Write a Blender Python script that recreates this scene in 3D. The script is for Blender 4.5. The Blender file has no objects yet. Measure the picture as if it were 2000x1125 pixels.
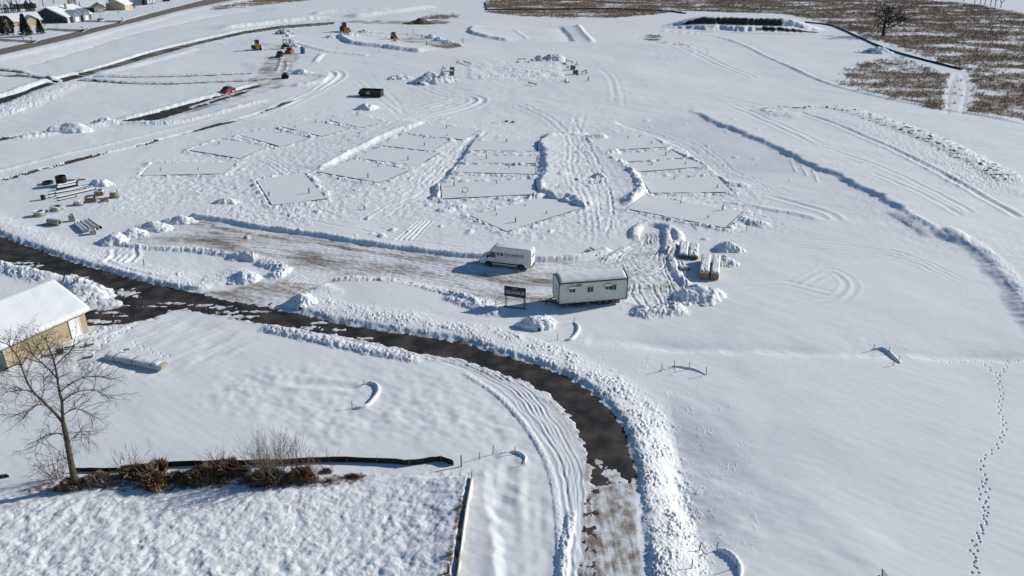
import bpy, math, random
import numpy as np
from mathutils import Vector, Matrix
R = math.radians
scene = bpy.context.scene
COL = scene.collection
# ------------------------------------------------------------------ camera, sky, sun, exposure
CAM_H, PITCH, FPX = 38.5, R(24.4), 1550.0          # metres above the snow, downward tilt, focal length in 1/2000ths of the width
cam_data = bpy.data.cameras.new("camera")
cam_data.sensor_width = 36.0
cam_data.lens = 36.0 * FPX / 2000.0
cam_data.clip_start, cam_data.clip_end = 0.5, 9000.0
cam = bpy.data.objects.new("camera", cam_data)
COL.objects.link(cam)
cam.location = (0, 0, CAM_H)
cam.rotation_euler = (R(90) - PITCH, 0, 0)
scene.camera = cam

SUN_EL, SUN_AZ = R(24.5), R(69)                     # azimuth clockwise from +Y (straight ahead)
world = bpy.data.worlds.new("World")
scene.world = world
world.use_nodes = True
wn = world.node_tree
bg = wn.nodes["Background"]
sky = wn.nodes.new("ShaderNodeTexSky")
sky.sky_type = 'NISHITA'
sky.sun_disc = False
sky.sun_elevation, sky.sun_rotation = SUN_EL, SUN_AZ
sky.air_density, sky.dust_density, sky.ozone_density = 1.0, 0.4, 1.2
hs = wn.nodes.new('ShaderNodeHueSaturation')
hs.inputs['Saturation'].default_value = 1.3
wn.links.new(sky.outputs[0], hs.inputs['Color'])
wn.links.new(hs.outputs[0], bg.inputs[0])
bg.inputs[1].default_value = 0.075
sun_data = bpy.data.lights.new("sun", 'SUN')
sun_data.energy, sun_data.angle, sun_data.color = 4.3, R(0.55), (1.0, 0.945, 0.86)
sun = bpy.data.objects.new("sun", sun_data)
COL.objects.link(sun)
sdir = Vector((math.sin(SUN_AZ) * math.cos(SUN_EL), math.cos(SUN_AZ) * math.cos(SUN_EL), math.sin(SUN_EL)))
sun.rotation_euler = sdir.to_track_quat('Z', 'Y').to_euler()
sun.location = sdir * 200
scene.view_settings.view_transform = 'Standard'
scene.view_settings.look = 'None'
scene.view_settings.gamma = 1.0
scene.view_settings.exposure = 0.04
scene.view_settings.use_curve_mapping = False
scene.cycles.max_bounces = 6
scene.cycles.diffuse_bounces = 3

# ------------------------------------------------------------------ small helpers
rng = np.random.default_rng(7)
random.seed(11)
CP, SP = math.cos(PITCH), math.sin(PITCH)

def on_plane(px, py, z=0.0):
    """where the sight line of a photo point meets the level z"""
    u, v = (px - 1000) / FPX, (562.5 - py) / FPX
    dx, dy, dz = u, CP + v * SP, -SP + v * CP
    t = (z - CAM_H) / dz
    return (dx * t, dy * t)

def at_depth(px, py, d):
    """point of the sight line at ground distance d ahead"""
    u, v = (px - 1000) / FPX, (562.5 - py) / FPX
    dx, dy, dz = u, CP + v * SP, -SP + v * CP
    t = d / dy
    return Vector((dx * t, d, CAM_H + dz * t))

def proj(x, y, z):
    dz = z - CAM_H
    D = y * CP - dz * SP
    return 1000 + FPX * x / D, 562.5 - FPX * (y * SP + dz * CP) / D

def sstep(a, b, x):
    t = np.clip((x - a) / (b - a), 0, 1)
    return t * t * (3 - 2 * t)

def spline(pts, n=5):
    if n <= 1 or len(pts) < 3:
        return [tuple(p) for p in pts]
    q = [pts[0]] + list(pts) + [pts[-1]]
    out = []
    for i in range(1, len(q) - 2):
        p0, p1, p2, p3 = [np.array(q[i + k], float) for k in (-1, 0, 1, 2)]
        for k in range(n):
            t = k / n
            out.append(tuple(.5 * (2 * p1 + (p2 - p0) * t + (2 * p0 - 5 * p1 + 4 * p2 - p3) * t * t + (3 * p1 - p0 - 3 * p2 + p3) * t ** 3)))
    out.append(tuple(pts[-1]))
    return out

PERM = rng.permutation(256).astype(np.int32)
ANG = rng.random(256) * 2 * np.pi
GX, GY = np.cos(ANG).astype(np.float32), np.sin(ANG).astype(np.float32)
RND = rng.random((256, 3)).astype(np.float32)

def _h(ix, iy, seed):
    return PERM[(PERM[(ix + seed * 37) & 255] + iy + seed * 101) & 255]

def noise(x, y, seed=0):
    """gradient noise, about -1..1"""
    fx, fy = np.floor(x), np.floor(y)
    ix, iy = fx.astype(np.int32), fy.astype(np.int32)
    dx, dy = (x - fx).astype(np.float32), (y - fy).astype(np.float32)
    ux, uy = dx * dx * dx * (dx * (dx * 6 - 15) + 10), dy * dy * dy * (dy * (dy * 6 - 15) + 10)
    def c(ox, oy):
        h = _h(ix + ox, iy + oy, seed)
        return GX[h] * (dx - ox) + GY[h] * (dy - oy)
    a, b = c(0, 0), c(1, 0)
    a = a + (b - a) * ux
    p, q = c(0, 1), c(1, 1)
    p = p + (q - p) * ux
    return (a + (p - a) * uy) * 1.5

def fbm(x, y, seed=0, o=3):
    r, a = 0, 1.0
    for k in range(o):
        r = r + a * noise(x * 2 ** k, y * 2 ** k, seed + k)
        a *= .5
    return r

def clods(x, y, seed=0):
    """lumps 0..1: one rounded, jittered, randomly tall lump per cell"""
    fx, fy = np.floor(x), np.floor(y)
    ix, iy = fx.astype(np.int32), fy.astype(np.int32)
    dx, dy = (x - fx).astype(np.float32), (y - fy).astype(np.float32)
    best = np.zeros_like(dx)
    for ox in (-1, 0, 1):
        for oy in (-1, 0, 1):
            r = RND[_h(ix + ox, iy + oy, seed)]
            d2 = (ox + r[..., 0] - dx) ** 2 + (oy + r[..., 1] - dy) ** 2
            rad = .35 + .4 * r[..., 2]
            best = np.maximum(best, np.sqrt(np.clip(1 - d2 / rad ** 2, 0, 1)) * (.25 + .75 * r[..., 2]))
    return best

def rubble(x, y, lam, seed=0):
    """broken snow: warped lumps of three sizes"""
    wx, wy = x + .35 * lam * noise(x / lam / .8, y / lam / .8, seed + 11), y + .35 * lam * noise(x / lam / .8, y / lam / .8, seed + 12)
    return .45 * clods(wx / lam, wy / lam, seed) + .35 * clods(wx / (lam * .55), wy / (lam * .55), seed + 1) + .25 * clods(wx / (lam * .3), wy / (lam * .3), seed + 2) + .12 * noise(x / lam * 2.4, y / lam * 2.4, seed + 3)

# ------------------------------------------------------------------ procedural materials
MATS = {}
def mat(name, col, rough=.6, col2=None, scale=3.0, metal=0.0, bump=0.0, bscale=20.0, spec=.35, dist=.02, lo=.35, hi=.65, stretch=None):
    if name in MATS:
        return MATS[name]
    m = bpy.data.materials.new(name)
    m.use_nodes = True
    nt = m.node_tree
    b = nt.nodes["Principled BSDF"]
    b.inputs['Roughness'].default_value = rough
    b.inputs['Metallic'].default_value = metal
    b.inputs['Specular IOR Level'].default_value = spec
    tc = nt.nodes.new('ShaderNodeTexCoord')
    src = tc.outputs['Object']
    if stretch:
        mp = nt.nodes.new('ShaderNodeMapping')
        mp.inputs['Scale'].default_value = stretch
        nt.links.new(src, mp.inputs[0]); src = mp.outputs[0]
    n = nt.nodes.new('ShaderNodeTexNoise')
    n.inputs['Scale'].default_value = scale
    n.inputs['Detail'].default_value = 5
    nt.links.new(src, n.inputs['Vector'])
    r = nt.nodes.new('ShaderNodeValToRGB')
    c2 = col2 or tuple(c * .8 for c in col)
    r.color_ramp.elements[0].position, r.color_ramp.elements[1].position = lo, hi
    r.color_ramp.elements[0].color = (*c2, 1)
    r.color_ramp.elements[1].color = (*col, 1)
    nt.links.new(n.outputs['Fac'], r.inputs[0])
    nt.links.new(r.outputs[0], b.inputs['Base Color'])
    if bump:
        n2 = nt.nodes.new('ShaderNodeTexNoise')
        n2.inputs['Scale'].default_value = bscale
        n2.inputs['Detail'].default_value = 4
        nt.links.new(src, n2.inputs['Vector'])
        bp = nt.nodes.new('ShaderNodeBump')
        bp.inputs['Strength'].default_value = bump
        bp.inputs['Distance'].default_value = dist
        nt.links.new(n2.outputs['Fac'], bp.inputs['Height'])
        nt.links.new(bp.outputs[0], b.inputs['Normal'])
    MATS[name] = m
    return m

SNOWC = (.79, .82, .86)
def ground_material():
    m = bpy.data.materials.new("snow_and_soil")
    m.use_nodes = True
    nt = m.node_tree
    N = nt.nodes.new
    L = nt.links.new
    b = nt.nodes["Principled BSDF"]
    b.inputs['Roughness'].default_value = .65
    b.inputs['Specular IOR Level'].default_value = .25
    tc = N('ShaderNodeTexCoord')
    at = N('ShaderNodeAttribute'); at.attribute_name = 'cover'
    sep = N('ShaderNodeSeparateColor')
    L(at.outputs['Color'], sep.inputs[0])
    def nz(scale, detail=5):
        n = N('ShaderNodeTexNoise'); n.inputs['Scale'].default_value = scale; n.inputs['Detail'].default_value = detail
        L(tc.outputs['Object'], n.inputs['Vector'])
        return n.outputs['Fac']
    def math_(op, a, c=None):
        n = N('ShaderNodeMath'); n.operation = op
        for i, k in enumerate((a, c)):
            if k is None: continue
            if isinstance(k, (int, float)): n.inputs[i].default_value = k
            else: L(k, n.inputs[i])
        return n.outputs[0]
    def thr(mask, nse, gain, sharp):
        a = math_('MULTIPLY', math_('SUBTRACT', nse, .5), gain)
        a = math_('ADD', mask, a)
        n = N('ShaderNodeMapRange'); n.interpolation_type = 'SMOOTHSTEP'
        n.inputs['From Min'].default_value = .5 - sharp; n.inputs['From Max'].default_value = .5 + sharp
        L(a, n.inputs['Value'])
        return n.outputs[0]
    def mix(f, a, c):
        n = N('ShaderNodeMix'); n.data_type = 'RGBA'
        L(f, n.inputs['Factor'])
        for k, s in ((a, 'A'), (c, 'B')):
            sock = [q for q in n.inputs if q.name == s and q.type == 'RGBA'][0]
            if isinstance(k, tuple): sock.default_value = (*k, 1)
            else: L(k, sock)
        return [q for q in n.outputs if q.type == 'RGBA'][0]
    n_fine, n_mid, n_big = nz(9.0), nz(2.2), nz(.35, 3)
    snow = mix(n_big, (.755, .785, .83), (.81, .835, .865))
    dirt = mix(n_mid, (.14, .10, .072), (.34, .28, .22))
    soil = mix(n_mid, (.035, .028, .024), (.085, .062, .048))
    weed = mix(n_mid, (.15, .11, .08), (.30, .24, .18))
    c = mix(thr(sep.outputs[0], n_fine, 1.0, .40), snow, dirt)
    c = mix(thr(sep.outputs[2], n_mid, 1.2, .15), c, weed)
    c = mix(thr(sep.outputs[1], n_fine, .8, .12), c, soil)
    L(c, b.inputs['Base Color'])
    bp = N('ShaderNodeBump'); bp.inputs['Strength'].default_value = .25; bp.inputs['Distance'].default_value = .03
    h = math_('ADD', nz(5.0, 8), math_('MULTIPLY', nz(22.0, 3), .35))
    L(h, bp.inputs['Height'])
    L(bp.outputs[0], b.inputs['Normal'])
    return m

def props(o, label=None, cat=None, group=None, kind=None):
    kind = kind or ('thing' if cat else None)
    for k, v in (('label', label), ('category', cat), ('group', group), ('kind', kind)):
        if v: o[k] = v
    return o

# ------------------------------------------------------------------ the terrain: one sheet of rows and columns, finer where one stands closer
rows_px = np.concatenate([np.arange(-34, 1172, 1.3)])
ydist = [on_plane(1000, p)[1] for p in rows_px]
ydist = np.array([6000, 3000, 1800, 1200, 900, 760, 650] + ydist + [24, 20, 15, 8, 1, -8], float)
ydist = np.unique(ydist)[::-1].copy()
NR = len(ydist)
cols_px = np.concatenate([[-5000, -2500, -1500, -1000, -700, -500, -380, -300, -240, -190, -150, -115, -90, -70], np.arange(-55, 2056, 1.5),
                          [2070, 2090, 2115, 2150, 2190, 2240, 2300, 2380, 2500, 2700, 3000, 3500, 4500, 7000]]).astype(float)
NC = len(cols_px)
DEP = ydist * CP + CAM_H * SP
COLU = (cols_px - 1000) / FPX
X = (COLU[None, :] * DEP[:, None]).astype(np.float32)
Y = np.repeat(ydist[:, None], NC, 1).astype(np.float32)
ROWSTEP = np.abs(np.gradient(ydist))
def fade(lam):
    return np.clip(lam / (1.6 * ROWSTEP) - .4, 0, 1).astype(np.float32)[:, None]
Hh = np.zeros((NR, NC), np.float32)
COVER = np.zeros((NR, NC, 4), np.float32); COVER[..., 3] = 1

def window(x0, x1, y0, y1):
    r = np.nonzero((ydist >= y0) & (ydist <= y1))[0]
    if len(r) == 0: return None
    ra, rb = r[0], r[-1] + 1
    da, db = DEP[ra:rb].min(), DEP[ra:rb].max()
    da, db = max(da, .1), max(db, .1)
    ulo, uhi = min(x0 / da, x0 / db), max(x1 / da, x1 / db)
    c = np.nonzero((COLU >= ulo) & (COLU <= uhi))[0]
    if len(c) == 0: return None
    return slice(ra, rb), slice(c[0], c[-1] + 1)

class Field:
    """distance d, signed side s (+ left of travel) and arc length t to a line drawn on the ground"""
    def __init__(self, pts, margin, n=5, px=True):
        w = [on_plane(*p) for p in pts] if px else pts
        w = spline(w, n)
        xs, ys = [p[0] for p in w], [p[1] for p in w]
        self.sl = window(min(xs) - margin, max(xs) + margin, min(ys) - margin, max(ys) + margin)
        self.ok = self.sl is not None
        if not self.ok: return
        x, y = X[self.sl], Y[self.sl]
        self.d = np.full(x.shape, 1e6, np.float32); self.s = self.d.copy(); self.t = np.zeros_like(self.d)
        r0, c0 = self.sl[0].start, self.sl[1].start
        acc = 0.0
        for (ax, ay), (bx, by) in zip(w[:-1], w[1:]):
            L = math.hypot(bx - ax, by - ay)
            if L < 1e-6: continue
            sub = window(min(ax, bx) - margin, max(ax, bx) + margin, min(ay, by) - margin, max(ay, by) + margin)
            if sub is None: acc += L; continue
            a, b_ = max(sub[0].start - r0, 0), min(sub[0].stop - r0, x.shape[0])
            c, d_ = max(sub[1].start - c0, 0), min(sub[1].stop - c0, x.shape[1])
            if a >= b_ or c >= d_: acc += L; continue
            q = (slice(a, b_), slice(c, d_))
            ex, ey = (bx - ax) / L, (by - ay) / L
            rx, ry = x[q] - ax, y[q] - ay
            tt = np.clip(rx * ex + ry * ey, 0, L)
            d = np.hypot(rx - tt * ex, ry - tt * ey)
            sd = ex * ry - ey * rx
            better = d < self.d[q]
            self.d[q] = np.where(better, d, self.d[q])
            self.s[q] = np.where(better, np.where(sd >= 0, d, -d), self.s[q])
            self.t[q] = np.where(better, acc + tt, self.t[q])
            acc += L
        self.len = acc
        self.x, self.y = x, y
        self.fa = None
    def ends(self, w):
        return sstep(0, w, self.t) * sstep(0, w, self.len - self.t)

class Poly:
    """signed distance to an outline on the ground, negative inside"""
    def __init__(self, pts, margin=4, n=1, px=True):
        w = [on_plane(*p) for p in pts] if px else list(pts)
        if n > 1: w = spline(w + [w[0]], n)[:-1]
        self.w = w
        f = Field(w + [w[0]], margin, 1, px=False)
        self.ok = f.ok
        if not f.ok: return
        self.sl, self.x, self.y, self.t = f.sl, f.x, f.y, f.t
        ins = np.zeros(f.d.shape, bool)
        yr = ydist[self.sl[0]]
        for (ax, ay), (bx, by) in zip(w, w[1:] + [w[0]]):
            if ay == by: continue
            r = np.nonzero((yr >= min(ay, by)) & (yr < max(ay, by)))[0]
            if len(r) == 0: continue
            q = slice(r[0], r[-1] + 1)
            xi = ax + (yr[q] - ay) / (by - ay) * (bx - ax)
            ins[q] ^= self.x[q] < xi[:, None]
        self.sd = np.where(ins, -np.minimum(f.d, 1e3), np.minimum(f.d, 1e3))

# ------------------------------------------------------------------ relief: long swells, drift ripples
def add(f, h):
    Hh[f.sl] += h.astype(np.float32)
def lerp(f, w, target):
    Hh[f.sl] += (w * (target - Hh[f.sl])).astype(np.float32)
def paint(f, ch, v):
    c = COVER[f.sl][..., ch]
    np.maximum(c, v.astype(np.float32), out=c)

al0, ac0 = X * .80 + Y * -.60, -X * -.60 + Y * .80
def calm_regions():
    """how rough the snow is, 0 smooth .. 1 rough"""
    rough = np.full((NR, NC), .35, np.float32)
    return rough
Hh += .30 * fbm(X / 40, Y / 40, 1, 2) * fade(42) + .075 * noise(X / 10, Y / 10, 4) * fade(9) + .035 * noise(al0 / 7, ac0 / 4, 16) * fade(4)
Hh += .012 * noise(X / 2.6, Y / 2.6, 5) * fade(2.6) + .005 * noise(X / .8, Y / .8, 6) * fade(.8)
# wind ripples, drawn out from upper left to lower right
ux, uy = .80, -.60
al, ac = X * ux + Y * uy, -X * uy + Y * ux
Hh += .022 * noise(al / 9, ac / 1.6, 8) * fade(1.6) * sstep(-.2, .6, noise(X / 30, Y / 30, 9)) + .007 * noise(al / 3, ac / .55, 10) * fade(.55)
Hh += sstep(-.5, .5, noise(X / 17, Y / 17, 12)) * sstep(82, 112, Y + .15 * np.abs(X)) * (.030 * noise(X / .75, Y / .75, 13) * fade(.75) + .016 * noise(X / .36, Y / .36, 14) * fade(.36) + .03 * noise(X / 1.7, Y / 1.7, 15) * fade(1.7))
Hh *= (1 - .6 * sstep(300, 500, Y))

def region(pts, amp, lam, seed, kind='n', feather=3.0, n=3, stretch=1.0, ang=0.0, px=True):
    p = Poly(pts, feather + 1, n, px)
    if not p.ok: return
    w = sstep(feather, -feather, p.sd) * (.55 + .45 * sstep(-.5, .5, noise(p.x / (5 * lam), p.y / (5 * lam), seed + 40)))
    ca, sa = math.cos(ang), math.sin(ang)
    a, b = (p.x * ca + p.y * sa) / (lam * stretch), (-p.x * sa + p.y * ca) / lam
    f = fade(lam)[p.sl[0]]
    if kind == 'n':
        add(p, w * amp * fbm(a, b, seed, 2) * f)
    else:
        add(p, w * amp * rubble(a, b, 1.0, seed) * f)

# the dug-over field in front of the silt fence, lumps under the snow
LUMPY = [(-200, 965), (150, 962), (300, 958), (520, 948), (700, 935), (905, 925), (920, 935), (905, 1010), (885, 1130), (860, 1240), (-400, 1240)]
region(LUMPY, .11, 1.05, 21, 'n', 1.6, 3, 1.2, R(35))
region(LUMPY, .13, 1.25, 22, 'c', 1.6, 3, 1.2, R(20))
region(LUMPY, .045, .48, 23, 'n', 1.6, 3, 1.0, R(50))
region([(440, 735), (620, 715), (800, 722), (930, 750), (1020, 810), (1065, 900), (1090, 1010), (1100, 1240), (960, 1240), (950, 905), (900, 860), (720, 850), (640, 880), (520, 830), (400, 790)], .085, 1.5, 24, 'n', 2.5, 3, 1.15, R(-35))
region([(960, 880), (1060, 900), (1105, 1130), (1100, 1240), (940, 1240)], .10, 1.7, 27, 'n', 1.0, 1, 4.0, R(86))
region([(1330, 740), (1420, 760), (1480, 900), (1700, 1000), (1720, 1240), (1400, 1240), (1370, 1000)], .12, 3.6, 25, 'n', 3.0, 3, 1.4, R(-50))
region([(1380, 700), (1990, 705), (1990, 1240), (1500, 1240)], .08, 8.0, 26, 'n', 5.0, 3, 1.7, R(-35))
region([(180, 640), (330, 620), (480, 650), (420, 720), (240, 740), (160, 700)], .10, 1.5, 28, 'n', 1.5, 3, 2.5, R(50))
region([(110, 650), (190, 640), (240, 690), (200, 730), (100, 715)], .22, .9, 29, 'c', 1.0, 3, 1.6, R(50))
# between and around the foundation slabs the snow lies on turned earth
region([(250, 350), (560, 225), (760, 210), (960, 235), (1060, 262), (1200, 240), (1330, 270), (1440, 340), (1520, 420), (1480, 455), (1250, 445), (1150, 470), (980, 470), (860, 430), (700, 430), (530, 430), (400, 400)], .085, 1.0, 31, 'n', 4)
region([(250, 350), (560, 225), (760, 210), (960, 235), (1060, 262), (1200, 240), (1330, 270), (1440, 340), (1520, 420), (1480, 455), (1250, 445), (1150, 470), (980, 470), (860, 430), (700, 430), (530, 430), (400, 400)], .075, .6, 32, 'c', 4)
region([(420, 390), (520, 405), (640, 395), (660, 430), (520, 440), (400, 425)], .20, .8, 33, 'c', 2)
region([(140, 380), (330, 350), (420, 380), (330, 420), (200, 420)], .16, 1.2, 34, 'c', 3)

# ------------------------------------------------------------------ edges, banks and ditches
def step(pts, hi, lo, dhi=9.0, dlo=9.0, w=.9, left_high=True, wob=.25, seed=50, endw=4.0):
    m = 3.2 * max(dhi, dlo)
    f = Field(pts, m)
    if not f.ok: return
    s = f.s if left_high else -f.s
    s = s + wob * fbm(f.t / 2.2, f.t * 0 + .37, seed, 3) + 1.6 * wob * noise(f.t / 9.0, f.t * 0 + .77, seed + 2) + .12 * noise(f.x / .9, f.y / .9, seed + 1)
    up = sstep(-w, w * .25, s)
    fd = fade(1.5)[f.sl[0]] * 0 + 1
    fd = fd * sstep(m * .98, m * .5, f.d)
    add(f, f.ends(endw) * fd * (1 + .3 * noise(f.t / 7.0, f.t * 0 + 1.9, seed + 5)) * (up * hi * np.exp(-np.clip(s, 0, None) / dhi) + (1 - up) * lo * np.exp(-np.clip(-s, 0, None) / dlo)))

def berm(pts, w, h, clod=.0, lam=.5, off=0.0, seed=60, endw=1.5, n=5, vary=.35, skew=0.0, soil=0.0):
    f = Field(pts, w * 2.4 + abs(off) + .5, n)
    if not f.ok: return
    q = (f.s - off) / w
    q = q + skew * q * q
    prof = np.clip(1 - q * q, 0, 1)
    e = f.ends(endw) * (1 + vary * noise(f.t / 3.0, f.t * 0 + seed * .31, seed))
    hh = e * h * prof
    if clod:
        fd = fade(lam)[f.sl[0]]
        edge = sstep(1.35, .75, np.abs(q) + .3 * noise(f.x / 1.1, f.y / 1.1, seed + 3))
        c = rubble(f.x, f.y, lam, seed + 1)
        hh = hh + np.clip(e, 0, 1) * clod * edge * c * fd
        if soil:
            paint(f, 1, edge * f.ends(endw) * sstep(.25, .6, noise(f.x / 1.3, f.y / 1.3, seed + 5)) * soil)
    add(f, hh)

def groove(pts, w=.14, depth=.07, rim=.03, n=6, gauge=0, endw=1.0, wob=.05, dirt=0.0, soil=0.0):
    f = Field(pts, gauge + w * 4 + .4, n)
    if not f.ok: return
    s = f.s + wob * noise(f.t / 2.0, f.t * 0 + 3.3, 71)
    ww = np.maximum(w, .55 * ROWSTEP[f.sl[0]][:, None]).astype(np.float32)
    for o in ((0,) if not gauge else (-gauge / 2, gauge / 2)):
        q = (s - o) / ww
        g = np.exp(-q * q); g0 = g; g = g * np.clip(.75 + .55 * noise(f.t / 5.5, f.t * 0 + o + 9.1, 74), .1, 1.4)
        r = np.exp(-((np.abs(q) - 1.9) / .8) ** 2)
        fd = np.clip(2.2 * w / ww, 0, 1)
        add(f, f.ends(endw) * fd * (-depth * g + rim * r))
        if dirt: paint(f, 0, dirt * g0 * f.ends(endw))
        if soil: paint(f, 1, soil * g0 * f.ends(endw) * (.55 + .45 * noise(f.t / 1.7, s * 0, 73)))

# long wind-packed bank on the right: high ground to the right, dark drop facing left
RIDGE = [(1340, 208), (1392, 236), (1470, 270), (1560, 312), (1640, 348), (1720, 388), (1790, 432), (1850, 468), (1900, 492), (1945, 525)]
step(RIDGE, .90, .40, 26, 9, 1.25, True, .55, 51, 14)
step([(1870, 474), (1915, 498), (1950, 532), (1985, 580), (2030, 650), (2080, 720)], .36, -.08, 10, 8, 1.9, True, .6, 52, 8)
berm([(1830, 455), (1890, 482), (1940, 520), (1980, 570), (2020, 630)], 1.0, .06, .12, .7, .8, 252, 4, 5, .6)
for x0, y0 in ((1546, 315), (1567, 325), (1588, 337)):
    groove([(x0 - 3, y0 - 6), (x0 + 4, y0 + 10), (x0 + 9, y0 + 22)], .22, -.10, 0, 3, 0, 1.0)
berm([(1740, 415), (1790, 445), (1830, 470)], 1.6, .3, .10, .8, 0, 53, 3)
berm([(1835, 455), (1860, 463), (1880, 478)], 1.3, .4, .10, .8, 0, 54)
# rough dug strip beyond it, with bare clods
berm([(1455, 220), (1500, 214), (1560, 209), (1640, 213), (1700, 230), (1760, 250), (1830, 275), (1900, 310), (1960, 345), (2010, 372)], 2.8, .22, .42, .9, -1.0, 55, 5, 5, .4, 0, 1.5)
berm([(1600, 222), (1660, 240), (1730, 270), (1800, 302), (1880, 345), (1960, 395)], 4.6, .06, .24, .85, 0, 57, 8)
berm([(1480, 222), (1530, 226), (1570, 230)], 2.5, .25, .4, 1.1, 0, 58, 3, 5, .3, 0, .6)
groove([(1560, 222), (1640, 250), (1720, 284), (1800, 325), (1880, 370), (1990, 430)], .5, .16, .10)
groove([(1600, 290), (1700, 325), (1800, 372), (1900, 425)], .4, .06, .05)
groove([(1700, 345), (1790, 385), (1880, 432)], .4, .05, .05)
# site boundary furrow on the far right
berm([(1270, 58), (1330, 62), (1390, 69), (1450, 88), (1510, 116), (1570, 143), (1640, 170), (1720, 190), (1800, 205), (1900, 224), (2020, 246)], .9, .34, .12, .9, 0, 59, 6)
groove([(1210, 62), (1300, 80), (1360, 105), (1420, 132), (1470, 150)], .5, .10, .06, 5, 2.2)
groove([(1370, 182), (1430, 192), (1490, 205)], .5, .12, .06)
groove([(1230, 120), (1330, 118), (1370, 105), (1362, 92)], .5, .08, .05, 5, 2)
# banks between the rows of slabs
step([(940, 262), (922, 285), (900, 315), (880, 343), (857, 362), (852, 392)], .0, -.60, 2, 4.5, 1.3, True, .3, 61, 3)
step([(1082, 262), (1062, 280), (1063, 305), (1060, 335), (1056, 368), (1078, 384), (1108, 384), (1135, 395), (1160, 404)], .70, -.05, 7, 4, 1.4, True, .45, 62, 3)
step([(612, 336), (655, 312), (700, 288), (760, 262), (835, 236)], .45, -.1, 8, 5, 1.0, True, .25, 63, 4)
berm([(612, 338), (660, 313), (705, 288), (765, 262), (830, 240)], 1.0, .10, .22, .6, 0, 64, 3)
step([(1175, 262), (1205, 300), (1235, 340), (1250, 378), (1222, 404)], .65, -.05, 7, 5, 1.0, False, .3, 65, 4)
berm([(1218, 398), (1235, 388), (1252, 375), (1246, 350), (1228, 335)], 1.0, .2, .35, .8, 0, 66)
step([(1192, 233), (1222, 247), (1262, 262), (1300, 276), (1345, 302), (1400, 338), (1440, 362)], .10, -1.15, 6, 13, 1.2, False, .3, 67, 8)
berm([(1060, 272), (1100, 262), (1150, 265)], 2.0, .3, .3, 1, 0, 68)
berm([(1140, 265), (1170, 275), (1155, 285)], 2.0, .1, .5, .9, 0, 69)
berm([(1440, 395), (1500, 408), (1560, 420), (1620, 440)], .9, .12, .12, .8, 0, 70, 3)
berm([(1440, 430), (1480, 438), (1500, 447)], 1.2, .25, .35, .8, 0, 71)
berm([(1390, 398), (1420, 395), (1455, 400)], .5, .15, .2, .5, 0, 72)
berm([(1425, 352), (1445, 362), (1470, 366)], 1.2, .2, .35, .8, 0, 73)
berm([(850, 388), (868, 378), (905, 372)], 1.3, .25, .35, .9, 0, 74)
berm([(1060, 382), (1110, 392), (1150, 402)], 1.2, .2, .35, .7, -1.2, 75)
berm([(850, 415), (890, 405), (915, 400)], 1.0, .2, .3, .8, 0, 76)
# ditch across the right and beside the road
step([(1140, 668), (1250, 676), (1400, 686), (1550, 690), (1720, 697), (1830, 700), (2060, 704)], .0, -.30, 4, 3.0, 1.6, False, .35, 77, 6)
groove([(1140, 663), (1300, 676), (1500, 684), (1700, 690), (2060, 700)], 1.2, .16, 0)
step([(1315, 745), (1322, 850), (1342, 960), (1372, 1050), (1400, 1150), (1440, 1300)], -.85, -.85, 4.5, 1.6, 1.6, True, .3, 78, 14)
step([(945, 905), (950, 960), (962, 1040), (970, 1130), (975, 1250)], .18, -.05, 2, 2, .8, False, .3, 79, 2)
step([(915, 935), (900, 1010), (882, 1125), (870, 1250)], .55, 0, 3.0, 3, .5, False, .05, 80, .6)
groove([(560, 752), (620, 753), (680, 757), (705, 762)], .5, .16, .05)
# drift swells left of the yard and north-west fields
berm([(210, 172), (300, 120), (420, 82), (520, 60)], 7, .25, 0, 1, 7, 81, 10)
step([(60, 130), (160, 98), (250, 70), (330, 52), (430, 30), (560, 15)], .0, -1.9, 10, 9, 2.4, False, .5, 82, 20)
step([(420, 60), (480, 52), (560, 42), (650, 33)], 1.4, 0, 7, 6, 2.2, True, .3, 83, 10)
step([(470, 118), (497, 128), (492, 140), (470, 150)], .0, -.45, 6, 5, 4.0, True, .3, 84, 8)

# ------------------------------------------------------------------ swept roads: the snow sheet dips under the road where it is bare
ROADS = {}
MAIN_UP = [(-620, 300), (-250, 385), (-100, 428), (0, 461), (25, 471), (82, 491), (150, 515), (225, 536), (300, 556), (375, 570), (440, 587), (500, 596), (578, 611), (655, 630), (760, 648), (900, 669), (960, 688), (1040, 711), (1100, 734), (1152, 766), (1192, 802), (1216, 842), (1234, 900), (1238, 930)]
MAIN_LOW = [(1230, 946), (1158, 950), (1158, 925), (1146, 872), (1122, 822), (1082, 777), (1030, 746), (960, 722), (900, 702), (820, 690), (760, 676), (680, 658), (602, 648), (550, 638), (470, 624), (447, 616), (410, 613), (362, 602), (325, 608), (300, 624), (240, 633), (176, 637), (160, 640), (150, 606), (205, 606), (250, 596), (200, 572), (138, 541), (82, 526), (32, 516), (0, 508), (-100, 474), (-260, 418), (-620, 328)]
def bare(name, pts, jag=.35, lam=.9, depth=.12, feather=.35, px=True, n=1, holes=0.0, seed=90):
    p = Poly(pts, 3.5, n, px)
    ROADS[name] = p.w
    if not p.ok: return p
    lam2 = max(lam, 1.2 * float(np.median(ROWSTEP[p.sl[0]])))
    calm = sstep(3.2, .4, p.sd)
    Hh[p.sl] += calm * (np.clip(Hh[p.sl], .0, .06) - Hh[p.sl])
    e = p.sd + jag * fbm(p.x / lam2, p.y / lam2, seed, 3)
    if holes is not None:
        e = e + holes
    w = sstep(feather, -feather, e)
    lerp(p, w, -depth)
    return p
P1 = bare('road', MAIN_UP + MAIN_LOW)
paint(P1, 0, sstep(1.5, .1, P1.sd) * np.clip(.34 + .42 * fbm(P1.x / .9, P1.y / .9, 99, 3), 0, .9))
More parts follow.
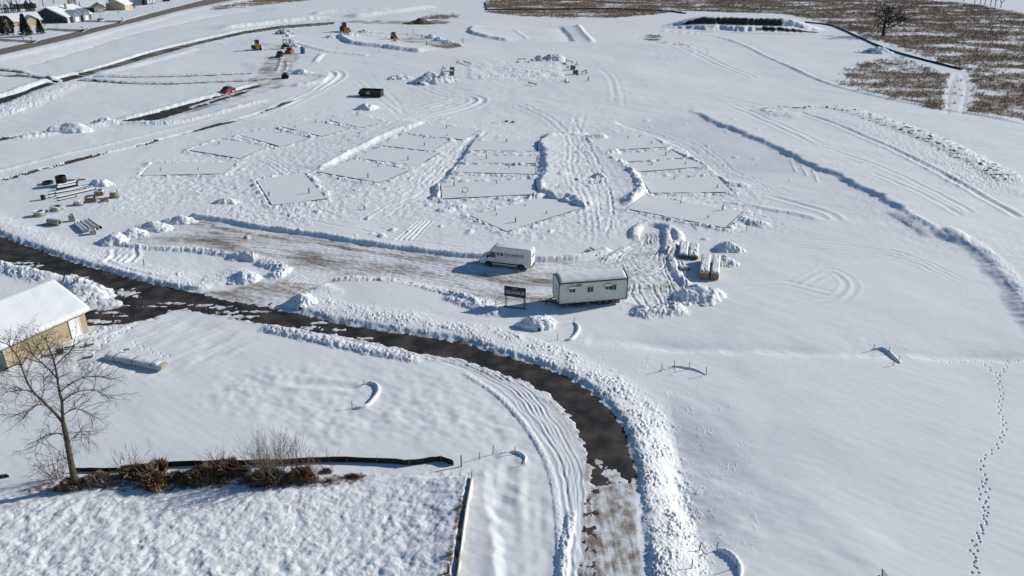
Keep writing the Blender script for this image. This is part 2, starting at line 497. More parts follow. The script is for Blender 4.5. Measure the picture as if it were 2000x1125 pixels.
# snow left lying on it by the junction
for cx, cy, rx, ry in ((250, 572, 1.1, 1.0), (266, 577, .6, .5), (236, 567, .7, .5), (345, 592, 2.0, .35), (300, 598, 2.0, .2), (400, 596, 1.6, .4), (430, 600, 1.4, .45), (462, 618, 2.2, .5), (447, 610, 1.2, .5), (500, 608, 1.6, .3), (215, 610, 1.4, .3), (190, 627, 2.2, .5), (240, 617, 1.3, .25), (620, 630, 1.2, .3), (600, 640, 2.0, .4), (1195, 930, .7, 1.2), (1218, 938, .8, .5), (560, 606, 1.0, .2), (35, 513, 2.4, .35), (60, 519, 2, .4), (150, 542, 1.7, .4), (340, 607, 1.5, .3), (660, 644, 1.2, .25), (720, 660, 1.5, .25), (1168, 905, .35, .8)):
    wx, wy = on_plane(cx, cy)
    sl = window(wx - 4, wx + 4, wy - 4, wy + 4)
    q = np.hypot((X[sl] - wx) / rx, (Y[sl] - wy) / ry) + .8 * fbm(X[sl] / .7, Y[sl] / .7, 97, 3)
    Hh[sl] += sstep(1.15, .7, q) * np.clip(-.012 - Hh[sl], 0, None)

# packed-snow continuation of the road toward the viewer, brown patches of grit showing
cont = [(1150, 949), (1240, 944), (1243, 1000), (1252, 1125), (1262, 1300), (1120, 1300), (1128, 1125), (1140, 1020)]
p = Poly(cont, 3)
wv = sstep(.4, -.4, p.sd + .2 * noise(p.x / .7, p.y / .7, 93))
lerp(p, wv, -.01 + .012 * noise(p.x / .22, p.y / 3.0, 94))
cover = .54 + .16 * noise(p.x / .25, p.y / 2.6, 95) + .18 * noise(p.x / .5, p.y / .6, 195) + .34 * fbm(p.x / 1.0, p.y / 1.6, 96, 3)
fl = Field([(1145, 960), (1140, 1030), (1132, 1130), (1125, 1300)], 3)
paint(p, 0, wv * np.clip(cover, 0, .95))
paint(fl, 1, (sstep(1.0, .3, np.abs(fl.s - .45)) * sstep(-.05, .42, fbm(fl.x / .75, fl.y / .9, 98, 3)) * .72))

TOWN_UP = [(-420, 152), (-100, 114), (0, 96), (70, 81), (140, 64), (226, 45), (300, 25), (351, 12), (400, 0), (440, -12), (520, -34)]
TOWN_LOW = [(600, -34), (500, -14), (451, 0), (400, 10), (351, 20), (290, 36), (213, 55), (155, 71), (100, 84), (0, 107), (-100, 127), (-420, 170)]
bare('town_road', TOWN_UP + TOWN_LOW, .25, 2.5, .3, .5, seed=101)
for k, dr in enumerate(([(-20, 79), (40, 82), (62, 84), (70, 79), (40, 78), (-20, 74)], [(85, 58), (140, 62), (158, 62), (168, 57), (140, 57), (95, 55)], [(150, 43), (200, 43), (232, 44), (240, 40), (200, 40), (158, 39)])):
    q = bare('driveway%d' % k, dr, .2, 2.0, .2, .4, seed=103 + k)
SITE_UP = [(-300, 262), (0, 190), (50, 173), (95, 158), (150, 144)]
bare('site_road', SITE_UP + [(172, 148), (150, 153), (108, 164), (63, 181), (0, 208), (-300, 285)], .6, 2.0, .2, .5, seed=107, holes=.1)
SITE2_UP = [(150, 144), (188, 134), (226, 123), (288, 104), (376, 83), (475, 61), (550, 50), (651, 43)]
bare('slushy_road', SITE2_UP + [(651, 47), (550, 55), (475, 66), (376, 89), (301, 110), (226, 131), (172, 147)], .4, 2.0, .25, .5, seed=109)
CAR_UP = [(228, 238), (288, 224), (376, 200), (438, 184), (498, 167), (525, 160)]
bare('car_road', CAR_UP + [(520, 165), (500, 173), (440, 192), (376, 214), (310, 233), (240, 243)], .9, 1.8, .2, .4, seed=111, holes=.05)

STRIPS = ([(-260, 155), (0, 148), (60, 151), (100, 157), (112, 160)], [(150, 157), (200, 160.5), (250, 163), (326, 164.5), (426, 160), (490, 158)], [(180, 149.5), (250, 150.5), (351, 148.5), (440, 146), (490, 143.5)], [(-100, 287), (0, 274), (30, 270), (75, 264), (118, 258)], [(60, 146), (0, 138), (-260, 128)][::-1])
for k, ln in enumerate(STRIPS):
    hw_ = (1.5, 1.3, 1.2, 1.6, 1.2)[k]
    bare('strip%d' % k, [(a, b - hw_) for a, b in ln] + [(a, b + hw_) for a, b in ln[::-1]], .55, 1.6, .2, .5, seed=301 + k, holes=.12)
def grubby(pts, amt, seed, lam=1.6, spine=None, jag=.6, flat=.02, n=1):
    """packed ground where earth shows through in streaks"""
    p = Poly(pts, 4, n)
    w = sstep(.9, -.9, p.sd + jag * fbm(p.x / lam, p.y / lam, seed, 2))
    lerp(p, w * .85, flat)
    a = amt + .34 * fbm(p.x / 7, p.y / 4, seed + 1, 2) + .14 * noise(p.x / 1.4, p.y / .7, seed + 2)
    paint(p, 0, w * np.clip(a, 0, 1))
    return p, w
grubby([(404, 200), (470, 180), (540, 158), (560, 168), (520, 180), (470, 193), (330, 233), (300, 240)], .42, 113)
grubby([(480, 170), (500, 140), (520, 120), (548, 105), (575, 100), (590, 112), (572, 128), (560, 150), (545, 165)], .46, 115)
grubby([(500, 84), (545, 86), (552, 98), (520, 96)], .42, 117)
grubby([(765, 78), (800, 72), (835, 74), (880, 82), (905, 92), (880, 95), (840, 92), (800, 85)], .42, 118)
p, w = grubby([(838, 90), (870, 87), (890, 87), (905, 91), (880, 95), (850, 94)], .9, 119)
grubby([(640, 43), (720, 40), (800, 41), (850, 44), (800, 48), (720, 47)], .52, 120)
grubby([(820, 46), (850, 38), (880, 42), (870, 48)], .75, 121)
for pts in ([(-200, 158), (0, 148), (60, 151), (100, 157), (120, 160)], [(150, 156), (200, 160), (250, 163), (326, 164), (426, 160), (500, 158), (530, 162)], [(175, 150), (250, 151), (351, 149), (440, 146), (500, 143)], [(-60, 282), (30, 270), (75, 264), (122, 257)], [(60, 145), (0, 137), (-200, 130)], [(505, 175), (470, 183), (410, 202), (360, 216)]):
    groove(pts, .8, .22, .16, 5, 0, 6, .25, 0, 1.5)  # dark colour holds both the ruts' shade and the bare ground
    berm([(a, b - 2.2) for a, b in pts], 1.4, .3, .25, 1.2, 0, 123, 6)
groove([(440, 188), (498, 169), (560, 158)], .5, .1, .05, 5, 1.6, 3, .1, .0, .9)

# ------------------------------------------------------------------ ploughed banks of clods along the roads
def plough(pts, w, h, clod, lam, seed, endw=2, steep=.8):
    """bank on the left of travel: steep toward the road, tailing off the other way, all clods"""
    f = Field(pts, w + 2.5)
    if not f.ok: return
    ww = w * (1 + .15 * noise(f.t / 5, f.t * 0 + seed, seed))
    s = f.s - .15 + .22 * noise(f.x / .9, f.y / .9, seed + 7)
    q = np.clip(s / ww, 0, 1.3)
    prof = sstep(0, steep / w, s / ww) * sstep(1.25, .25, q)
    fd = fade(lam)[f.sl[0]]
    e = f.ends(endw)
    c = rubble(f.x, f.y, lam, seed + 1) * (.45 + .75 * sstep(-.4, .4, noise(f.x / 2.1, f.y / 2.1, seed + 8))) + .5 * sstep(.25, .6, noise(f.x / 1.6, f.y / 1.6, seed + 9)) * clods(f.x / (lam * 2.2), f.y / (lam * 2.2), seed + 10)
    stray = clods(f.x / (lam * .8), f.y / (lam * .8), seed + 3) * sstep(1.6, .9, q + .35 * noise(f.x / 1.5, f.y / 1.5, seed + 4)) * (s > 0)
    cm = sstep(-.02, .12, s / ww) * sstep(1.25, .8, q)
    add(f, e * (h * prof + clod * (c - .1) * cm * fd + clod * .25 * stray * fd * sstep(.45, .6, c)))
plough([p for p in MAIN_UP if p[0] <= 380] + [(420, 562), (470, 548), (515, 532)], 4.1, .30, .22, .32, 131)
plough([(640, 551), (600, 568), (572, 588), (590, 612), (655, 630), (760, 648), (900, 669), (960, 688), (1040, 711), (1100, 734), (1152, 766), (1192, 802), (1216, 842), (1234, 900), (1243, 960), (1250, 1040), (1260, 1125), (1275, 1300)], 4.0, .24, .21, .28, 133, 1.5)
plough([(176, 640), (240, 632), (325, 608)][::-1] + [], 1.2, .12, .12, .5, 135)
for seg, ww, hh_, cc in (([(132, 538), (82, 526), (32, 516), (-100, 474), (-400, 390)][::-1][::-1], 2.4, .3, .26), ([(1105, 800), (1082, 777), (1030, 746), (960, 722), (900, 702), (820, 690), (760, 676), (680, 658), (602, 648)], .9, .03, .10)):
    plough(seg, ww, hh_, cc, .5, 137)
# bank beside the garage drive
berm([(118, 548), (150, 558), (185, 572), (205, 588)], 1.6, .75, .45, .7, 0, 139)
berm([(150, 590), (200, 590), (240, 597)], 1.0, .15, .2, .5, 0, 140)
fl = Field([(1158, 930), (1146, 872), (1122, 822), (1082, 777), (1030, 746), (960, 722), (900, 702), (820, 690), (760, 676), (680, 658), (602, 648)][::-1], 5)
qq = -fl.s + .0
paint(fl, 0, sstep(-.2, .3, qq) * sstep(2.6, .5, qq) * np.clip(.30 + .30 * noise(fl.t / 2.4, fl.s / .22, 148) + .30 * fbm(fl.t / 6, fl.s / 1.2, 149, 2), 0, .8))
# windrow south of the road
berm([(505, 640), (560, 650), (640, 668), (740, 690), (830, 705)], .9, .24, .26, .5, 0, 141)
for dx in (0, 9, 24, 38, 50, 64):
    groove([(560 + dx, 640 + dx * .02), (680 + dx, 668), (790 + dx, 690), (890 + dx, 716), (980 + dx * .7, 760), (1045 + dx * .6, 830), (1090 + dx * .5, 900), (1112 + dx * .4, 990), (1113 + dx * .3, 1130), (1112 + dx * .3, 1300)], .12, .04, .03, 6, 0, 2, .22)
berm([(900, 727), (975, 775), (1035, 845), (1075, 920), (1090, 1010), (1095, 1130), (1090, 1300)], .30, .06, .07, .3, 0, 143)
berm([(1120, 990), (1105, 1070), (1098, 1150)], .35, .12, .16, .35, 0, 144)
# banks along the town and site roads
for pts, w_, h_, c_, l_ in (([(x, y + 5) for x, y in TOWN_LOW if y > -20][::-1], 3.6, .35, .55, 1.4), ([(x, y - 2.5) for x, y in SITE_UP if y > 100], 2.2, .5, .4, 1.1), ([(x, y - 2) for x, y in SITE2_UP], 1.6, .4, .3, 1.2), ([(x, y - 3.5) for x, y in CAR_UP], 1.5, .35, .3, 1.1)):
    berm(pts, w_, h_, c_, l_, 0, 147, 3)
berm([(-100, 240), (0, 215), (60, 195), (105, 175), (150, 163)], 5.0, .35, .6, 1.2, 0, 148, 3)
berm([(180, 146), (240, 134), (310, 116), (385, 95)], 2.6, .35, .3, 1.2, 0, 149, 3)
berm([(0, 275), (60, 268), (120, 258), (225, 240), (330, 240), (420, 222), (520, 196)], 1.6, .3, .45, 1.1, 0, 150, 4)
# snow windrows round the far building plots
step([(664, 66), (670, 77), (690, 86), (740, 92), (790, 98), (825, 102)], .95, 0, 7, 4, 1.3, True, .3, 151, 3)
berm([(664, 66), (670, 77), (690, 86), (740, 92), (790, 98), (825, 102)], 1.0, .15, .3, .8, .6, 251, 2)
berm([(690, 63), (730, 70), (765, 73)], 1.0, .4, .2, 1.2, 0, 152, 2)
berm([(720, 62), (790, 66), (840, 73), (870, 82), (905, 90)], 1.2, .6, .4, 1.2, 0, 153, 2)
step([(932, 50), (918, 58), (926, 66), (960, 75), (998, 81)], .9, 0, 7, 4, 1.4, True, .3, 154, 4)
berm([(1005, 58), (1018, 67), (1030, 78)], 1.0, .18, .3, 1, 0, 155, 2)
berm([(565, 78), (590, 88), (640, 100), (690, 104), (720, 108)], 1.2, .4, .45, 1.1, 0, 156, 2)
berm([(630, 105), (620, 115), (615, 122)], 1.2, .4, .4, 1, 0, 157, 2)
berm([(680, 34), (760, 24), (840, 13)], 6.5, 1.3, .15, 1.5, 0, 158, 4)
berm([(610, 28), (650, 22), (700, 20), (760, 17)], 3, .7, .4, 1.4, 0, 159, 4)
berm([(640, 40), (700, 40), (760, 42), (810, 44)], 1.0, .3, .5, 1.1, 0, 160, 2)
step([(1098, 52), (1110, 64), (1122, 82)], 0, -1.0, 6, 4.5, 2.0, True, .2, 161, 2)
step([(1128, 50), (1140, 66), (1157, 84)], .9, 0, 1.6, 4, 2.2, False, .2, 162, 4)
berm([(550, 112), (545, 130), (540, 140)], .7, .2, .35, .9, 0, 163, 1)
berm([(560, 120), (560, 133), (552, 143)], .6, .2, .2, .9, 0, 164, 1)
berm([(575, 138), (600, 145), (640, 150), (600, 165), (560, 168)], 2.2, .4, .5, 1.3, 0, 165, 3)
berm([(420, 88), (470, 85), (520, 86)], 1.2, .3, .3, 1.2, 0, 166, 3)
region([(915, 122), (1085, 120), (1108, 160), (960, 158), (915, 155)], .55, 2.4, 167, 'c', 1.0, 1, 2.2, R(-40))
region([(700, 180), (900, 150), (1180, 170), (1380, 200), (1200, 240), (900, 230), (720, 215)], .05, 3.0, 170, 'n', 6)

# ------------------------------------------------------------------ the yard of packed snow with banks round it
LOT = [(232, 470), (258, 456), (285, 444), (318, 434), (345, 429), (372, 426), (440, 438), (520, 452), (620, 465), (700, 479), (790, 490), (880, 501), (945, 507), (1060, 513), (1150, 507), (1200, 492), (1235, 467), (1250, 447), (1290, 444), (1322, 462), (1326, 480), (1316, 520), (1340, 565), (1328, 594), (1230, 602), (1090, 604), (1062, 590), (1030, 604), (990, 604), (930, 590), (880, 577), (830, 562), (760, 550), (680, 544), (635, 556), (590, 580), (560, 603), (500, 596), (440, 587), (378, 570), (450, 566), (510, 546), (542, 526), (508, 509), (450, 497), (380, 488), (300, 484)]
p = Poly(LOT, 4)
w = sstep(.7, -.7, p.sd + .4 * noise(p.x / 1.3, p.y / 1.3, 171))
sp = Field([(150, 462), (260, 460), (400, 464), (520, 478), (640, 497), (760, 518), (900, 540), (1050, 562), (1200, 560), (1330, 540)], 40, 6)
T = np.zeros((NR, NC), np.float32); S = np.zeros((NR, NC), np.float32)
T[sp.sl], S[sp.sl] = sp.t, sp.s
t_, s_ = T[p.sl], S[p.sl]
fd = fade(.5)[p.sl[0]]
warp = .5 * noise(p.x / 5, p.y / 5, 172)
streak = .5 * noise(t_ / 3.2, (s_ + warp) / .35, 173) + .5 * noise(t_ / 7.0, (s_ + warp) / .8, 174)
lerp(p, w, -.02 + .022 * streak * fd + .03 * noise(p.x / .6, p.y / .6, 175) * fd)
patch = fbm(t_ / 13, s_ / 4.5, 176, 3)
dirtv = .37 - .13 * sstep(5, 12, p.x) + .44 * patch + .26 * streak + .22 * noise((t_ + warp) / 1.6, s_ / .45, 179) + .14 * noise(p.x / .5, p.y / .35, 180)
paint(p, 0, w * np.clip(dirtv, 0, 1))
# bare earth strip along the upper bank
f = Field([(430, 440), (520, 456), (640, 472), (720, 485), (830, 500), (900, 506), (950, 510)], 3)
paint(f, 0, sstep(1.0, .1, np.abs(f.s + 1.0 + .5 * noise(f.t / 3, f.t * 0, 177))) * np.clip(.6 + .5 * noise(f.t / 6, f.t * 0 + 7, 178) + .5 * noise(f.t / 1.1, f.s / .3, 188), 0, 1))
LOTBANK = [(365, 424), (440, 433), (500, 445), (620, 461), (700, 475), (790, 487), (880, 498), (945, 503), (1060, 509), (1140, 503), (1195, 488)]
berm(LOTBANK, .8, .48, .16, .45, .35, 181, 1)
berm([(222, 474), (300, 484), (380, 488), (450, 497), (505, 508)], .7, .18, .28, .55, 0, 182)
berm([(500, 508), (540, 520), (552, 530), (520, 545)], 1.0, .3, .4, .7, 0, 183)
berm([(440, 505), (480, 502), (515, 507)], .9, .35, .35, .8, 0, 184)
berm([(640, 549), (720, 546), (780, 551), (830, 561), (880, 574), (930, 587), (985, 598)], .7, .12, .26, .5, 0, 185)
berm([(880, 570), (925, 585), (960, 600), (995, 604)], 1.3, .25, .3, .6, -1.0, 186)
berm([(1010, 628), (1040, 632), (1085, 622)], 1.1, .45, .5, .8, 0, 187)
berm([(1228, 604), (1262, 609), (1300, 606), (1345, 602)], 1.3, .4, .5, .75, 0, 188)
berm([(1318, 470), (1312, 500), (1318, 530), (1345, 562)], .6, .28, .2, .5, 0, 189)
berm([(1238, 470), (1244, 447), (1270, 440), (1300, 444), (1322, 458), (1326, 478)], .8, .45, .2, .6, 0, 190)
berm([(1300, 446), (1304, 470), (1298, 500)], .6, .35, .2, .6, 0, 191)
berm([(1170, 510), (1195, 500), (1230, 480)], .5, .15, .2, .5, 0, 192)
p2 = Poly([(1258, 456), (1286, 452), (1288, 478), (1254, 480)], 1)
lerp(p2, sstep(.3, -.3, p2.sd), -.05); paint(p2, 0, sstep(.3, -.3, p2.sd) * (.42 + .2 * noise(p2.x / .5, p2.y / 2, 193)))
rr = np.random.default_rng(5)
def rut(pts, w=.10, d=.06, rim=.05):
    if rr.random() < .8: groove([(a + rr.uniform(-8, 8), b_ + rr.uniform(-4, 4)) for a, b_ in pts], w * rr.uniform(.7, 1.4), d * rr.uniform(.4, 1.3), rim * rr.uniform(.5, 1.4), 5, 0, .6, .2)
for k in range(7): rut([(1262 - 2 * k, 468 + 3 * k), (1235 - 3 * k, 482 + 3 * k), (1200, 496 + 3 * k), (1172 - 3 * k, 507 + 3 * k)])
for k in range(5): rut([(1288 + 6 * k, 486), (1270 + 8 * k, 508 + 3 * k), (1235 + 9 * k, 526 + 2 * k), (1195 + 6 * k, 533 + 3 * k)])
for k in range(6): rut([(1292 + 5 * k, 488), (1290 + 7 * k, 520), (1302 + 7 * k, 550), (1318 + 6 * k, 580)], .11, .08)
for k in range(5): rut([(1232 + 17 * k, 552 + rr.uniform(-4, 4)), (1238 + 18 * k, 575), (1252 + 18 * k, 602)], .12, .08)
for k in range(6): rut([(1190 + 14 * k, 516 + rr.uniform(-6, 6)), (1212 + 14 * k, 530), (1238 + 14 * k, 542)], .10, .06)
for k in range(6): rut([(1262 + 5 * k, 458), (1264 + 5 * k, 468), (1260 + 5 * k, 478)], .09, .06)
rgn = Poly([(1180, 500), (1240, 468), (1310, 480), (1345, 570), (1330, 600), (1235, 602), (1200, 545)], 3)
add(rgn, sstep(1, -1, rgn.sd) * (.07 * fbm(rgn.x / .7, rgn.y / .7, 245, 3) + .05 * rubble(rgn.x, rgn.y, .5, 246)))
for k in range(9):                                   # wheel tracks sweeping in from the road
    o = k * 9
    groove([(470 + o, 592 + k * .4), (540 + o * .8, 565 + k), (600 + o, 532 + k * 2), (690 + o * 1.5, 512 + k * 4), (840 + o, 525 + k * 4)], .15, .045, .04, 5, 0, 2, .1)
for k in range(8):
    y0 = 452 + 5 * k
    groove([(300 + 12 * k, y0), (420, y0 + 6), (540, y0 + 16), (660, y0 + 30), (800, y0 + 52), (950, min(y0 + 80, 580))], .16, .04, .04, 5, 0, 3, .25)
groove([(560, 602), (574, 590), (596, 570), (640, 553)], .2, .08, .08, 5, .6)

# ------------------------------------------------------------------ wheel tracks, ski-like furrows and footprints across the fields
groove([(440, 243), (520, 218), (590, 192), (630, 166), (650, 148), (642, 139), (600, 137)], .28, .13, .10, 6, 0, 3)
groove([(470, 243), (550, 216), (612, 184), (655, 158), (668, 146), (655, 138), (610, 134)], .28, .13, .10, 6, 0, 3)
E1 = [(-40, 364), (0, 352), (75, 333), (175, 307), (288, 280), (400, 249), (470, 233), (540, 210), (600, 184)]
berm(E1, .6, .14, .16, .7, .3, 201, 3)
groove(E1, .35, .16, .0, 5, 0, 4, .3)
f = Field(E1, 3)
paint(f, 1, sstep(1.0, .15, np.abs(f.s + .45 + .3 * noise(f.t / 4, f.t * 0, 206))) * sstep(.0, .35, noise(f.t / 11, f.t * 0 + 2, 203) + .5 * noise(f.t / 1.3, f.s / .4, 204) + .22) * 1.1 * f.ends(4))
berm([(a - 30, b + 4) for a, b in E1], .5, .14, .12, .8, -.8, 202, 3)
berm([(-40, 345), (60, 318), (200, 285), (330, 252), (430, 228)], .9, .12, .1, 1, 0, 205, 4)
for k in range(4):
    groove([(772 + 11 * k, 470), (795 + 9 * k, 450), (822 + 7 * k, 428)], .16, .07, .05, 4, 0, .8)
groove([(750, 240), (850, 225), (920, 205), (935, 195), (915, 188), (860, 195)], .6, .12, .1, 6, 2.2, 4)
groove([(820, 215), (880, 198), (925, 190)], .6, .1, .08, 6, 1.9, 4)
for k in range(4):
    groove([(213 + 13 * k, 515), (222 + 13 * k, 500), (226 + 12 * k, 485)], .32, .20, .10, 4, 0, .5, .2)
groove([(195, 505), (240, 528), (330, 550)], .3, .05, .04, 4, 0, 2)
groove([(250, 665), (330, 640), (430, 620)], .15, .05, .04, 4, 1.6, 1.5)
groove([(290, 690), (370, 662), (450, 640)], .12, .05, .04, 4, 0, 1.5)
groove([(180, 660), (215, 645), (245, 632)], .3, .12, .08, 4, .5, 1)
groove([(1560, 560), (1620, 530), (1660, 555), (1640, 585), (1590, 590)], .3, .02, .02, 5, 1.2, 1)
groove([(1450, 560), (1530, 555), (1620, 575), (1670, 570)], .3, .02, .015, 5, 1.3, 2)
groove([(1490, 380), (1560, 400), (1620, 420), (1640, 440)], .5, .08, .08, 5, 0, 3)
groove([(1420, 200), (1500, 240), (1600, 285)], .5, .05, .05, 5, 2.0, 4)
# old vehicle tracks wandering over the whole site
LANES = [[(560, 345), (660, 300), (760, 258), (860, 225), (1000, 205)], [(540, 335), (640, 292), (740, 250), (830, 215)], [(700, 440), (800, 385), (870, 330), (910, 280), (960, 240)], [(720, 420), (820, 370), (885, 310), (930, 262)],
         [(1150, 480), (1150, 420), (1120, 340), (1110, 280), (1060, 230), (980, 200)], [(1190, 480), (1190, 410), (1150, 330), (1130, 280), (1120, 220)], [(700, 215), (820, 200), (960, 205), (1100, 225), (1220, 240)], [(640, 205), (780, 185), (900, 180), (1040, 190), (1180, 190), (1340, 170)],
         [(600, 110), (720, 125), (860, 180), (1000, 200)], [(900, 105), (1060, 100), (1200, 120), (1330, 160)], [(1150, 110), (1180, 150), (1200, 210)], [(860, 60), (960, 95), (1100, 90), (1260, 100), (1400, 140)], [(700, 150), (760, 200), (780, 230)],
         [(420, 410), (560, 420), (700, 440), (860, 470), (980, 485)], [(430, 300), (520, 330), (640, 420)], [(640, 60), (800, 60), (960, 48), (1100, 45)], [(1240, 130), (1300, 110), (1280, 85), (1230, 80)], [(1200, 230), (1330, 260), (1450, 330), (1560, 400)], [(1480, 470), (1600, 480), (1760, 500), (1900, 560)], [(1010, 470), (1100, 470), (1230, 450), (1400, 460)]]
lr = np.random.default_rng(9)
for lane in LANES:
    for k in range(2):
        dy = lr.uniform(-9, 9)
        groove([(a + lr.uniform(-20, 20), b_ + dy + lr.uniform(-4, 4)) for a, b_ in lane], lr.uniform(.14, .26), lr.uniform(.025, .065), lr.uniform(.015, .035), 5, 1.9 if k < 1 else 0, 8, .35)
for k in range(130):                                  # scattered lumps kicked up between the plots
    a, b_ = lr.uniform(440, 1480), lr.uniform(205, 470)
    berm([(a, b_), (a + lr.uniform(6, 22), b_ + lr.uniform(-4, 4))], lr.uniform(.35, .8), lr.uniform(.05, .2), lr.uniform(.15, .35), .5, 0, 260 + k, .6, 1)

TRAIL = [[(1922, 704), (1932, 718), (1949, 732)], [(1969, 706), (1962, 718), (1950, 733)], [(1840, 703), (1900, 702), (1960, 701), (2040, 700)],
         [(1949, 732), (1956, 772), (1951, 800), (1962, 830), (1947, 872), (1920, 895), (1918, 915), (1924, 934)],
         [(1924, 934), (1913, 957), (1920, 978)], [(1924, 934), (1929, 950), (1926, 1002), (1918, 1036), (1910, 1062), (1904, 1090), (1913, 1130)],
         [(1920, 978), (1926, 1002), (1914, 1036), (1899, 1064), (1906, 1095), (1900, 1128)]]
def prints(w, stride=.56, spread=.10, r=.072, depth=.12):
    w = [on_plane(*q) for q in w]
    w = spline(w, 8)
    acc, nxt, side = 0, 0, 1
    for (ax, ay), (bx, by) in zip(w[:-1], w[1:]):
        L = math.hypot(bx - ax, by - ay)
        while nxt <= acc + L and L > 0:
            k = (nxt - acc) / L
            cx, cy = ax + (bx - ax) * k - (by - ay) / L * spread * side + rr.uniform(-.05, .05), ay + (by - ay) * k + (bx - ax) / L * spread * side
            sl = window(cx - .7, cx + .7, cy - .7, cy + .7)
            if sl:
                q = np.hypot((X[sl] - cx) / r, (Y[sl] - cy) / (r * 1.5))
                Hh[sl] += (-depth * np.exp(-q ** 4) + .008 * np.exp(-((q - 1.6) / .5) ** 2)).astype(np.float32)
            side = -side
            nxt += stride * rr.uniform(.85, 1.15)
        acc += L
for w_ in TRAIL: prints(w_)
prints([(176, 655), (200, 642), (236, 622)], .7, .16, .13, .09)
prints([(190, 690), (215, 662), (260, 640)], .7, .16, .13, .09)
prints([(260, 672), (300, 690), (330, 700)], .7, .16, .12, .06)

# ------------------------------------------------------------------ weed fields: litter showing through thin snow
WEEDS = [[(948, -34), (952, 6), (946, 24), (1000, 30), (1100, 36), (1200, 35), (1290, 27), (1330, 21), (1420, 23), (1540, 28), (1590, 42), (1660, 60), (1720, 82), (1800, 110), (1878, 135), (1893, 152), (1890, 218), (2050, 246), (2300, 300), (2300, 85), (2000, 27), (1900, 8), (1830, 2), (1690, -12), (1690, -34)],
         [(1640, 166), (1655, 138), (1700, 118), (1762, 112), (1830, 137), (1862, 152), (1848, 217), (1760, 196), (1690, 181)],
         [(410, 15), (480, 4), (560, -12), (700, -30), (720, -20), (600, 1), (500, 11), (420, 19)], [(826, 37), (850, 27), (890, 26), (900, 34), (860, 38)],
         [(1255, 72), (1275, 68), (1295, 72), (1280, 79), (1260, 78)], [(1300, 84), (1322, 84), (1330, 92), (1310, 92)]]
WP = []
for k, q in enumerate(WEEDS):
    p = Poly(q, 8)
    if not p.ok: continue
    cl = .66 + .46 * fbm(p.x / 22, p.y / 13, 211, 2) + .22 * noise(p.x / 4, p.y / 4, 213)
    w = sstep(2.5, -2.5, p.sd + 2.5 * noise(p.x / 5, p.y / 5, 215))
    paint(p, 2, w * np.clip(cl, .2, .9))
    add(p, w * .12 * noise(p.x / 3, p.y / 3, 216) * fade(3)[p.sl[0]])
    WP.append((p, w, cl))
groove([(1868, 142), (1858, 165), (1852, 190), (1850, 225)], .5, .12, 0, 4, 0, 1); groove([(1876, 142), (1886, 165), (1884, 190), (1878, 225)], .5, .12, 0, 4, 0, 1)
for q in ([(1872, 138), (1861, 150), (1855, 170), (1852, 192), (1850, 226)], [(1874, 138), (1884, 150), (1887, 170), (1885, 192), (1879, 226)]):
    f = Field(q, 3)
    COVER[f.sl][..., 2] *= (1 - sstep(1.3, .7, f.d))
f = Field([(1890, 128), (1868, 142), (1845, 135), (1780, 112), (1700, 84)], 4)
COVER[f.sl][..., 2] *= (1 - sstep(1.6, .8, np.abs(f.s - 1.6)) * .9)
# thin brown rubble on the dug strip and the near fence line
f = Field([(60, 955), (150, 948), (300, 950), (450, 945), (600, 945), (700, 935)], 4)
paint(f, 2, sstep(1.6, .2, f.d) * .55)
f = Field([(905, 985), (895, 1030), (885, 1090), (878, 1160)], 3)
paint(f, 2, sstep(1.0, .1, f.d) * (.45 + .3 * noise(f.x / .7, f.y / .7, 218)))

# ------------------------------------------------------------------ foundation slabs: level pads cut into the relief
SLABS = [  # corners front-left, front-right, back-right, back-left in photo points, which row it belongs to and where
 ([(274, 343), (435, 339), (462, 316), (297, 319)], 'nearest slab of the far-left diagonal row'),
 ([(369, 293), (467, 309), (520, 286), (432, 271)], 'second slab of the far-left diagonal row'),
 ([(468, 264), (548, 286), (602, 270), (530, 250)], 'third slab of the far-left diagonal row'),
 ([(553, 248), (627, 266), (680, 251), (601, 234)], 'fourth slab of the far-left diagonal row'),
 ([(643, 235), (704, 249), (752, 239), (700, 223)], 'farthest slab of the far-left diagonal row'),
 ([(531, 401), (637, 388), (592, 336), (500, 352)], 'lone front slab by the yard'),
 ([(619, 335), (741, 357), (799, 332), (690, 311)], 'nearest slab of the second diagonal row'),
 ([(690, 308), (817, 323), (856, 298), (745, 286)], 'second slab of the second diagonal row'),
 ([(742, 284), (842, 295), (876, 274), (790, 262)], 'third slab of the second diagonal row'),
 ([(786, 259), (905, 273), (936, 254), (830, 240)], 'farthest slab of the second diagonal row'),
 ([(912, 294), (1049, 295), (1051, 273), (927, 275)], 'farthest slab of the middle column'),
 ([(905, 318), (1047, 319), (1049, 305), (911, 304)], 'second farthest slab of the middle column'),
 ([(887, 336), (1045, 340), (1047, 325), (898, 321)], 'third slab of the middle column'),
 ([(862, 388), (1050, 379), (1044, 350), (860, 358)], 'wide fourth slab of the middle column'),
 ([(988, 452), (1137, 405), (1066, 384), (917, 421)], 'skewed nearest slab of the middle column'),
 ([(1180, 294), (1303, 287), (1270, 265), (1151, 272)], 'farthest slab of the right column'),
 ([(1210, 317), (1340, 308), (1310, 293), (1191, 303)], 'second farthest slab of the right column'),
 ([(1237, 336), (1380, 325), (1348, 310), (1217, 321)], 'split third slab of the right column'),
 ([(1270, 377), (1431, 375), (1402, 345), (1252, 347)], 'wide fourth slab of the right column'),
 ([(1416, 445), (1452, 413), (1258, 381), (1222, 407)], 'skewed nearest slab of the right column')]

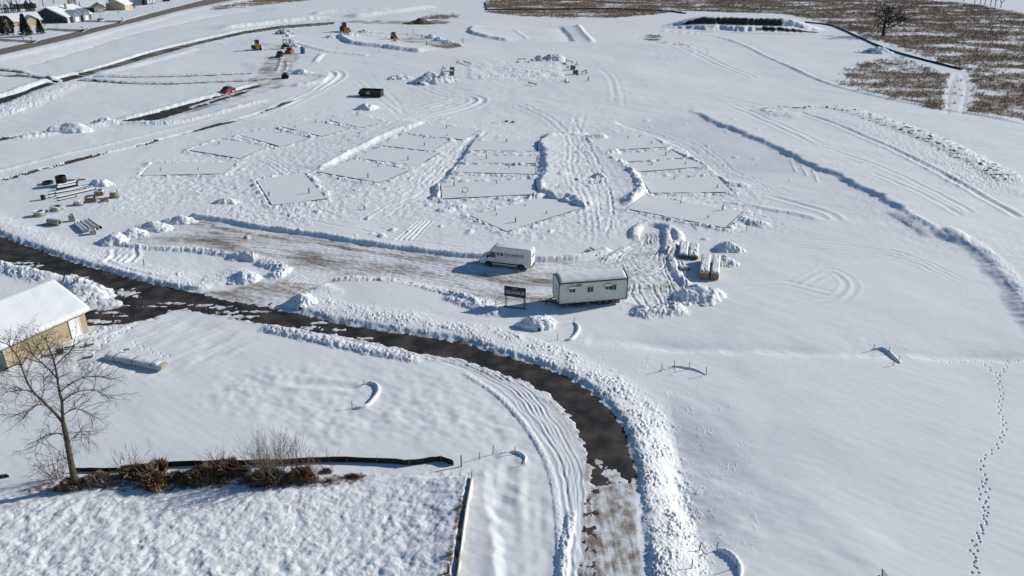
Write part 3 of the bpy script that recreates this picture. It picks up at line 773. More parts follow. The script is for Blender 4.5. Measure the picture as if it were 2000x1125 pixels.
def grid_z(x, y):
    r = np.interp(-y, -ydist, np.arange(NR))
    r0 = int(min(max(math.floor(r), 0), NR - 2)); fr = r - r0
    z = 0
    for k, wt in ((r0, 1 - fr), (r0 + 1, fr)):
        c = np.interp(x / DEP[k], COLU, np.arange(NC))
        c0 = int(min(max(math.floor(c), 0), NC - 2)); fc = c - c0
        z += wt * (Hh[k, c0] * (1 - fc) + Hh[k, c0 + 1] * fc)
    return float(z)

SLABW = []
for quad, desc in SLABS:
    w = [on_plane(*p) for p in quad]
    zm = float(np.median([grid_z(*(np.array(a) * .5 + np.mean(w, 0) * .5)) for a in w]))
    w = [on_plane(px_, py_, zm + .12) for px_, py_ in quad]
    p = Poly(w, 3.5, 1, px=False)
    fd = fade(.7)[p.sl[0]]
    # loose clods banked against the edges, a shallow trench right at them
    add(p, sstep(2.2, .5, p.sd) * sstep(-.1, .4, p.sd) * (.34 * rubble(p.x, p.y, .75, 221) * sstep(-.25, .35, noise(p.x / 2.5, p.y / 2.5, 222)) * fd))
    lerp(p, sstep(.35, .05, p.sd), zm - .02)
    add(p, sstep(.9, .1, np.abs(p.sd - .3)) * (p.sd > -.2) * np.clip(.05 + .16 * noise(p.x / 1.3, p.y / 1.3, 223), 0, .16))
    SLABW.append((w, zm, desc))
    for k, (i0, i1, cl_) in enumerate(((0, 1, .30), (1, 2, .16), (3, 2, .24), (0, 3, .18))):
        a_, b_ = np.array(w[i0]), np.array(w[i1]); cc = np.mean(w, 0)
        nn = (a_ + b_) / 2 - cc; e_ = (b_ - a_) / np.linalg.norm(b_ - a_); nn = nn - e_ * nn.dot(e_); nn = nn / np.linalg.norm(nn)
        off = nn * (.95 if k in (0, 2) else .75)
        f = Field([tuple(a_ + off), tuple(b_ + off)], 2.0, 1, px=False)
        edge_ = sstep(1.0, .2, f.d / .75 + .35 * noise(f.x / .8, f.y / .8, 225)) * sstep(-.35, .25, noise(f.x / 3.0, f.y / 3.0, 226 + k))
        add(f, edge_ * cl_ * rubble(f.x, f.y, .62, 227))

# ------------------------------------------------------------------ write the terrain mesh
def grid_mesh(name, xs, ys, zs):
    nr, nc = xs.shape
    me = bpy.data.meshes.new(name)
    me.vertices.add(nr * nc)
    me.vertices.foreach_set('co', np.stack([xs, ys, zs], -1).astype(np.float32).ravel())
    i = np.arange(nr * nc, dtype=np.int32).reshape(nr, nc)
    q = np.stack([i[1:, :-1], i[1:, 1:], i[:-1, 1:], i[:-1, :-1]], -1).reshape(-1, 4)
    me.loops.add(q.size)
    me.loops.foreach_set('vertex_index', q.ravel())
    me.polygons.add(len(q))
    me.polygons.foreach_set('loop_start', np.arange(0, q.size, 4, dtype=np.int32))
    me.polygons.foreach_set('use_smooth', np.ones(len(q), bool))
    me.update(calc_edges=True)
    return me
me = grid_mesh('snow_ground', X, Y, Hh)
ca = me.color_attributes.new('cover', 'FLOAT_COLOR', 'POINT')
ca.data.foreach_set('color', COVER.ravel())
me.materials.append(ground_material())
ground = bpy.data.objects.new('snow_ground', me)
COL.objects.link(ground)
props(ground, kind='structure')

def gp(px_, py_):
    """the point of the snow surface seen at a photo point"""
    z = 0.0
    for _ in range(6):
        x, y = on_plane(px_, py_, z)
        z = .5 * z + .5 * grid_z(x, y)
    x, y = on_plane(px_, py_, z)
    return Vector((x, y, grid_z(x, y)))

# ------------------------------------------------------------------ mesh collector
class MB:
    def __init__(self):
        self.v, self.f, self.m, self.mi = [], [], [], 0
    def face(self, pts):
        n = len(self.v)
        self.v += [tuple(p) for p in pts]
        self.f.append(tuple(range(n, n + len(pts)))); self.m.append(self.mi)
        return self
    def box(self, c, s, rz=0.0, rx=0.0, ry=0.0, taper=1.0):
        M = Matrix.Rotation(rz, 3, 'Z') @ Matrix.Rotation(ry, 3, 'Y') @ Matrix.Rotation(rx, 3, 'X')
        n = len(self.v)
        for z in (-.5, .5):
            k = taper if z > 0 else 1
            for x, y in ((-.5, -.5), (.5, -.5), (.5, .5), (-.5, .5)):
                self.v.append(tuple(Vector(c) + M @ Vector((x * s[0] * k, y * s[1] * k, z * s[2]))))
        for q in ((3, 2, 1, 0), (4, 5, 6, 7), (0, 1, 5, 4), (1, 2, 6, 5), (2, 3, 7, 6), (3, 0, 4, 7)):
            self.f.append(tuple(n + i for i in q)); self.m.append(self.mi)
        return self
    def loft(self, rings, cap=True, closed=True):
        n = len(self.v); k = len(rings[0])
        for r in rings: self.v += [tuple(p) for p in r]
        for a in range(len(rings) - 1):
            for b in range(k if closed else k - 1):
                c = (b + 1) % k
                self.f.append((n + a * k + b, n + a * k + c, n + (a + 1) * k + c, n + (a + 1) * k + b)); self.m.append(self.mi)
        if cap:
            self.f.append(tuple(n + i for i in range(k))[::-1]); self.m.append(self.mi)
            self.f.append(tuple(n + (len(rings) - 1) * k + i for i in range(k))); self.m.append(self.mi)
        return self
    def prism(self, outline, axis, a, b):
        """2-D outline pushed along an axis ('x','y','z') from a to b"""
        def P(u, w, t): return {'x': (t, u, w), 'y': (u, t, w), 'z': (u, w, t)}[axis]
        return self.loft([[P(u, w, a) for u, w in outline], [P(u, w, b) for u, w in outline]])
    def tube(self, pts, rad, n=6, cap=True):
        pts = [Vector(p) for p in pts]
        if not isinstance(rad, (list, tuple)): rad = [rad] * len(pts)
        rings = []
        ref = None
        for i, p in enumerate(pts):
            d = (pts[min(i + 1, len(pts) - 1)] - pts[max(i - 1, 0)]).normalized()
            if ref is None:
                ref = d.orthogonal().normalized()
            ref = (ref - d * ref.dot(d))
            ref = ref.normalized() if ref.length > 1e-5 else d.orthogonal().normalized()
            o = d.cross(ref)
            rings.append([p + (ref * math.cos(2 * math.pi * k / n) + o * math.sin(2 * math.pi * k / n)) * rad[i] for k in range(n)])
        return self.loft(rings, cap)
    def lathe(self, prof, n=24, c=(0, 0, 0)):
        """(radius, height) profile turned about z"""
        rings = [[(c[0] + r * math.cos(2 * math.pi * k / n), c[1] + r * math.sin(2 * math.pi * k / n), c[2] + z) for k in range(n)] for r, z in prof]
        return self.loft(rings, False)
    def wheel(self, c, r, w, n=20):
        prof = [(r * .62, -w / 2), (r * .92, -w / 2), (r, -w * .32), (r, w * .32), (r * .92, w / 2), (r * .62, w / 2)]
        rings = [[(c[0] + q * math.cos(2 * math.pi * k / n), c[1] + z, c[2] + q * math.sin(2 * math.pi * k / n)) for k in range(n)] for q, z in prof]
        return self.loft(rings + [rings[0]], False)
    def disc(self, c, r, w, n=16):
        return self.loft([[(c[0] + r * math.cos(2 * math.pi * k / n), c[1] + y, c[2] + r * math.sin(2 * math.pi * k / n)) for k in range(n)] for y in (-w / 2, w / 2)])
    def build(self, name, mats, parent=None, smooth=False, loc=None, rz=0.0, auto=False):
        me = bpy.data.meshes.new(name)
        me.from_pydata(self.v, [], self.f)
        if not isinstance(mats, (list, tuple)): mats = [mats]
        for q in mats: me.materials.append(q)
        if len(mats) > 1: me.polygons.foreach_set('material_index', self.m)
        import bmesh
        bm = bmesh.new(); bm.from_mesh(me)
        bmesh.ops.remove_doubles(bm, verts=bm.verts, dist=1e-4)
        bmesh.ops.recalc_face_normals(bm, faces=bm.faces)
        bm.to_mesh(me); bm.free()
        if smooth:
            me.polygons.foreach_set('use_smooth', [True] * len(me.polygons))
            if auto: me.set_sharp_from_angle(angle=R(35))
        o = bpy.data.objects.new(name, me)
        COL.objects.link(o)
        if parent: o.parent = parent
        if loc is not None: o.location = loc
        o.rotation_euler.z = rz
        return o

def thing(name, label, cat, loc, rz=0.0, group=None):
    o = bpy.data.objects.new(name, None)
    COL.objects.link(o)
    o.empty_display_size = .3
    o.location = loc; o.rotation_euler.z = rz
    return props(o, label, cat, group)

def heading(a, b):
    """rotation that turns +x from ground point a toward b"""
    return math.atan2(b[1] - a[1], b[0] - a[0])

# ------------------------------------------------------------------ shared materials
snow_m = mat('snow', SNOWC, .65, (.76, .79, .83), 1.2, bump=.5, bscale=7, dist=.05)
asphalt = mat('asphalt', (.095, .076, .062), .7, (.014, .013, .014), .5, bump=.5, bscale=45, dist=.01, lo=.40, hi=.78)
roadgrey = mat('salted_asphalt', (.21, .18, .14), .8, (.16, .135, .105), .6)
slush = mat('slushy_asphalt', (.24, .21, .18), .75, (.055, .048, .042), .25, lo=.42, hi=.6)
concrete = mat('concrete', (.36, .35, .32), .8, (.27, .265, .245), 4, bump=.4, bscale=30)
darkcon = mat('slab_edge_board', (.17, .16, .15), .8, (.11, .105, .10), 4)
wood = mat('raw_timber', (.42, .29, .16), .7, (.30, .20, .11), 5)
oldwood = mat('weathered_wood', (.22, .17, .12), .8, (.14, .105, .075), 6)
stakewood = mat('stake_wood', (.33, .23, .14), .8, (.22, .15, .09), 9)
black = mat('black_plastic', (.022, .022, .024), .5, (.012, .012, .013), 3)
blackm = mat('black_steel', (.028, .028, .03), .55, (.018, .018, .02), 6)
rubber = mat('tyre_rubber', (.03, .03, .03), .85)
rimm = mat('wheel_steel', (.25, .25, .26), .4, metal=.6)
glass_d = mat('dark_glass', (.025, .03, .036), .08, (.018, .022, .028), 2, spec=.6)
green = mat('green_pipe', (.015, .30, .16), .45, (.012, .22, .12), 5)
white_p = mat('white_paint', (.83, .84, .84), .35, (.77, .78, .78), 2)
offwhite = mat('trailer_siding', (.72, .73, .66), .5, (.67, .69, .61), 1.5, stretch=(4, 4, .3))
navy = mat('sign_navy', (.018, .026, .048), .4, (.014, .02, .038), 3)
silt = mat('silt_fabric', (.022, .02, .018), .8, (.012, .011, .010), 3)
tanfab = mat('tan_fabric', (.42, .37, .30), .85, (.30, .26, .20), 4)
bark = mat('bark', (.12, .10, .075), .9, (.055, .046, .038), 6, bump=.6, bscale=25)
twigm = mat('twig', (.12, .092, .072), .9, (.075, .056, .044), 6)
weedm = mat('dead_weed', (.42, .33, .25), .9, (.25, .185, .135), .35)
rust_weed = mat('russet_weed', (.28, .175, .11), .9, (.14, .09, .06), 1.6)
soilm = mat('dark_soil', (.07, .05, .04), .95, (.03, .024, .02), 1.5, bump=.6, bscale=6, dist=.1)
brownsoil = mat('brown_soil', (.22, .155, .10), .95, (.13, .09, .06), 1.5, bump=.6, bscale=6, dist=.1)

# roads: flat sheets a little under the surrounding snow
def road(name, src, m, grow=1.2):
    w = ROADS[src]
    c = []
    n = len(w)
    area = sum(w[i][0] * w[(i + 1) % n][1] - w[(i + 1) % n][0] * w[i][1] for i in range(n))
    sg = 1 if area > 0 else -1
    for i in range(n):
        a, b, d = np.array(w[i - 1]), np.array(w[i]), np.array(w[(i + 1) % n])
        e1, e2 = (b - a) / (np.linalg.norm(b - a) + 1e-9), (d - b) / (np.linalg.norm(d - b) + 1e-9)
        nn = np.array([e1[1] + e2[1], -e1[0] - e2[0]]) * sg
        nn = nn / (np.linalg.norm(nn) + 1e-6)
        c.append((b[0] + nn[0] * grow, b[1] + nn[1] * grow, -.035))
    me = bpy.data.meshes.new(name)
    from mathutils.geometry import tessellate_polygon
    tris = tessellate_polygon([[Vector(p) for p in c]])
    me.from_pydata(c, [], [tuple(t) for t in tris])
    import bmesh
    bm = bmesh.new(); bm.from_mesh(me)
    for f in bm.faces:
        if f.normal.z < 0: f.normal_flip()
    bm.to_mesh(me); bm.free()
    me.materials.append(m)
    o = bpy.data.objects.new(name, me)
    COL.objects.link(o)
    props(o, kind='structure')
road('asphalt_road', 'road', asphalt)
road('town_road', 'town_road', roadgrey)
for k in range(3): road('driveway', 'driveway%d' % k, mat('driveway_gravel', (.25, .22, .19), .85, (.17, .15, .13), .6), .5)
road('site_road', 'site_road', asphalt)
road('slushy_road', 'slushy_road', slush)
road('side_road', 'car_road', asphalt)
for k in range(5): road('track_road', 'strip%d' % k, slush, .6)

# ================================================================== THINGS
PI = math.pi
# ------------------------------------------------------------------ foundation slabs
SLABP = 'foundation slabs under snow'
for w, zm, desc in SLABW:
    c = np.mean(w, 0)
    root = thing('foundation_slab', 'snow-covered ' + desc, 'slab', (c[0], c[1], zm), 0, SLABP)
    loc = [(a[0] - c[0], a[1] - c[1]) for a in w]
    MB().prism(loc, 'z', -.35, .09).build('concrete_base', darkcon, root)
    inn = [(a * .985, b * .985) for a, b in loc]
    MB().prism(inn, 'z', .09, .135).build('snow_layer', snow_m, root)

# ------------------------------------------------------------------ pipe stubs and stakes
def slab_of(p):
    best = None
    for w, zm, desc in SLABW:
        x, y = p[0], p[1]
        ins = False
        for (ax, ay), (bx, by) in zip(w, w[1:] + [w[0]]):
            if (ay > y) != (by > y) and x < ax + (y - ay) / (by - ay) * (bx - ax): ins = not ins
        if ins: return desc, zm + .135
    return None, None
GREENS = [(698, 227, 9), (617, 241, 8), (549, 260, 8), (872, 252, 7), (829, 286, 7), (797, 314, 8), (719, 349, 10), (604, 379, 12), (526, 384, 9), (712, 409, 9), (989, 279, 7),
          (950, 312, 10), (887, 365, 11), (1007, 436, 11), (1300, 305, 8), (1273, 323, 6), (1411, 412, 12), (428, 283, 6), (807, 64, 8)]
DARKS = [(314, 335, 7), (387, 333, 5), (576, 251, 6), (738, 327, 7), (873, 267, 5), (827, 272, 5), (994, 330, 8), (970, 360, 8), (903, 379, 7), (969, 422, 5), (967, 413, 7), (1067, 419, 6), (1025, 404, 4),
         (1226, 272, 5), (1272, 282, 6), (1249, 269, 4), (1307, 299, 5), (1338, 322, 5), (1316, 352, 7), (1400, 369, 8), (1345, 348, 4), (1329, 399, 8), (1382, 428, 7),
         (1124, 299, 5), (1142, 298, 5), (1128, 317, 5), (1147, 317, 4), (1153, 358, 7), (1150, 358, 7), (1171, 358, 7), (1173, 355, 5), (1091, 366, 6)]
WOODS = [(536, 314, 7), (566, 303, 7), (660, 267, 6), (672, 270, 4), (981, 240, 8), (989, 240, 4), (1412, 326, 6), (1297, 270, 5), (1412, 326, 6), (583, 338, 5), (1457, 452, 10), (1477, 325, 5), (1540, 355, 5), (445, 172, 10),
         (1022, 72, 4), (1076, 75, 5), (1040, 64, 4), (956, 77, 5), (912, 82, 6), (925, 76, 6), (777, 107, 5), (790, 105, 5), (758, 102, 6), (740, 100, 4), (659, 98, 6), (640, 92, 4), (1350, 88, 4), (1203, 113, 4), (959, 122, 4), (971, 122, 4), (898, 137, 4), (115, 240, 5), (452, 262, 5), (1160, 345, 5)]
ptm = mat('grey_stake', (.07, .065, .06), .8, (.045, .042, .04), 6)
def mper(px_, py_, h):
    """height in metres of something h photo units tall standing at a photo point"""
    p = gp(px_, py_)
    q = at_depth(px_, py_ - h, p.y)
    return max(.25, q.z - at_depth(px_, py_, p.y).z)
used = {}
def uniq(lab, i, alts):
    k = used.get(lab, 0); used[lab] = k + 1
    return lab if k == 0 else lab + ', ' + alts[min(k - 1, len(alts) - 1)]
ALT = ['to the right of it', 'in the far corner', 'closest to the edge', 'last of them']
proto = None
for i, (a, b, h) in enumerate(GREENS):
    p = gp(a, b); d, z = slab_of(p)
    if z is not None: p.z = z
    hh_ = mper(a, b, h)
    if d is None:
        d = 'open snow in front of the lone slab' if b > 300 else 'far snow field beyond the skid steer'
    lab = 'green pipe stub on the ' + d
    if d.startswith('lone') and a < 540: lab = 'leaning green pipe stub at the left edge of the ' + d
    elif d.startswith('lone'): lab = 'green pipe stub at the right of the ' + d
    t = thing('pipe_stub', lab, 'pipe', p, 0, 'green pipe stubs on the building plots')
    MB().tube([(0, 0, -.1), (0, 0, hh_ * .68)], .10, 10).build('pipe', green, t, True)
    MB().lathe([(.10, hh_ * .68), (.115, hh_ * .68), (.115, hh_ * .78), (0, hh_ * .78)], 10).build('cap', green, t)
    MB().box((.07, .07, hh_ * .5), (.05, .05, hh_), .3).build('marker_stake', ptm, t)
REG = lambda a, b: 'mound between the middle and right columns' if 1085 < a < 1180 and 285 < b < 375 else None
seen = {}
for i, (a, b, h) in enumerate(DARKS):
    p = gp(a, b); d, z = slab_of(p)
    if z is not None: p.z = z
    where = d or REG(a, b) or 'snow by the slabs'
    seen.setdefault(where, []).append((a, b, h, p))
ORD = {1: [''], 2: ['left of two on the ', 'right of two on the '], 3: ['leftmost on the ', 'middle of three on the ', 'rightmost on the ']}
for where, L_ in seen.items():
    L_.sort()
    for k, (a, b, h, p) in enumerate(L_):
        if len(L_) <= 3: lab = 'short dark pipe, ' + (ORD[len(L_)][k] or 'single one on the ') + where
        else: lab = 'short dark pipe on the %s, %s from left' % (where, ['first', 'second', 'third', 'fourth', 'fifth', 'sixth', 'seventh', 'eighth', 'ninth', 'tenth', 'eleventh', 'twelfth'][k])
        hh_ = mper(a, b, h)
        t = thing('vent_stub', lab, 'pipe', p, 0, 'dark stubs on the building plots')
        MB().tube([(0, 0, -.1), (0, 0, hh_ * .6)], .055, 8).build('pipe', ptm, t, True)
        MB().box((.06, 0, hh_ * .5 - .05), (.05, .05, hh_ + .1), .2).build('marker_stake', ptm, t)
p = gp(909, 386)
t = thing('loop_pipe', 'thin pipe bent into a ring at its top, front edge of the wide middle slab', 'pipe', p)
ring = [(.42 * math.cos(q), 0, 1.25 + .42 * math.sin(q)) for q in np.linspace(-PI / 2, 1.5 * PI, 17)]
MB().tube([(0, 0, -.1), (0, 0, .83)] + ring[1:], .035, 6).build('bent_pipe', ptm, t)
MB().box((0, 0, .05), (.5, .3, .12)).build('foot_plate', darkcon, t)

def nearest_desc(a, b):
    spots = [((445, 172), 'behind the red car'), ((981, 240), 'in the open snow above the slabs'), ((560, 305), 'between the two left rows of slabs'), ((666, 268), 'on the bank behind the second row of slabs'), ((1412, 326), 'beside the right column of slabs'),
             ((1457, 452), 'by the skewed nearest right slab'), ((1297, 270), 'at the corner of the farthest right slab'), ((583, 338), 'by the lone front slab'), ((1500, 340), 'on the drifted slope right of the slabs'), ((1040, 70), 'near the far snow ramp'),
             ((930, 78), 'near the worker with outstretched arms'), ((770, 105), 'on the far plot left of the skid steer'), ((650, 95), 'near the blue portable toilet'), ((1350, 88), 'on the far right track'), ((1203, 113), 'right of the far soil pile'),
             ((965, 122), 'at the back of the staked footprint'), ((898, 137), 'left of the staked footprint'), ((115, 240), 'on the field at the left'), ((452, 262), 'by the dirt track'), ((1160, 345), 'on the mound beside the right column')]
    return min(spots, key=lambda s: (s[0][0] - a) ** 2 + (s[0][1] - b) ** 2)[1]
by = {}
for a, b, h in dict.fromkeys(WOODS): by.setdefault(nearest_desc(a, b), []).append((a, b, h))
for where, L_ in by.items():
    L_.sort()
    for k, (a, b, h) in enumerate(L_):
        red = (a, b) in ((445, 172), (1297, 270), (1457, 452))
        pre = ('single ' if len(L_) == 1 else ['leftmost ', 'second ', 'third ', 'fourth '][k]) + ('red ' if red else 'thin wooden ')
        t = MB().box((0, 0, mper(a, b, h) / 2 - .1), (.06, .06, mper(a, b, h) + .2), .4).build('survey_stake', mat('red_stake', (.45, .07, .05), .6) if red else stakewood, None, loc=gp(a, b))
        props(t, pre + 'survey stake ' + where, 'stake', 'survey stakes in the snow')

# ------------------------------------------------------------------ curved straw wattles under snow, with their stakes
WATTLES = [
 ('left of the bend of the asphalt road', [(708, 752), (722, 748), (736, 754), (739, 766), (731, 779), (719, 792), (703, 797), (693, 797)], [(711, 752, 10), (731, 771, 4), (688, 797, 14)], .24),
 ('at the end of the black silt fence', [(978, 886), (1000, 883), (1016, 886), (1026, 895), (1022, 906)], [(937, 897, 13), (963, 888, 18), (1006, 887, 15), (1024, 908, 10)], .17),
 ('in front of the site trailer', [(1121, 630), (1129, 638), (1129, 648), (1123, 657), (1114, 664), (1104, 664)], [(1121, 631, 11), (1089, 664, 12)], .24),
 ('right of the road bend below the trailer', [(1290, 725), (1304, 718), (1320, 716), (1346, 720), (1362, 724), (1378, 732)], [(1292, 725, 15), (1317, 718, 14), (1346, 721, 14), (1379, 733, 16)], .15),
 ('along the ditch at the right', [(1704, 683), (1720, 681), (1733, 686), (1745, 697), (1752, 704), (1758, 710)], [(1706, 684, 12), (1735, 690, 12), (1755, 706, 10), (1745, 714, 11)], .22),
 ('beside the bank at the bottom edge', [(1398, 1075), (1414, 1077), (1430, 1086), (1441, 1100), (1446, 1115), (1444, 1140)], [(1366, 1077, 18), (1400, 1075, 17), (1437, 1109, 17), (1351, 1110, 18)], .27)]
NTH = ['first', 'second', 'third', 'fourth']
for desc, line, stakes, r in WATTLES:
    pts = [gp(*q) for q in spline(line, 5)]
    c = pts[len(pts) // 2].copy()
    n = len(pts)
    rad = [.82 * r * min(1, .25 + 3.0 * min(i, n - 1 - i) / n) * (1 + .12 * math.sin(i * 2.1 + r * 9)) for i in range(n)]
    o = MB().tube([(q.x - c.x, q.y - c.y, q.z - c.z + r * .26) for q in pts], rad, 12).build('straw_wattle', snow_m, None, True, loc=c)
    props(o, 'curved snow-covered straw wattle ' + desc, 'wattle', 'curved wattles staked in the snow')
    for k, (a, b, h) in enumerate(sorted(stakes)):
        red = (a, b) == (1024, 908)
        hh_ = mper(a, b, h)
        o = MB().box((0, 0, hh_ / 2 - .1), (.05, .05, hh_ + .2), .5, R(random.uniform(-4, 4)), R(random.uniform(-5, 5))).build('wattle_stake', mat('red_stake', (.45, .07, .05), .6) if red else stakewood, None, loc=gp(a, b))
        props(o, ('red stake at the wattle ' if red else NTH[k] + ' stake from left at the wattle ') + desc, 'stake', 'stakes holding the wattles')

# ------------------------------------------------------------------ silt fences
def silt_fence(name, label, line, h, m, post_gap, lean=.0, thick=.02, n=4, grp=None, postm=None, sag=.08, topm=None):
    pts = [gp(*q) for q in spline(line, n)]
    c = pts[0].copy()
    root = thing(name, label, 'fence', c, 0, grp)
    mb = MB()
    L = 0
    rows_ = []
    dirs = []
    for i, q in enumerate(pts):
        d = (pts[min(i + 1, len(pts) - 1)] - pts[max(i - 1, 0)]); d.z = 0; d.normalize(); dirs.append(Vector((-d.y, d.x, 0)))
    for i, q in enumerate(pts):
        o = q - c; nrm = dirs[i]
        hh_ = h * (1 - sag * (.5 + .5 * math.sin(i * 1.7)) - sag * random.random())
        if i == len(pts) - 1: hh_ *= .8
        top = o + nrm * lean * hh_ + Vector((0, 0, hh_))
        base = o - Vector((0, 0, .15))
        rows_.append([base - nrm * thick, top - nrm * thick, top + nrm * thick, base + nrm * thick])
    mb.loft(rows_)
    mb.build('fabric', m, root)
    acc = post_gap
    for i in range(len(pts)):
        if i: acc += (pts[i] - pts[i - 1]).length
        if acc >= post_gap:
            acc = 0
            o = pts[i] - c - dirs[i] * (thick + .03)
            MB().tube([o - Vector((0, 0, .2)), o + dirs[i] * lean * h * 1.15 + Vector((0, 0, h * 1.15))], .028, 5).build('post', postm or stakewood, root)
    return root
silt_fence('silt_fence', 'black silt fence running behind the brown brush', [(238, 920), (300, 914), (340, 911), (400, 909), (480, 908), (560, 906), (650, 902), (760, 905), (800, 908), (840, 903), (862, 901), (886, 909)], .52, silt, 2.4, grp='black silt fences')
silt_fence('silt_fence', 'short black stretch of silt fence beside the bare tree trunk', [(146, 921), (190, 921), (238, 921)], .38, silt, 2.4, grp='black silt fences')
silt_fence('silt_fence', 'black scrap of silt fence at the left frame edge', [(-60, 940), (-10, 934), (18, 932)], .38, silt, 2.4, grp='black silt fences', sag=.25)
silt_fence('silt_fence', 'pale fabric fence holding the snow bank by the lumpy field', [(921, 936), (914, 975), (908, 1010), (900, 1070), (893, 1125), (884, 1190)], .62, tanfab, 1.9, .10, .03, 3)
silt_fence('silt_fence', 'long thin black silt fence at the far edge of the weeds', [(952, 20), (1000, 19.5), (1100, 19), (1180, 18), (1250, 20.5), (1300, 22.5), (1340, 27)], .7, silt, 9, grp='black silt fences', n=3)
silt_fence('silt_fence', 'short black silt fence stub climbing away at the far field corner', [(952, 20), (950, 12), (949, 4)], .7, silt, 9, grp='black silt fences', n=2)
silt_fence('silt_fence', 'black silt fence slanting past the lone far tree', [(1572, 44), (1620, 50), (1650, 61), (1700, 84), (1730, 96), (1760, 106), (1820, 122), (1879, 137)], .6, silt, 7, grp='black silt fences', n=4)
p = gp(901, 911)
t = thing('fence_post', 'dark post with a red top past the end of the black silt fence', 'post', p)
MB().box((0, 0, .4), (.09, .09, 1.0)).build('shaft', blackm, t)
MB().box((0, 0, .95), (.1, .1, .14)).build('cap', mat('red_cap', (.25, .05, .05), .6), t)

# ------------------------------------------------------------------ heaps
def mound(name, label, a, b, rx, ry, h, m, rough=.25, lam=1.0, seed=1, rz=0.0, cat='pile', group=None, soil=0, peak=1.6, ridge=0.0):
    p = gp(a, b); rx, ry, h, rough, lam = rx * 1.12, ry * 1.12, h * 1.05, rough * .5, lam * .75
    n = 96
    u = np.linspace(-1.15, 1.15, n)
    gx, gy = np.meshgrid(u, u)
    r = np.hypot(gx, gy)
    wx, wy = gx * rx, gy * ry
    r = r + .30 * fbm(wx / (rx * .8) + seed * 3.1, wy / (rx * .8), seed, 3)
    q = np.clip(1 - r, 0, 1.2)
    prof = np.where(q < .75, q / .85, .882 + (1 - np.exp(-(q - .75) * 3)) * .2)
    prof = prof * (1 - ridge + ridge * (.6 + .8 * noise(wx / (rx * .45), wy / (ry * .45) + 5, seed + 4)))
    z = h * prof + np.clip(prof * 4, 0, 1) * rough * (rubble(wx, wy, lam, seed + 7) - .15) * (.3 + .7 * sstep(-.3, .3, noise(wx / 1.3, wy / 1.3, seed + 9)))
    z = np.where(r > 1.0, -.9, z + .02)
    me = grid_mesh(name, wx, -wy, z - .05)
    me.materials.append(m)
    o = bpy.data.objects.new(name, me)
    COL.objects.link(o)
    o.location = (p.x, p.y, p.z); o.rotation_euler.z = rz
    return props(o, label, cat, group)
def snowsoil(name, amt, scale=1.2):
    return mat(name, SNOWC, .8, (.06, .045, .036), scale, bump=.6, bscale=6, dist=.1, lo=amt, hi=amt + .05)
sn = 'snow heaps on the site'
mound('snow_pile', 'largest snow-covered soil heap left of the staked footprint', 850, 160, 6.6, 3.6, 3.0, snowsoil('snowy_soil', .36, .9), .7, 1.3, 3, 0, group=sn, ridge=.5)
mound('snow_pile', 'low heap left of the largest soil heap', 781, 153, 3.4, 2.2, .9, snowsoil('snowy_soil_b', .34, 1.0), .6, 1.1, 5, group=sn)
mound('snow_pile', 'snowy heap behind the staked footprint', 1072, 117, 5.4, 3.0, 2.0, snowsoil('snowy_soil', .36, .9), .55, 1.2, 7, group=sn, ridge=.3)
mound('snow_pile', 'small smooth snow cone below the black dumpster', 716, 212, 2.4, 2.2, 1.25, snow_m, .15, 1.0, 9, group=sn)
mound('snow_pile', 'tall clean heap at the corner of the loading yard', 1372, 578, 2.5, 2.0, 1.15, snow_m, .28, .6, 11, -.4, group=sn)
mound('snow_pile', 'lumpy ploughed heap left of the clean heap at the loading yard', 1345, 582, 1.7, 1.6, .95, snow_m, .5, .6, 13, group=sn)
mound('snow_pile', 'rough heap behind the lumber stacks', 1422, 486, 1.9, 1.6, 1.0, snow_m, .35, .6, 15, group=sn)
mound('snow_pile', 'low heap right of the lumber stacks', 1418, 512, 1.4, 1.6, .7, snow_m, .25, .6, 16, group=sn)
mound('snow_pile', 'dirty heap at the top corner of the yard', 352, 433, 2.4, 1.3, .95, snowsoil('gritty_snow', .33, 3.0), .35, .5, 17, group=sn)
mound('snow_pile', 'wide heap left of the dirty corner heap', 300, 446, 2.6, 1.4, .95, snow_m, .35, .5, 18, group=sn)
mound('snow_pile', 'brownish round heap in the middle of the row by the yard', 265, 458, 1.7, 1.4, 1.0, snowsoil('gritty_snow', .33, 3.0), .4, .45, 19, group=sn)
mound('snow_pile', 'nearest heap of the row at the left end of the yard', 222, 472, 1.9, 1.6, 1.1, snow_m, .35, .5, 20, group=sn)
mound('snow_pile', 'heap beside the yard entrance', 478, 545, 2.2, 1.5, 1.0, snow_m, .45, .6, 21, group=sn)
mound('snow_pile', 'heap on the tip of the bank at the yard entrance', 590, 588, 1.5, 1.3, .9, snow_m, .35, .5, 22, group=sn)
mound('snow_pile', 'white heap next to the garage roof', 165, 572, 2.6, 1.5, 1.05, snow_m, .45, .6, 23, -.3, group=sn)
mound('snow_pile', 'broken snow heap in front of the sign', 1042, 630, 1.9, .9, .6, snow_m, .5, .5, 24, group=sn)
mound('snow_pile', 'heap with dark blocks beside the silt fence by the far tree', 1712, 103, 6.5, 3.4, 1.8, snowsoil('snowy_soil', .36, .9), .9, 1.5, 25, -.1, group=sn, ridge=.4)
mound('snow_pile', 'small heap in front of the front loader', 683, 69, 2.8, 1.8, 1.1, snow_m, .3, 1, 26, group=sn)
mound('snow_pile', 'small pale heap right of the front loader', 711, 63, 2.4, 1.6, 1.1, snow_m, .2, 1, 27, group=sn)
mound('snow_pile', 'low heap left of the black dumpster track', 590, 141, 2.6, 1.6, .9, snow_m, .3, .9, 28, group=sn)
mound('snow_pile', 'blue-shaded heap at the end of the side road', 207, 238, 2.6, 1.7, 1.0, snow_m, .35, .9, 29, group=sn)
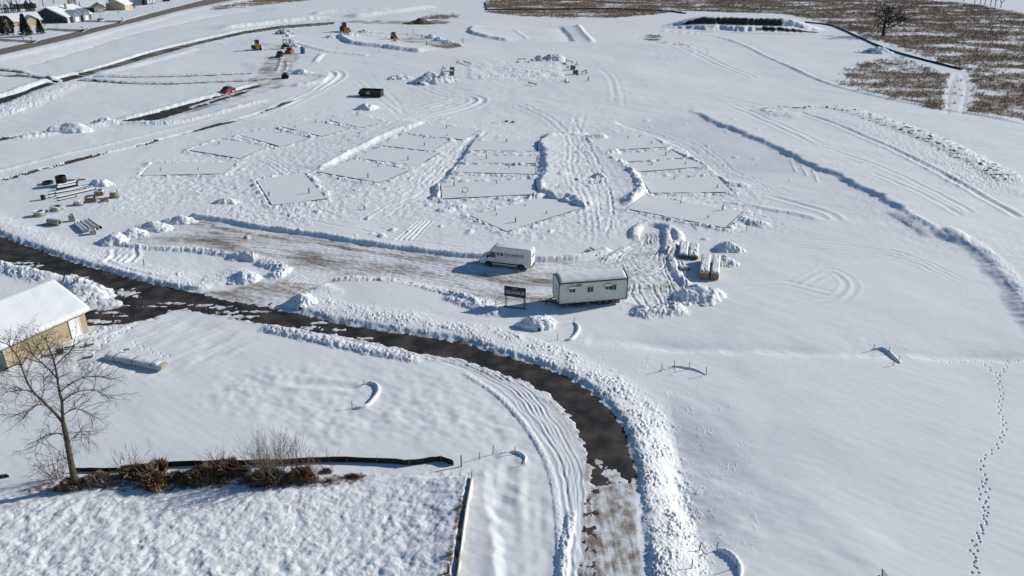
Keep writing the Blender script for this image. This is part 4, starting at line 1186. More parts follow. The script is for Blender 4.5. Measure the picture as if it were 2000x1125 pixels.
mound('snow_pile', 'wide heap on the verge left of the side road', 136, 252, 4.4, 2.0, 1.3, snow_m, .4, 1.0, 30, group=sn)
mound('snow_pile', 'snow heap in the mound between slab columns', 1170, 345, 1.2, .9, .7, snow_m, .2, .5, 31, group=sn)
mound('snow_pile', 'blue-shaded heap in the pipe yard behind the crates', 196, 361, 2.0, 1.3, 1.0, snow_m, .15, .6, 32, group=sn)
mound('snow_pile', 'isolated lump in the snow left of the lone front slab', 442, 395, 1.8, 1.1, .7, snow_m, .25, .5, 34, group=sn)
for k, (a, b, d) in enumerate(((562, 72, 'behind the yellow bulldozer'), (572, 85, 'behind the dark machines'), (575, 91, 'left of the portable toilet'), (643, 74, 'on the far plot by the loader'), (842, 72, 'first behind the worker in the middle'), (858, 77, 'second behind the worker in the middle'), (874, 82, 'third behind the worker in the middle'))):
    mound('snow_pile', 'little snow heap ' + d, a, b, 2.0, 1.4, .95, snow_m, .35, .9, 40 + k, group='little far heaps of snow')
mound('soil_pile', 'bare brown soil heap at the end of the far road', 820, 46.5, 6.2, 3.5, 2.4, brownsoil, .3, 1.4, 50, group='brown soil heaps')
mound('soil_pile', 'rubbly brown heap beside the far road above the bulldozer', 556, 66, 3.4, 2.4, 1.9, snowsoil('brown_rubble', .46, 1.6), .6, .9, 51, group='brown soil heaps')
# the great stockpile at the back, cut open on its near side
def stockpile():
    p0, p1 = gp(1292, 52), gp(1610, 62)
    L = (p1 - p0).length
    ax = (p1 - p0).normalized()
    nu, nv = 150, 60
    U, V_ = np.meshgrid(np.linspace(-.04, 1.04, nu), np.linspace(-.5, 1.0, nv))
    wob = .05 * noise(U * 9, U * 0 + 1.5, 231) + .05 * noise(U * 34, V_ * 6 + .5, 232)
    face = sstep(-.02, .10, V_ + wob) * .62 + .38 * sstep(-.30, -.10, V_ + wob * 1.4 + .10 * noise(U * 7, V_ * 0, 233))
    along = sstep(-.04, .30, U + .04 * noise(V_ * 4, U * 5, 234)) * sstep(1.03, .74, U + .03 * noise(V_ * 4, U * 5, 238))
    back = sstep(1.0, .25, V_)
    z = 4.4 * along * face * back + .22 * rubble(U * L, V_ * 26, 1.6, 235) * face * along - .15
    x = p0.x + ax.x * U * L - ax.y * V_ * 26
    y = p0.y + ax.y * U * L + ax.x * V_ * 26
    me = grid_mesh('soil_stockpile', x, y, z)
    vc = me.color_attributes.new('cover', 'FLOAT_COLOR', 'POINT')
    col = np.zeros(x.shape + (4,), np.float32); col[..., 3] = 1
    dig = np.exp(-((V_ + wob - .035) / .05) ** 2) * sstep(.10, .16, U) * sstep(.80, .70, U) * 1.1
    dig2 = np.exp(-((V_ + wob * 1.4 + .19) / .05) ** 2) * sstep(.56, .62, U) * sstep(.99, .93, U) * 1.1
    col[..., 1] = np.clip(np.maximum(dig * (.95 + .5 * noise(U * 14, U * 0 + 4, 237)), dig2) * (1.0 + .35 * noise(U * 40, V_ * 12, 236)), 0, 1)
    vc.data.foreach_set('color', col.ravel())
    me.materials.append(ground.data.materials[0])
    o = bpy.data.objects.new('soil_stockpile', me)
    COL.objects.link(o)
    props(o, 'long flat-topped soil stockpile with a dark dug face, far behind', 'stockpile')
stockpile()

# ------------------------------------------------------------------ garage at the left edge
tan = mat('tan_siding', (.46, .385, .26), .7, (.42, .35, .235), 2, stretch=(.3, .3, 14))
trim_w = mat('white_trim', (.72, .73, .74), .5)
brown_trim = mat('brown_trim', (.12, .09, .065), .6)
def garage():
    a, b = gp(174, 648), gp(16, 722)
    yaw = heading(a, b)                               # local x runs along the front wall from the far corner to the near one
    L, W, he, hr = (b - a).length, 8.6, 2.78, 4.75
    root = thing('garage', 'tan sided garage with snow on its roof and a white door', 'garage', (a.x, a.y, min(a.z, b.z) - .02), yaw)
    # local +y points to the viewer's right side of the wall; the building lies on -y
    s = -1
    mb = MB()
    g = [(0, -.3), (0, he), (s * W / 2, hr), (s * W, he), (s * W, -.3)]
    mb.prism([(y, z) for y, z in g], 'x', 0, L)
    walls = mb.build('walls', tan, root)
    mb = MB()
    for k in range(12):
        z = .22 + k * .2
        mb.box((L / 2, .012, z), (L - .02, .02, .012))
    mb.build('siding_lap', mat('siding_shade', (.34, .28, .185), .7), walls)
    ov, t = .55, .10
    def slope(y0, z0, y1, z1, up, th, x0, x1):
        return [[(x, y0, z0 + up), (x, y1, z1 + up), (x, y1, z1 + up + th), (x, y0, z0 + up + th)] for x in (x0, x1)]
    k = (hr - he) / (W / 2)
    rf = MB()
    rf.loft(slope(ov, he - ov * k, s * W / 2, hr, .03, t, -.5, L + .5)); rf.loft(slope(s * W - ov, he - ov * k, s * W / 2, hr, .03, t, -.5, L + .5))
    roof = rf.build('roof', brown_trim, root)
    nx, ny = 40, 26
    ys = np.concatenate([np.linspace(ov + .06, s * W / 2, ny), np.linspace(s * W / 2, s * W - ov - .06, ny)[1:]])
    xs = np.linspace(-.5, L + .53, nx)
    gx, gy = np.meshgrid(xs, ys)
    zz = hr - np.abs(gy - s * W / 2) * k + .14
    edge = np.minimum(np.minimum(gx + .5, L + .53 - gx), np.minimum(ov + .06 - gy, gy - (s * W - ov - .06)))
    zz = zz + .20 * sstep(-.01, .16, edge) + .03 * noise(gx / 1.5, gy / 1.5, 301) + .012 * noise(gx / .4, gy / .4, 302) - .02
    me = grid_mesh('snow_blanket', gx, gy, zz); me.materials.append(snow_m)
    o = bpy.data.objects.new('snow_blanket', me); COL.objects.link(o); o.parent = roof
    m2 = MB(); m2.box((L / 2, ov + .05, he - ov * k + .06), (L + 1.0, .11, .13)); m2.build('gutter', trim_w, roof)
    m2 = MB(); m2.tube([(L - .02, ov + .05, he - ov * k), (L - .02, .06, he - .45), (L - .02, .06, .25), (L + .1, .5, .08)], .05, 6); m2.build('downspout', trim_w, root)
    dx = 1.35
    dr = MB().box((dx, .035, 1.02), (1.0, .05, 2.08)).build('door', white_p, root)
    f = MB()
    for x in (-.56, .56): f.box((dx + x, .045, 1.05), (.10, .09, 2.2))
    f.box((dx, .045, 2.13), (1.02, .09, .09)); f.build('frame', trim_w, dr)
    MB().box((dx + .38, .09, 1.0), (.10, .07, .05)).build('handle', blackm, dr)
    MB().box((1.15, .09, 2.33), (.26, .14, .14)).build('lamp', blackm, root)
    MB().box((2.35, .04, .55), (.14, .06, .16)).build('socket_box', mat('grey_box', (.2, .2, .2), .6), root)
    MB().box((L / 2, .03, -.02), (L, .06, .3)).build('footing', mat('footing', (.45, .43, .38), .9), root)
    return root
garage()

# ------------------------------------------------------------------ lettering helper
def letters(name, txt, size, m, parent, loc, rot, depth=.006, stretch=1.0):
    cu = bpy.data.curves.new(name, 'FONT')
    cu.body = txt; cu.size = size; cu.extrude = depth; cu.align_x = 'CENTER'; cu.align_y = 'CENTER'
    cu.space_character = 1.05; cu.offset = size * .012
    tmp = bpy.data.objects.new(name, cu)
    COL.objects.link(tmp)
    dg = bpy.context.evaluated_depsgraph_get()
    me = bpy.data.meshes.new_from_object(tmp.evaluated_get(dg))
    bpy.data.objects.remove(tmp)
    me.materials.clear(); me.materials.append(m)
    o = bpy.data.objects.new(name, me); COL.objects.link(o)
    o.parent = parent; o.location = loc; o.rotation_euler = rot; o.scale = (stretch, 1, 1)
    return o
def dashes(name, m, parent, x0, x1, y, z, h, seed, flip=1):
    r = random.Random(seed); mb = MB(); x = x0
    while x < x1:
        w = r.uniform(.05, .11)
        if r.random() > .14: mb.box((x + w / 2, y, z), (w * .82, .006, h * r.uniform(.7, 1)))
        x += w
    return mb.build(name, m, parent)

# ------------------------------------------------------------------ cargo van
def section(hw, z0, zs, zt, tum):
    """one rib of a vehicle body, left sill over the roof to the right sill"""
    r = [(hw * .96, z0), (hw, z0 + .12), (hw, zs), (hw - tum * .5, (zs + zt) * .5), (hw - tum, zt - .10), (hw - tum - .10, zt - .02), ((hw - tum) * .4, zt)]
    return r + [(-y, z) for y, z in r[::-1]]
def cargo_van():
    rear, front = gp(1019, 527), gp(954, 519.3)         # near-side wheels
    yaw = heading(rear, front)
    u = Vector((math.cos(yaw), math.sin(yaw), 0)); nrm = Vector((-u.y, u.x, 0))
    mid = (rear + front) * .5 - nrm * .86 * (1 if nrm.y < 0 else -1)
    base = mid
    z = grid_z(base.x, base.y) + .01
    root = thing('cargo_van', 'white high-roof cargo van with dark lettering parked in the snowy yard', 'van', (base.x, base.y, z), yaw)
    root.scale = (1.14, 1.0, .98)
    body_m = white_p
    st = [(-2.95, .96, .42, 1.30, 2.52, .10), (-2.90, .99, .36, 1.30, 2.66, .13), (-2.5, 1.0, .34, 1.30, 2.74, .14), (0, 1.0, .34, 1.30, 2.76, .14), (1.0, 1.0, .34, 1.30, 2.74, .15), (1.32, .995, .34, 1.28, 2.64, .19),
          (1.60, .99, .34, 1.26, 2.30, .21), (1.95, .985, .34, 1.24, 1.78, .19), (2.15, .98, .34, 1.2, 1.40, .14), (2.60, .95, .34, 1.02, 1.24, .10), (2.86, .90, .36, .92, 1.08, .09), (2.97, .82, .42, .80, .92, .10)]
    rings = [[(x, y, q) for y, q in section(hw, z0, zs, zt, tum)] for x, hw, z0, zs, zt, tum in st]
    body = MB().loft(rings).build('body', body_m, root, True, auto=True)
    # glass, set a little proud of the body
    mb = MB(); mb.loft([[(1.36, -.74, 2.60), (1.36, .74, 2.60)], [(2.16, -.86, 1.41), (2.16, .86, 1.41)]], False, False)
    mb.loft([[(1.39, -.74, 2.62), (1.39, .74, 2.62)], [(2.19, -.86, 1.44), (2.19, .86, 1.44)]], False, False)
    mb.build('windshield', glass_d, root)
    for s in (-1, 1):
        y = s * 1.0
        win = MB().loft([[(1.02, s * .985, 1.34), (2.02, s * .985, 1.34), (1.62, s * .905, 1.97), (1.08, s * .905, 1.97)], [(1.02, s * 1.02, 1.34), (2.02, s * 1.02, 1.34), (1.62, s * .955, 1.97), (1.08, s * .955, 1.97)]]).build('side_window', glass_d, root)
        MB().box((0, s * 1.005, .62), (4.0, .045, .16)).build('rub_strip', black, root)
        MB().box((-.02, s * .97, .36), (3.0, .06, .12)).build('sill_trim', mat('sill', (.35, .36, .37), .6), root)
        MB().box((-2.9, s * .93, 1.15), (.07, .12, .62)).build('tail_light', mat('tail_light', (.42, .02, .025), .25), root)
        MB().box((2.74, s * .80, .98), (.30, .18, .20), s * -.35).build('headlight', mat('lamp_lens', (.5, .52, .54), .1), root)
        mr = MB().box((1.92, s * 1.16, 1.42), (.12, .22, .34)).build('mirror', black, root)
        MB().box((1.02, s * 1.008, 1.12), (.16, .02, .04)).build('door_handle', black, root)
        for wx in (1.83, -1.83):
            w = MB().wheel((wx, s * .86, .35), .35, .26).build('wheel', rubber, root, True, auto=True)
            MB().disc((wx, s * .90, .35), .21, .2).build('rim', rimm, w)
            MB().loft([[(wx + .44 * math.cos(q), s * .985, .35 + .44 * math.sin(q)) for q in np.linspace(-.05, PI + .05, 14)] + [(wx, s * .985, .33)], [(wx + .44 * math.cos(q), s * 1.004, .35 + .44 * math.sin(q)) for q in np.linspace(-.05, PI + .05, 14)] + [(wx, s * 1.004, .33)]]).build('wheel_arch', black, root)
    MB().box((2.9, 0, .52), (.22, 1.72, .30)).build('front_bumper', black, root)
    MB().box((2.93, 0, .78), (.12, 1.1, .16)).build('grille', black, root)
    MB().box((-2.97, 0, .48), (.14, 1.8, .16)).build('rear_bumper', black, root)
    MB().box((-.1, 0, .42), (5.2, 1.5, .25)).build('underbody', black, root)
    MB().box((-2.955, .02, 1.5), (.03, .02, 1.95)).build('rear_door_seam', mat('grey_seam', (.3, .31, .32), .6), root)
    MB().box((.93, -1.004, 1.5), (.015, .01, 1.7)).build('door_seam', mat('grey_seam', (.3, .31, .32), .6), root)
    sr = MB()
    sr.loft([[(x, y, 2.775 - abs(y) * .08 + .02 * math.sin(x * 3 + y * 5)) for y in np.linspace(-.72, .72, 9)] for x in np.linspace(-2.7, .85, 16)], False, False)
    # names: shown on both long sides and the rear doors
    lm = mat('maroon_letters', (.13, .022, .03), .5)
    for s, rz in ((-1, 0), (1, PI)):
        near = (Vector((-u.y, u.x, 0)) * s).y < 0
        off = -.02 if s < 0 else .02
        letters('lettering', 'QUASIUS', .52, lm, root, (-1.05 if s > 0 else -.58 + .0, s * .975, 1.80), (R(90) + s * 0.085 * -1, 0, 0 if s < 0 else PI), .012, 1.0)
        e = MB()
        ex = .62 if s > 0 else -1.0 - .0
        ex = (.55 if s > 0 else -2.30)
        out = [(ex + .34 * math.cos(q) * .62 + (.20 if math.cos(q) > 0 else -.20), 1.82 + .19 * math.sin(q)) for q in np.linspace(0, 2 * PI, 28, endpoint=False)]
        e.prism(out, 'y', s * .955, s * .985)
        em = e.build('emblem', mat('emblem_dark', (.02, .022, .03), .5), root)
        MB().disc((ex, s * .988, 1.82), .135, .012).build('ring', white_p, em)
        MB().disc((ex, s * .992, 1.82), .095, .014).build('core', mat('emblem_red', (.30, .03, .04), .5), em)
        MB().box((ex, s * .997, 1.82), (.07, .014, .10)).build('mark', white_p, em)
        for q in (-.27, .27): MB().box((ex + q, s * .99, 1.82), (.10, .012, .05)).build('bar', white_p, em)
        dashes('tagline', mat('grey_print', (.22, .22, .24), .5), root, -1.75 if s > 0 else -2.3, 0.85 if s > 0 else .25, s * .992, 1.46, .05, 4)
    letters('rear_lettering', 'QUASIUS', .26, lm, root, (-2.962, 0, 1.75), (R(90), 0, R(-90)), .008)
cargo_van()

# ------------------------------------------------------------------ site office trailer
def site_trailer():
    a, b = gp(1091, 604), gp(1223, 592.5)
    yaw = heading(a, b)
    L = (b - a).length; W = 2.75; zb, ze, hr = .62, 3.05, .55
    root = thing('site_trailer', 'pale green site office trailer with a snowy arched roof', 'trailer', (a.x, a.y, min(a.z, b.z)), yaw)
    def arch(n=14, d=0.0, hh=hr):
        return [(W * i / n - (d if i == 0 else (-d if i == n else 0)), ze + d + hh * math.sin(PI * (.08 + .84 * i / n)) - hh * math.sin(PI * .08)) for i in range(n + 1)]
    prof = [(0, zb)] + arch() + [(W, zb)]
    MB().prism(prof, 'x', 0, L).build('body', offwhite, root)
    rb = MB()
    for k in range(1, 25): rb.box((k * L / 25, -.006, (zb + ze) / 2), (.012, .012, ze - zb - .1))
    rb.build('panel_rib', mat('siding_rib', (.60, .62, .55), .6), root)
    # dark corner and eave trim
    tb = MB()
    for x in (0, L):
        for y in (0, W): tb.box((x, y, (zb + ze) / 2), (.09, .09, ze - zb))
    for y in (-.02, W + .02): tb.box((L / 2, y, ze + .02), (L + .06, .07, .14))
    tb.box((L / 2, -.02, zb), (L, .05, .07))
    for x in (-.03, L + .03):
        ar = arch(14, .05)
        tb.loft([[(x - .04, y, z - .09) for y, z in ar], [(x + .04, y, z - .09) for y, z in ar], [(x + .04, y, z + .03) for y, z in ar], [(x - .04, y, z + .03) for y, z in ar]][:], False, False)
        tb.loft([[(x + q, y, z + w) for q, w in ((-.04, -.09), (.04, -.09), (.04, .04), (-.04, .04))] for y, z in ar])
    tb.build('trim', mat('dark_trim', (.045, .038, .035), .6), root)
    nx, ny = 60, 26
    ii = np.linspace(0, 1, ny); xx = np.linspace(.05, L - .05, nx)
    gx, gi = np.meshgrid(xx, ii)
    gz = ze + hr * np.sin(PI * (.08 + .84 * gi)) - hr * math.sin(PI * .08)
    edge = np.minimum(np.minimum(gi * W, (1 - gi) * W), np.minimum(gx - .05, L - .05 - gx))
    gz = gz + .02 + .16 * sstep(-.02, .22, edge) + .025 * noise(gx / .9, gi * 3, 311)
    me = grid_mesh('roof_snow', gx, gi * W, gz); me.materials.append(snow_m)
    o = bpy.data.objects.new('roof_snow', me); COL.objects.link(o); o.parent = root
    def window(cx, cz, w, h, parent):
        f = MB().box((cx, -.02, cz), (w, .07, h)).build('window', trim_w, parent)
        for q in (-1, 1): MB().box((cx + q * w * .235, -.06, cz), (w * .40, .015, h * .84)).build('pane', glass_d, f)
    window(3.55, 2.12, .74, .74, root); window(6.20, 2.16, .74, .74, root)
    for cx in (1.40, 5.52):
        ac = MB().box((cx, -.20, 2.34), (.62, .42, .46)).build('air_conditioner', mat('ac_case', (.46, .46, .43), .6), root)
        gr = MB()
        gr.box((cx - .16, -.42, 2.33), (.20, .02, .36)); gr.box((cx + .16, -.42, 2.33), (.28, .02, .36)); gr.build('grille', mat('ac_dark', (.06, .06, .06), .6), ac)
        MB().box((cx, -.21, 2.60), (.66, .44, .07)).build('snow_cap', snow_m, ac)
    v = MB().box((2.22, -.05, 2.72), (.62, .10, .22)).build('vent', mat('vent_grey', (.25, .25, .24), .6), root)
    e = MB().box((-.03, 1.05, 2.05), (.07, .62, .74)).build('window', trim_w, root); MB().box((-.075, 1.05, 2.05), (.02, .5, .62)).build('pane', glass_d, e)
    for x in (.12, L - .12):
        for z in (ze - .2, zb + .25): MB().disc((x, -.012, z), .05, .03, 10).build('marker_lamp', mat('marker', (.12, .05, .04), .4), root)
    fr = MB()
    for y in (.45, W - .45): fr.box((L / 2 - .1, y, zb - .11), (L - .1, .10, .20))
    for k in range(8): fr.box((.4 + k * .95, W / 2, zb - .11), (.08, W - .9, .16))
    fr.build('chassis', blackm, root)
    tg = MB()
    tg.tube([(.2, .5, zb - .12), (-1.25, W / 2, zb - .14)], .06, 6); tg.tube([(.2, W - .5, zb - .12), (-1.25, W / 2, zb - .14)], .06, 6)
    tg.box((-1.35, W / 2, zb - .12), (.3, .16, .14)); tg.box((-.5, W / 2, zb - .10), (.1, 1.2, .1))
    tg.build('drawbar', blackm, root)
    MB().tube([(-1.1, W / 2, zb + .1), (-1.1, W / 2, -.05)], .045, 6).build('jack_leg', blackm, root)
    for x in (4.75, 5.55):
        for y in (.28, W - .28):
            w = MB().wheel((x, y, .34), .34, .24).build('wheel', rubber, root, True, auto=True)
            MB().disc((x, y - .02, .34), .2, .23).build('rim', mat('old_rim', (.12, .12, .12), .6), w)
    for x in (.95, 3.45, 6.95):
        for y in (.5, W - .5): MB().box((x, y, .24), (.42, .42, .56)).build('support_block', mat('pier', (.19, .18, .17), .9), root)
    MB().box((L / 2, W - .3, .3), (L - .5, .05, .6)).build('underside_shade', blackm, root)  # added dark sheet standing in for the shadow beneath the trailer
    return root
site_trailer()
p = gp(1202, 592)
t = thing('plywood_box', 'brown wooden crate pushed under the right end of the site trailer', 'crate', (p.x, p.y + .55, p.z), R(5))
MB().box((0, 0, .22), (.85, .7, .44)).build('case', wood, t); MB().box((0, 0, .46), (.9, .75, .04)).build('lid', oldwood, t)

# ------------------------------------------------------------------ company sign
def company_sign():
    a, b = gp(986, 598), gp(1018, 601)
    yaw = heading(a, b); w = 2.48
    root = thing('company_sign', 'dark navy board with white lettering on two wooden posts beside the trailer', 'sign', (a.x, a.y, min(a.z, b.z)), yaw - R(6))
    pan = MB().box((w / 2 - .05, 0, 1.92), (w, .05, 1.22)).build('board', navy, root)
    letters('lettering', 'QUASIUS', .50, mat('sign_white', (.78, .78, .77), .5), pan, (w / 2 - .04, -.035, 1.83), (R(90), 0, 0), .01, 1.02)
    em = MB(); em.prism([(w / 2 - .05 + .19 * math.cos(q) + (.07 if math.cos(q) > 0 else -.07), 2.29 + .115 * math.sin(q)) for q in np.linspace(0, 2 * PI, 24, endpoint=False)], 'y', -.045, -.03)
    e = em.build('emblem', mat('sign_grey', (.34, .22, .22), .5), pan)
    MB().disc((w / 2 - .05, -.05, 2.29), .085, .012).build('core', navy, e)
    MB().box((w / 2 - .05, -.058, 2.29), (.06, .012, .08)).build('mark', mat('emblem_red', (.30, .03, .04), .5), e)
    dashes('tagline', mat('sign_print', (.32, .32, .34), .5), pan, w / 2 - .72, w / 2 + .62, -.03, 1.50, .035, 9)
    for x in (.12, w - .26): MB().box((x, .08, .95), (.11, .11, 2.3)).build('post', oldwood, root)
    for x in (.12, w - .26): MB().tube([(x, .1, 1.25), (x - .15, 1.35, .0)], .04, 5).build('brace', oldwood, root)
    bb = MB().box((w / 2, -.12, .06), (w + .15, .14, .16)).build('ground_beam', oldwood, root)
    bb = MB().box((w / 2 - .05, .02, 2.55), (w * .98, .06, .035)).build('snow_rim', snow_m, pan)
    return root
company_sign()

# ------------------------------------------------------------------ stacks of boards at the loading bay
def board_stack(name, label, a, b, L, W, H, cover, tail=.5, rz=0, front=wood, lumps=0):
    p = gp(a, b)
    root = thing(name, label, 'lumber', (p.x, p.y, p.z), rz, 'stacks of boards by the loading bay')
    mb = MB(); n = max(3, int(W / .16))
    for i in range(n):
        for k in range(max(2, int(H / .12))):
            hz = H / max(2, int(H / .12))
            mb.box(((i + .5) * W / n - W / 2, L / 2 + random.uniform(-.08, .08), .08 + hz * (k + .5)), (W / n * .94, L, hz * .92))
    mb.build('boards', front, root)
    for y in (.5, L - .5): MB().box((0, y, .03), (W, .1, .12)).build('bearer', oldwood, root)
    nx, ny = 24, 50
    gx, gy = np.meshgrid(np.linspace(-W / 2 - .03, W / 2 + .03, nx), np.linspace(tail * .12, L + .04, ny))
    edge = np.minimum(np.minimum(gx + W / 2 + .03, W / 2 + .03 - gx), np.minimum(gy - tail * .12 - .1 * np.abs(noise(gx / .2, gx * 0, 7)), L + .04 - gy))
    gz = H + .06 + cover * sstep(-.02, .16, edge) + .05 * noise(gx / .33, gy / 1.6, 320 + int(a)) + lumps * noise(gx / .25, gy / .45, 321)
    me = grid_mesh('snow_cover', gx, gy, gz); me.materials.append(snow_m)
    o = bpy.data.objects.new('snow_cover', me); COL.objects.link(o); o.parent = root
    return root
board_stack('board_stack', 'wide snow-covered stack of boards at the back of the loading bay', 1334, 505, 4.9, 1.05, .40, .2, .2, R(-13), oldwood)
board_stack('board_stack', 'lower narrow snow-covered stack right beside the wide back stack', 1354, 507, 4.6, 1.15, .32, .2, .8, R(-13), oldwood, .09)
board_stack('board_stack', 'stack of orange-brown boards with ragged snow on top', 1374, 546, 6.0, 1.08, .80, .16, 3.0, R(-15), wood, .07)
board_stack('board_stack', 'evenly snow-covered stack of boards right of the ragged one', 1395.5, 547, 6.0, .90, .72, .22, .3, R(-15), wood)
p = gp(1335, 526)
t = thing('pallet', 'snowy broken pallet lying left of the board stacks', 'pallet', p, R(15))
mb = MB()
for k in range(5): mb.box((0, -.5 + k * .25, .22), (1.3, .16, .04))
for k in (-.5, 0, .5): mb.box((k, 0, .1), (.1, 1.1, .16))
mb.build('slats', oldwood, t); MB().box((.1, .25, .29), (1.1, .5, .1), taper=.7).build('snow_cover', snow_m, t)
for k, (a, b, c, d) in enumerate(((1152, 486, 1172, 495), (1142, 492, 1166, 500))):
    p, q = gp(a, b), gp(c, d)
    o = MB().box((0, 0, .1), ((q - p).length, .16, .14)).build('loose_beam', oldwood, None, loc=(p + q) * .5, rz=heading(p, q))
    props(o, ('farther' if k == 0 else 'nearer') + ' loose dark beam lying in the snow behind the trailer', 'beam', 'loose beams')

# ------------------------------------------------------------------ wrapped lumber bundle near the garage, debris by its wall
a, b = gp(213, 699), gp(322, 722)
t = thing('lumber_bundle', 'long white-wrapped lumber bundle strapped in the snow right of the garage', 'lumber', a, heading(a, b))
L = (b - a).length
wrap = mat('white_wrap', (.60, .61, .60), .5, (.5, .52, .53), 1.2)
prof = [(-.52, .12), (-.55, .34), (-.45, .52), (0, .56), (.45, .52), (.55, .34), (.52, .12)]
MB().loft([[(x, y * (1 + .03 * math.sin(x * 2.7)), z * (1 + .05 * math.sin(x * 1.9))) for y, z in prof] for x in np.linspace(0, L, 14)]).build('wrapped_boards', wrap, t, True, auto=True)
gx, gy = np.meshgrid(np.linspace(.02, L * .93, 50), np.linspace(-.48, .48, 14))
ed = np.minimum(.48 - np.abs(gy), np.minimum(gx - .02, L * .93 - gx))
gz = .53 + .09 * sstep(-.02, .15, ed) - gy ** 2 * .25 + .03 * noise(gx / .6, gy / .5, 330)
me = grid_mesh('snow_cover', gx, gy, gz); me.materials.append(snow_m); o = bpy.data.objects.new('snow_cover', me); COL.objects.link(o); o.parent = t
for x in (L * .17, L * .50, L * .83): MB().loft([[(q, y * 1.03, z * 1.04 + .06) for y, z in prof] for q in (x - .05, x + .05)]).build('strap', mat('brown_strap', (.20, .15, .09), .7), t)
e = MB()
for k in range(7): e.box((L + .03, -.42 + k * .14, .32 + .05 * (k % 2)), (.12, .11, .34))
e.build('board_ends', mat('board_end', (.50, .44, .32), .7), t)
for nm, lab, cat, a, b, s, m, z in (('storage_bin', 'black bin standing against the tan garage wall', 'bin', 118, 690, (.55, .5, .55), black, .27),
                                   ('firewood', 'dark firewood logs by the wall left of the garage door', 'firewood', 137, 682, (.9, .45, .28), oldwood, .1),
                                   ('plank_pile', 'snowy scrap planks in front of the garage door', 'planks', 175, 676, (.8, .5, .2), oldwood, .1),
                                   ('log', 'single dark log sticking from the snow near the garage', 'log', 172, 700, (.9, .22, .2), oldwood, .06),
                                   ('block', 'small brown board standing behind the wrapped lumber bundle', 'board', 248, 688, (.5, .12, .3), oldwood, .1)):
    p = gp(a, b)
    t = thing(nm, lab, cat, p, R(25))
    if nm == 'storage_bin':
        MB().box((0, 0, z), s, taper=1.12).build('tub', m, t); MB().box((0, 0, .57), (.64, .58, .05)).build('lid', m, t); MB().box((0, 0, .62), (.5, .45, .06), taper=.7).build('snow_cap', snow_m, t)
    else:
        mb = MB()
        for k in range(6 if nm != 'block' else 2):
            mb.tube([(-s[0] / 2 + random.uniform(-.1, .1), random.uniform(-.4, .4) * s[1], z + random.uniform(0, s[2])), (s[0] / 2, random.uniform(-.4, .4) * s[1], z + random.uniform(0, s[2]))], .06, 6)
        mb.build('wood', m, t); MB().box((.05, .05, z + s[2] + .04), (s[0] * .7, s[1] * .8, .08), .1, taper=.6).build('snow_cap', snow_m, t)

# ------------------------------------------------------------------ stock of pipes, rings and crates at the left
YG = 'drainage stock stored in the snow'
def hollow(name, label, a, b, r, h, m, wall=.12, n=28, corr=0, cap=True, cat='ring'):
    p = gp(a, b)
    t = thing(name, label, cat, p, 0, YG)
    prof = [(r, -.1)]
    if corr:
        for k in range(corr): prof += [(r, h * (k + .1) / corr), (r * 1.05, h * (k + .3) / corr), (r * 1.05, h * (k + .7) / corr), (r, h * (k + .9) / corr)]
    prof += [(r, h), (r - wall, h), (r - wall, 0.05), (0, .05)]
    MB().lathe(prof, n).build('shell', m, t, True, auto=True)
    if cap: MB().lathe([(r * .98, h), (r * .97, h + .09), (r - wall + .02, h + .09), (r - wall, h)], n).build('snow_rim', snow_m, t, True)
    return t
hollow('drain_tank', 'big black corrugated drain tank standing open', 122, 362, .80, 1.6, black, .07, 32, 7, False, 'tank')
hollow('pipe_ring', 'flat black ring lying left of the big drain tank', 94, 359, .80, .42, black, .10, 32, 1, False)
hollow('pipe_piece', 'short black pipe piece standing alone left of the long pipes', 85, 390, .33, .72, black, .05, 20, 3, False, 'pipe')
t = hollow('manhole_ring', 'concrete manhole ring with snow on its rim, farthest left', 78, 421, .76, .62, concrete, .17)
MB().lathe([(.95, -.1), (.95, .12), (.5, .12)], 28).build('base_flange', concrete, t)
t = hollow('manhole_ring', 'concrete manhole ring with a round side hole', 110, 411, .80, .66, concrete, .17)
MB().lathe([(1.0, -.1), (1.0, .12), (.5, .12)], 28).build('base_flange', concrete, t); MB().lathe([(.16, 0), (.16, .06), (0, .06)], 14, (0, 0, 0)).build('side_hole', mat('hole_dark', (.02, .02, .02), .9), t)
h_ = t.children[-1]; h_.rotation_euler = (R(90), 0, R(20)); h_.location = (.27, -.75, .30)
p, q = gp(96, 437), gp(118, 440)
t = thing('concrete_pipe', 'thick concrete pipe lying on its side with an open end', 'pipe', p, heading(p, q), YG)
mb = MB(); Lp = (q - p).length
rg = [[(x, r * math.cos(k * PI / 12), .42 + r * math.sin(k * PI / 12)) for k in range(24)] for x, r in ((0, .42), (Lp, .42), (Lp, .28), (Lp * .3, .28))]
mb.loft(rg).build('barrel', concrete, t, True, auto=True)
MB().lathe([(.42, 0), (.42, .12), (.0, .12)], 20, (-.15, -.5, 0)).build('collar', concrete, t)
MB().loft([[(x, .36 * math.cos(k), .47 + .42 * math.sin(k)) for k in np.linspace(.5, PI - .5, 9)] for x in (.05, Lp - .05)], False, False).build('snow_cap', snow_m, t)
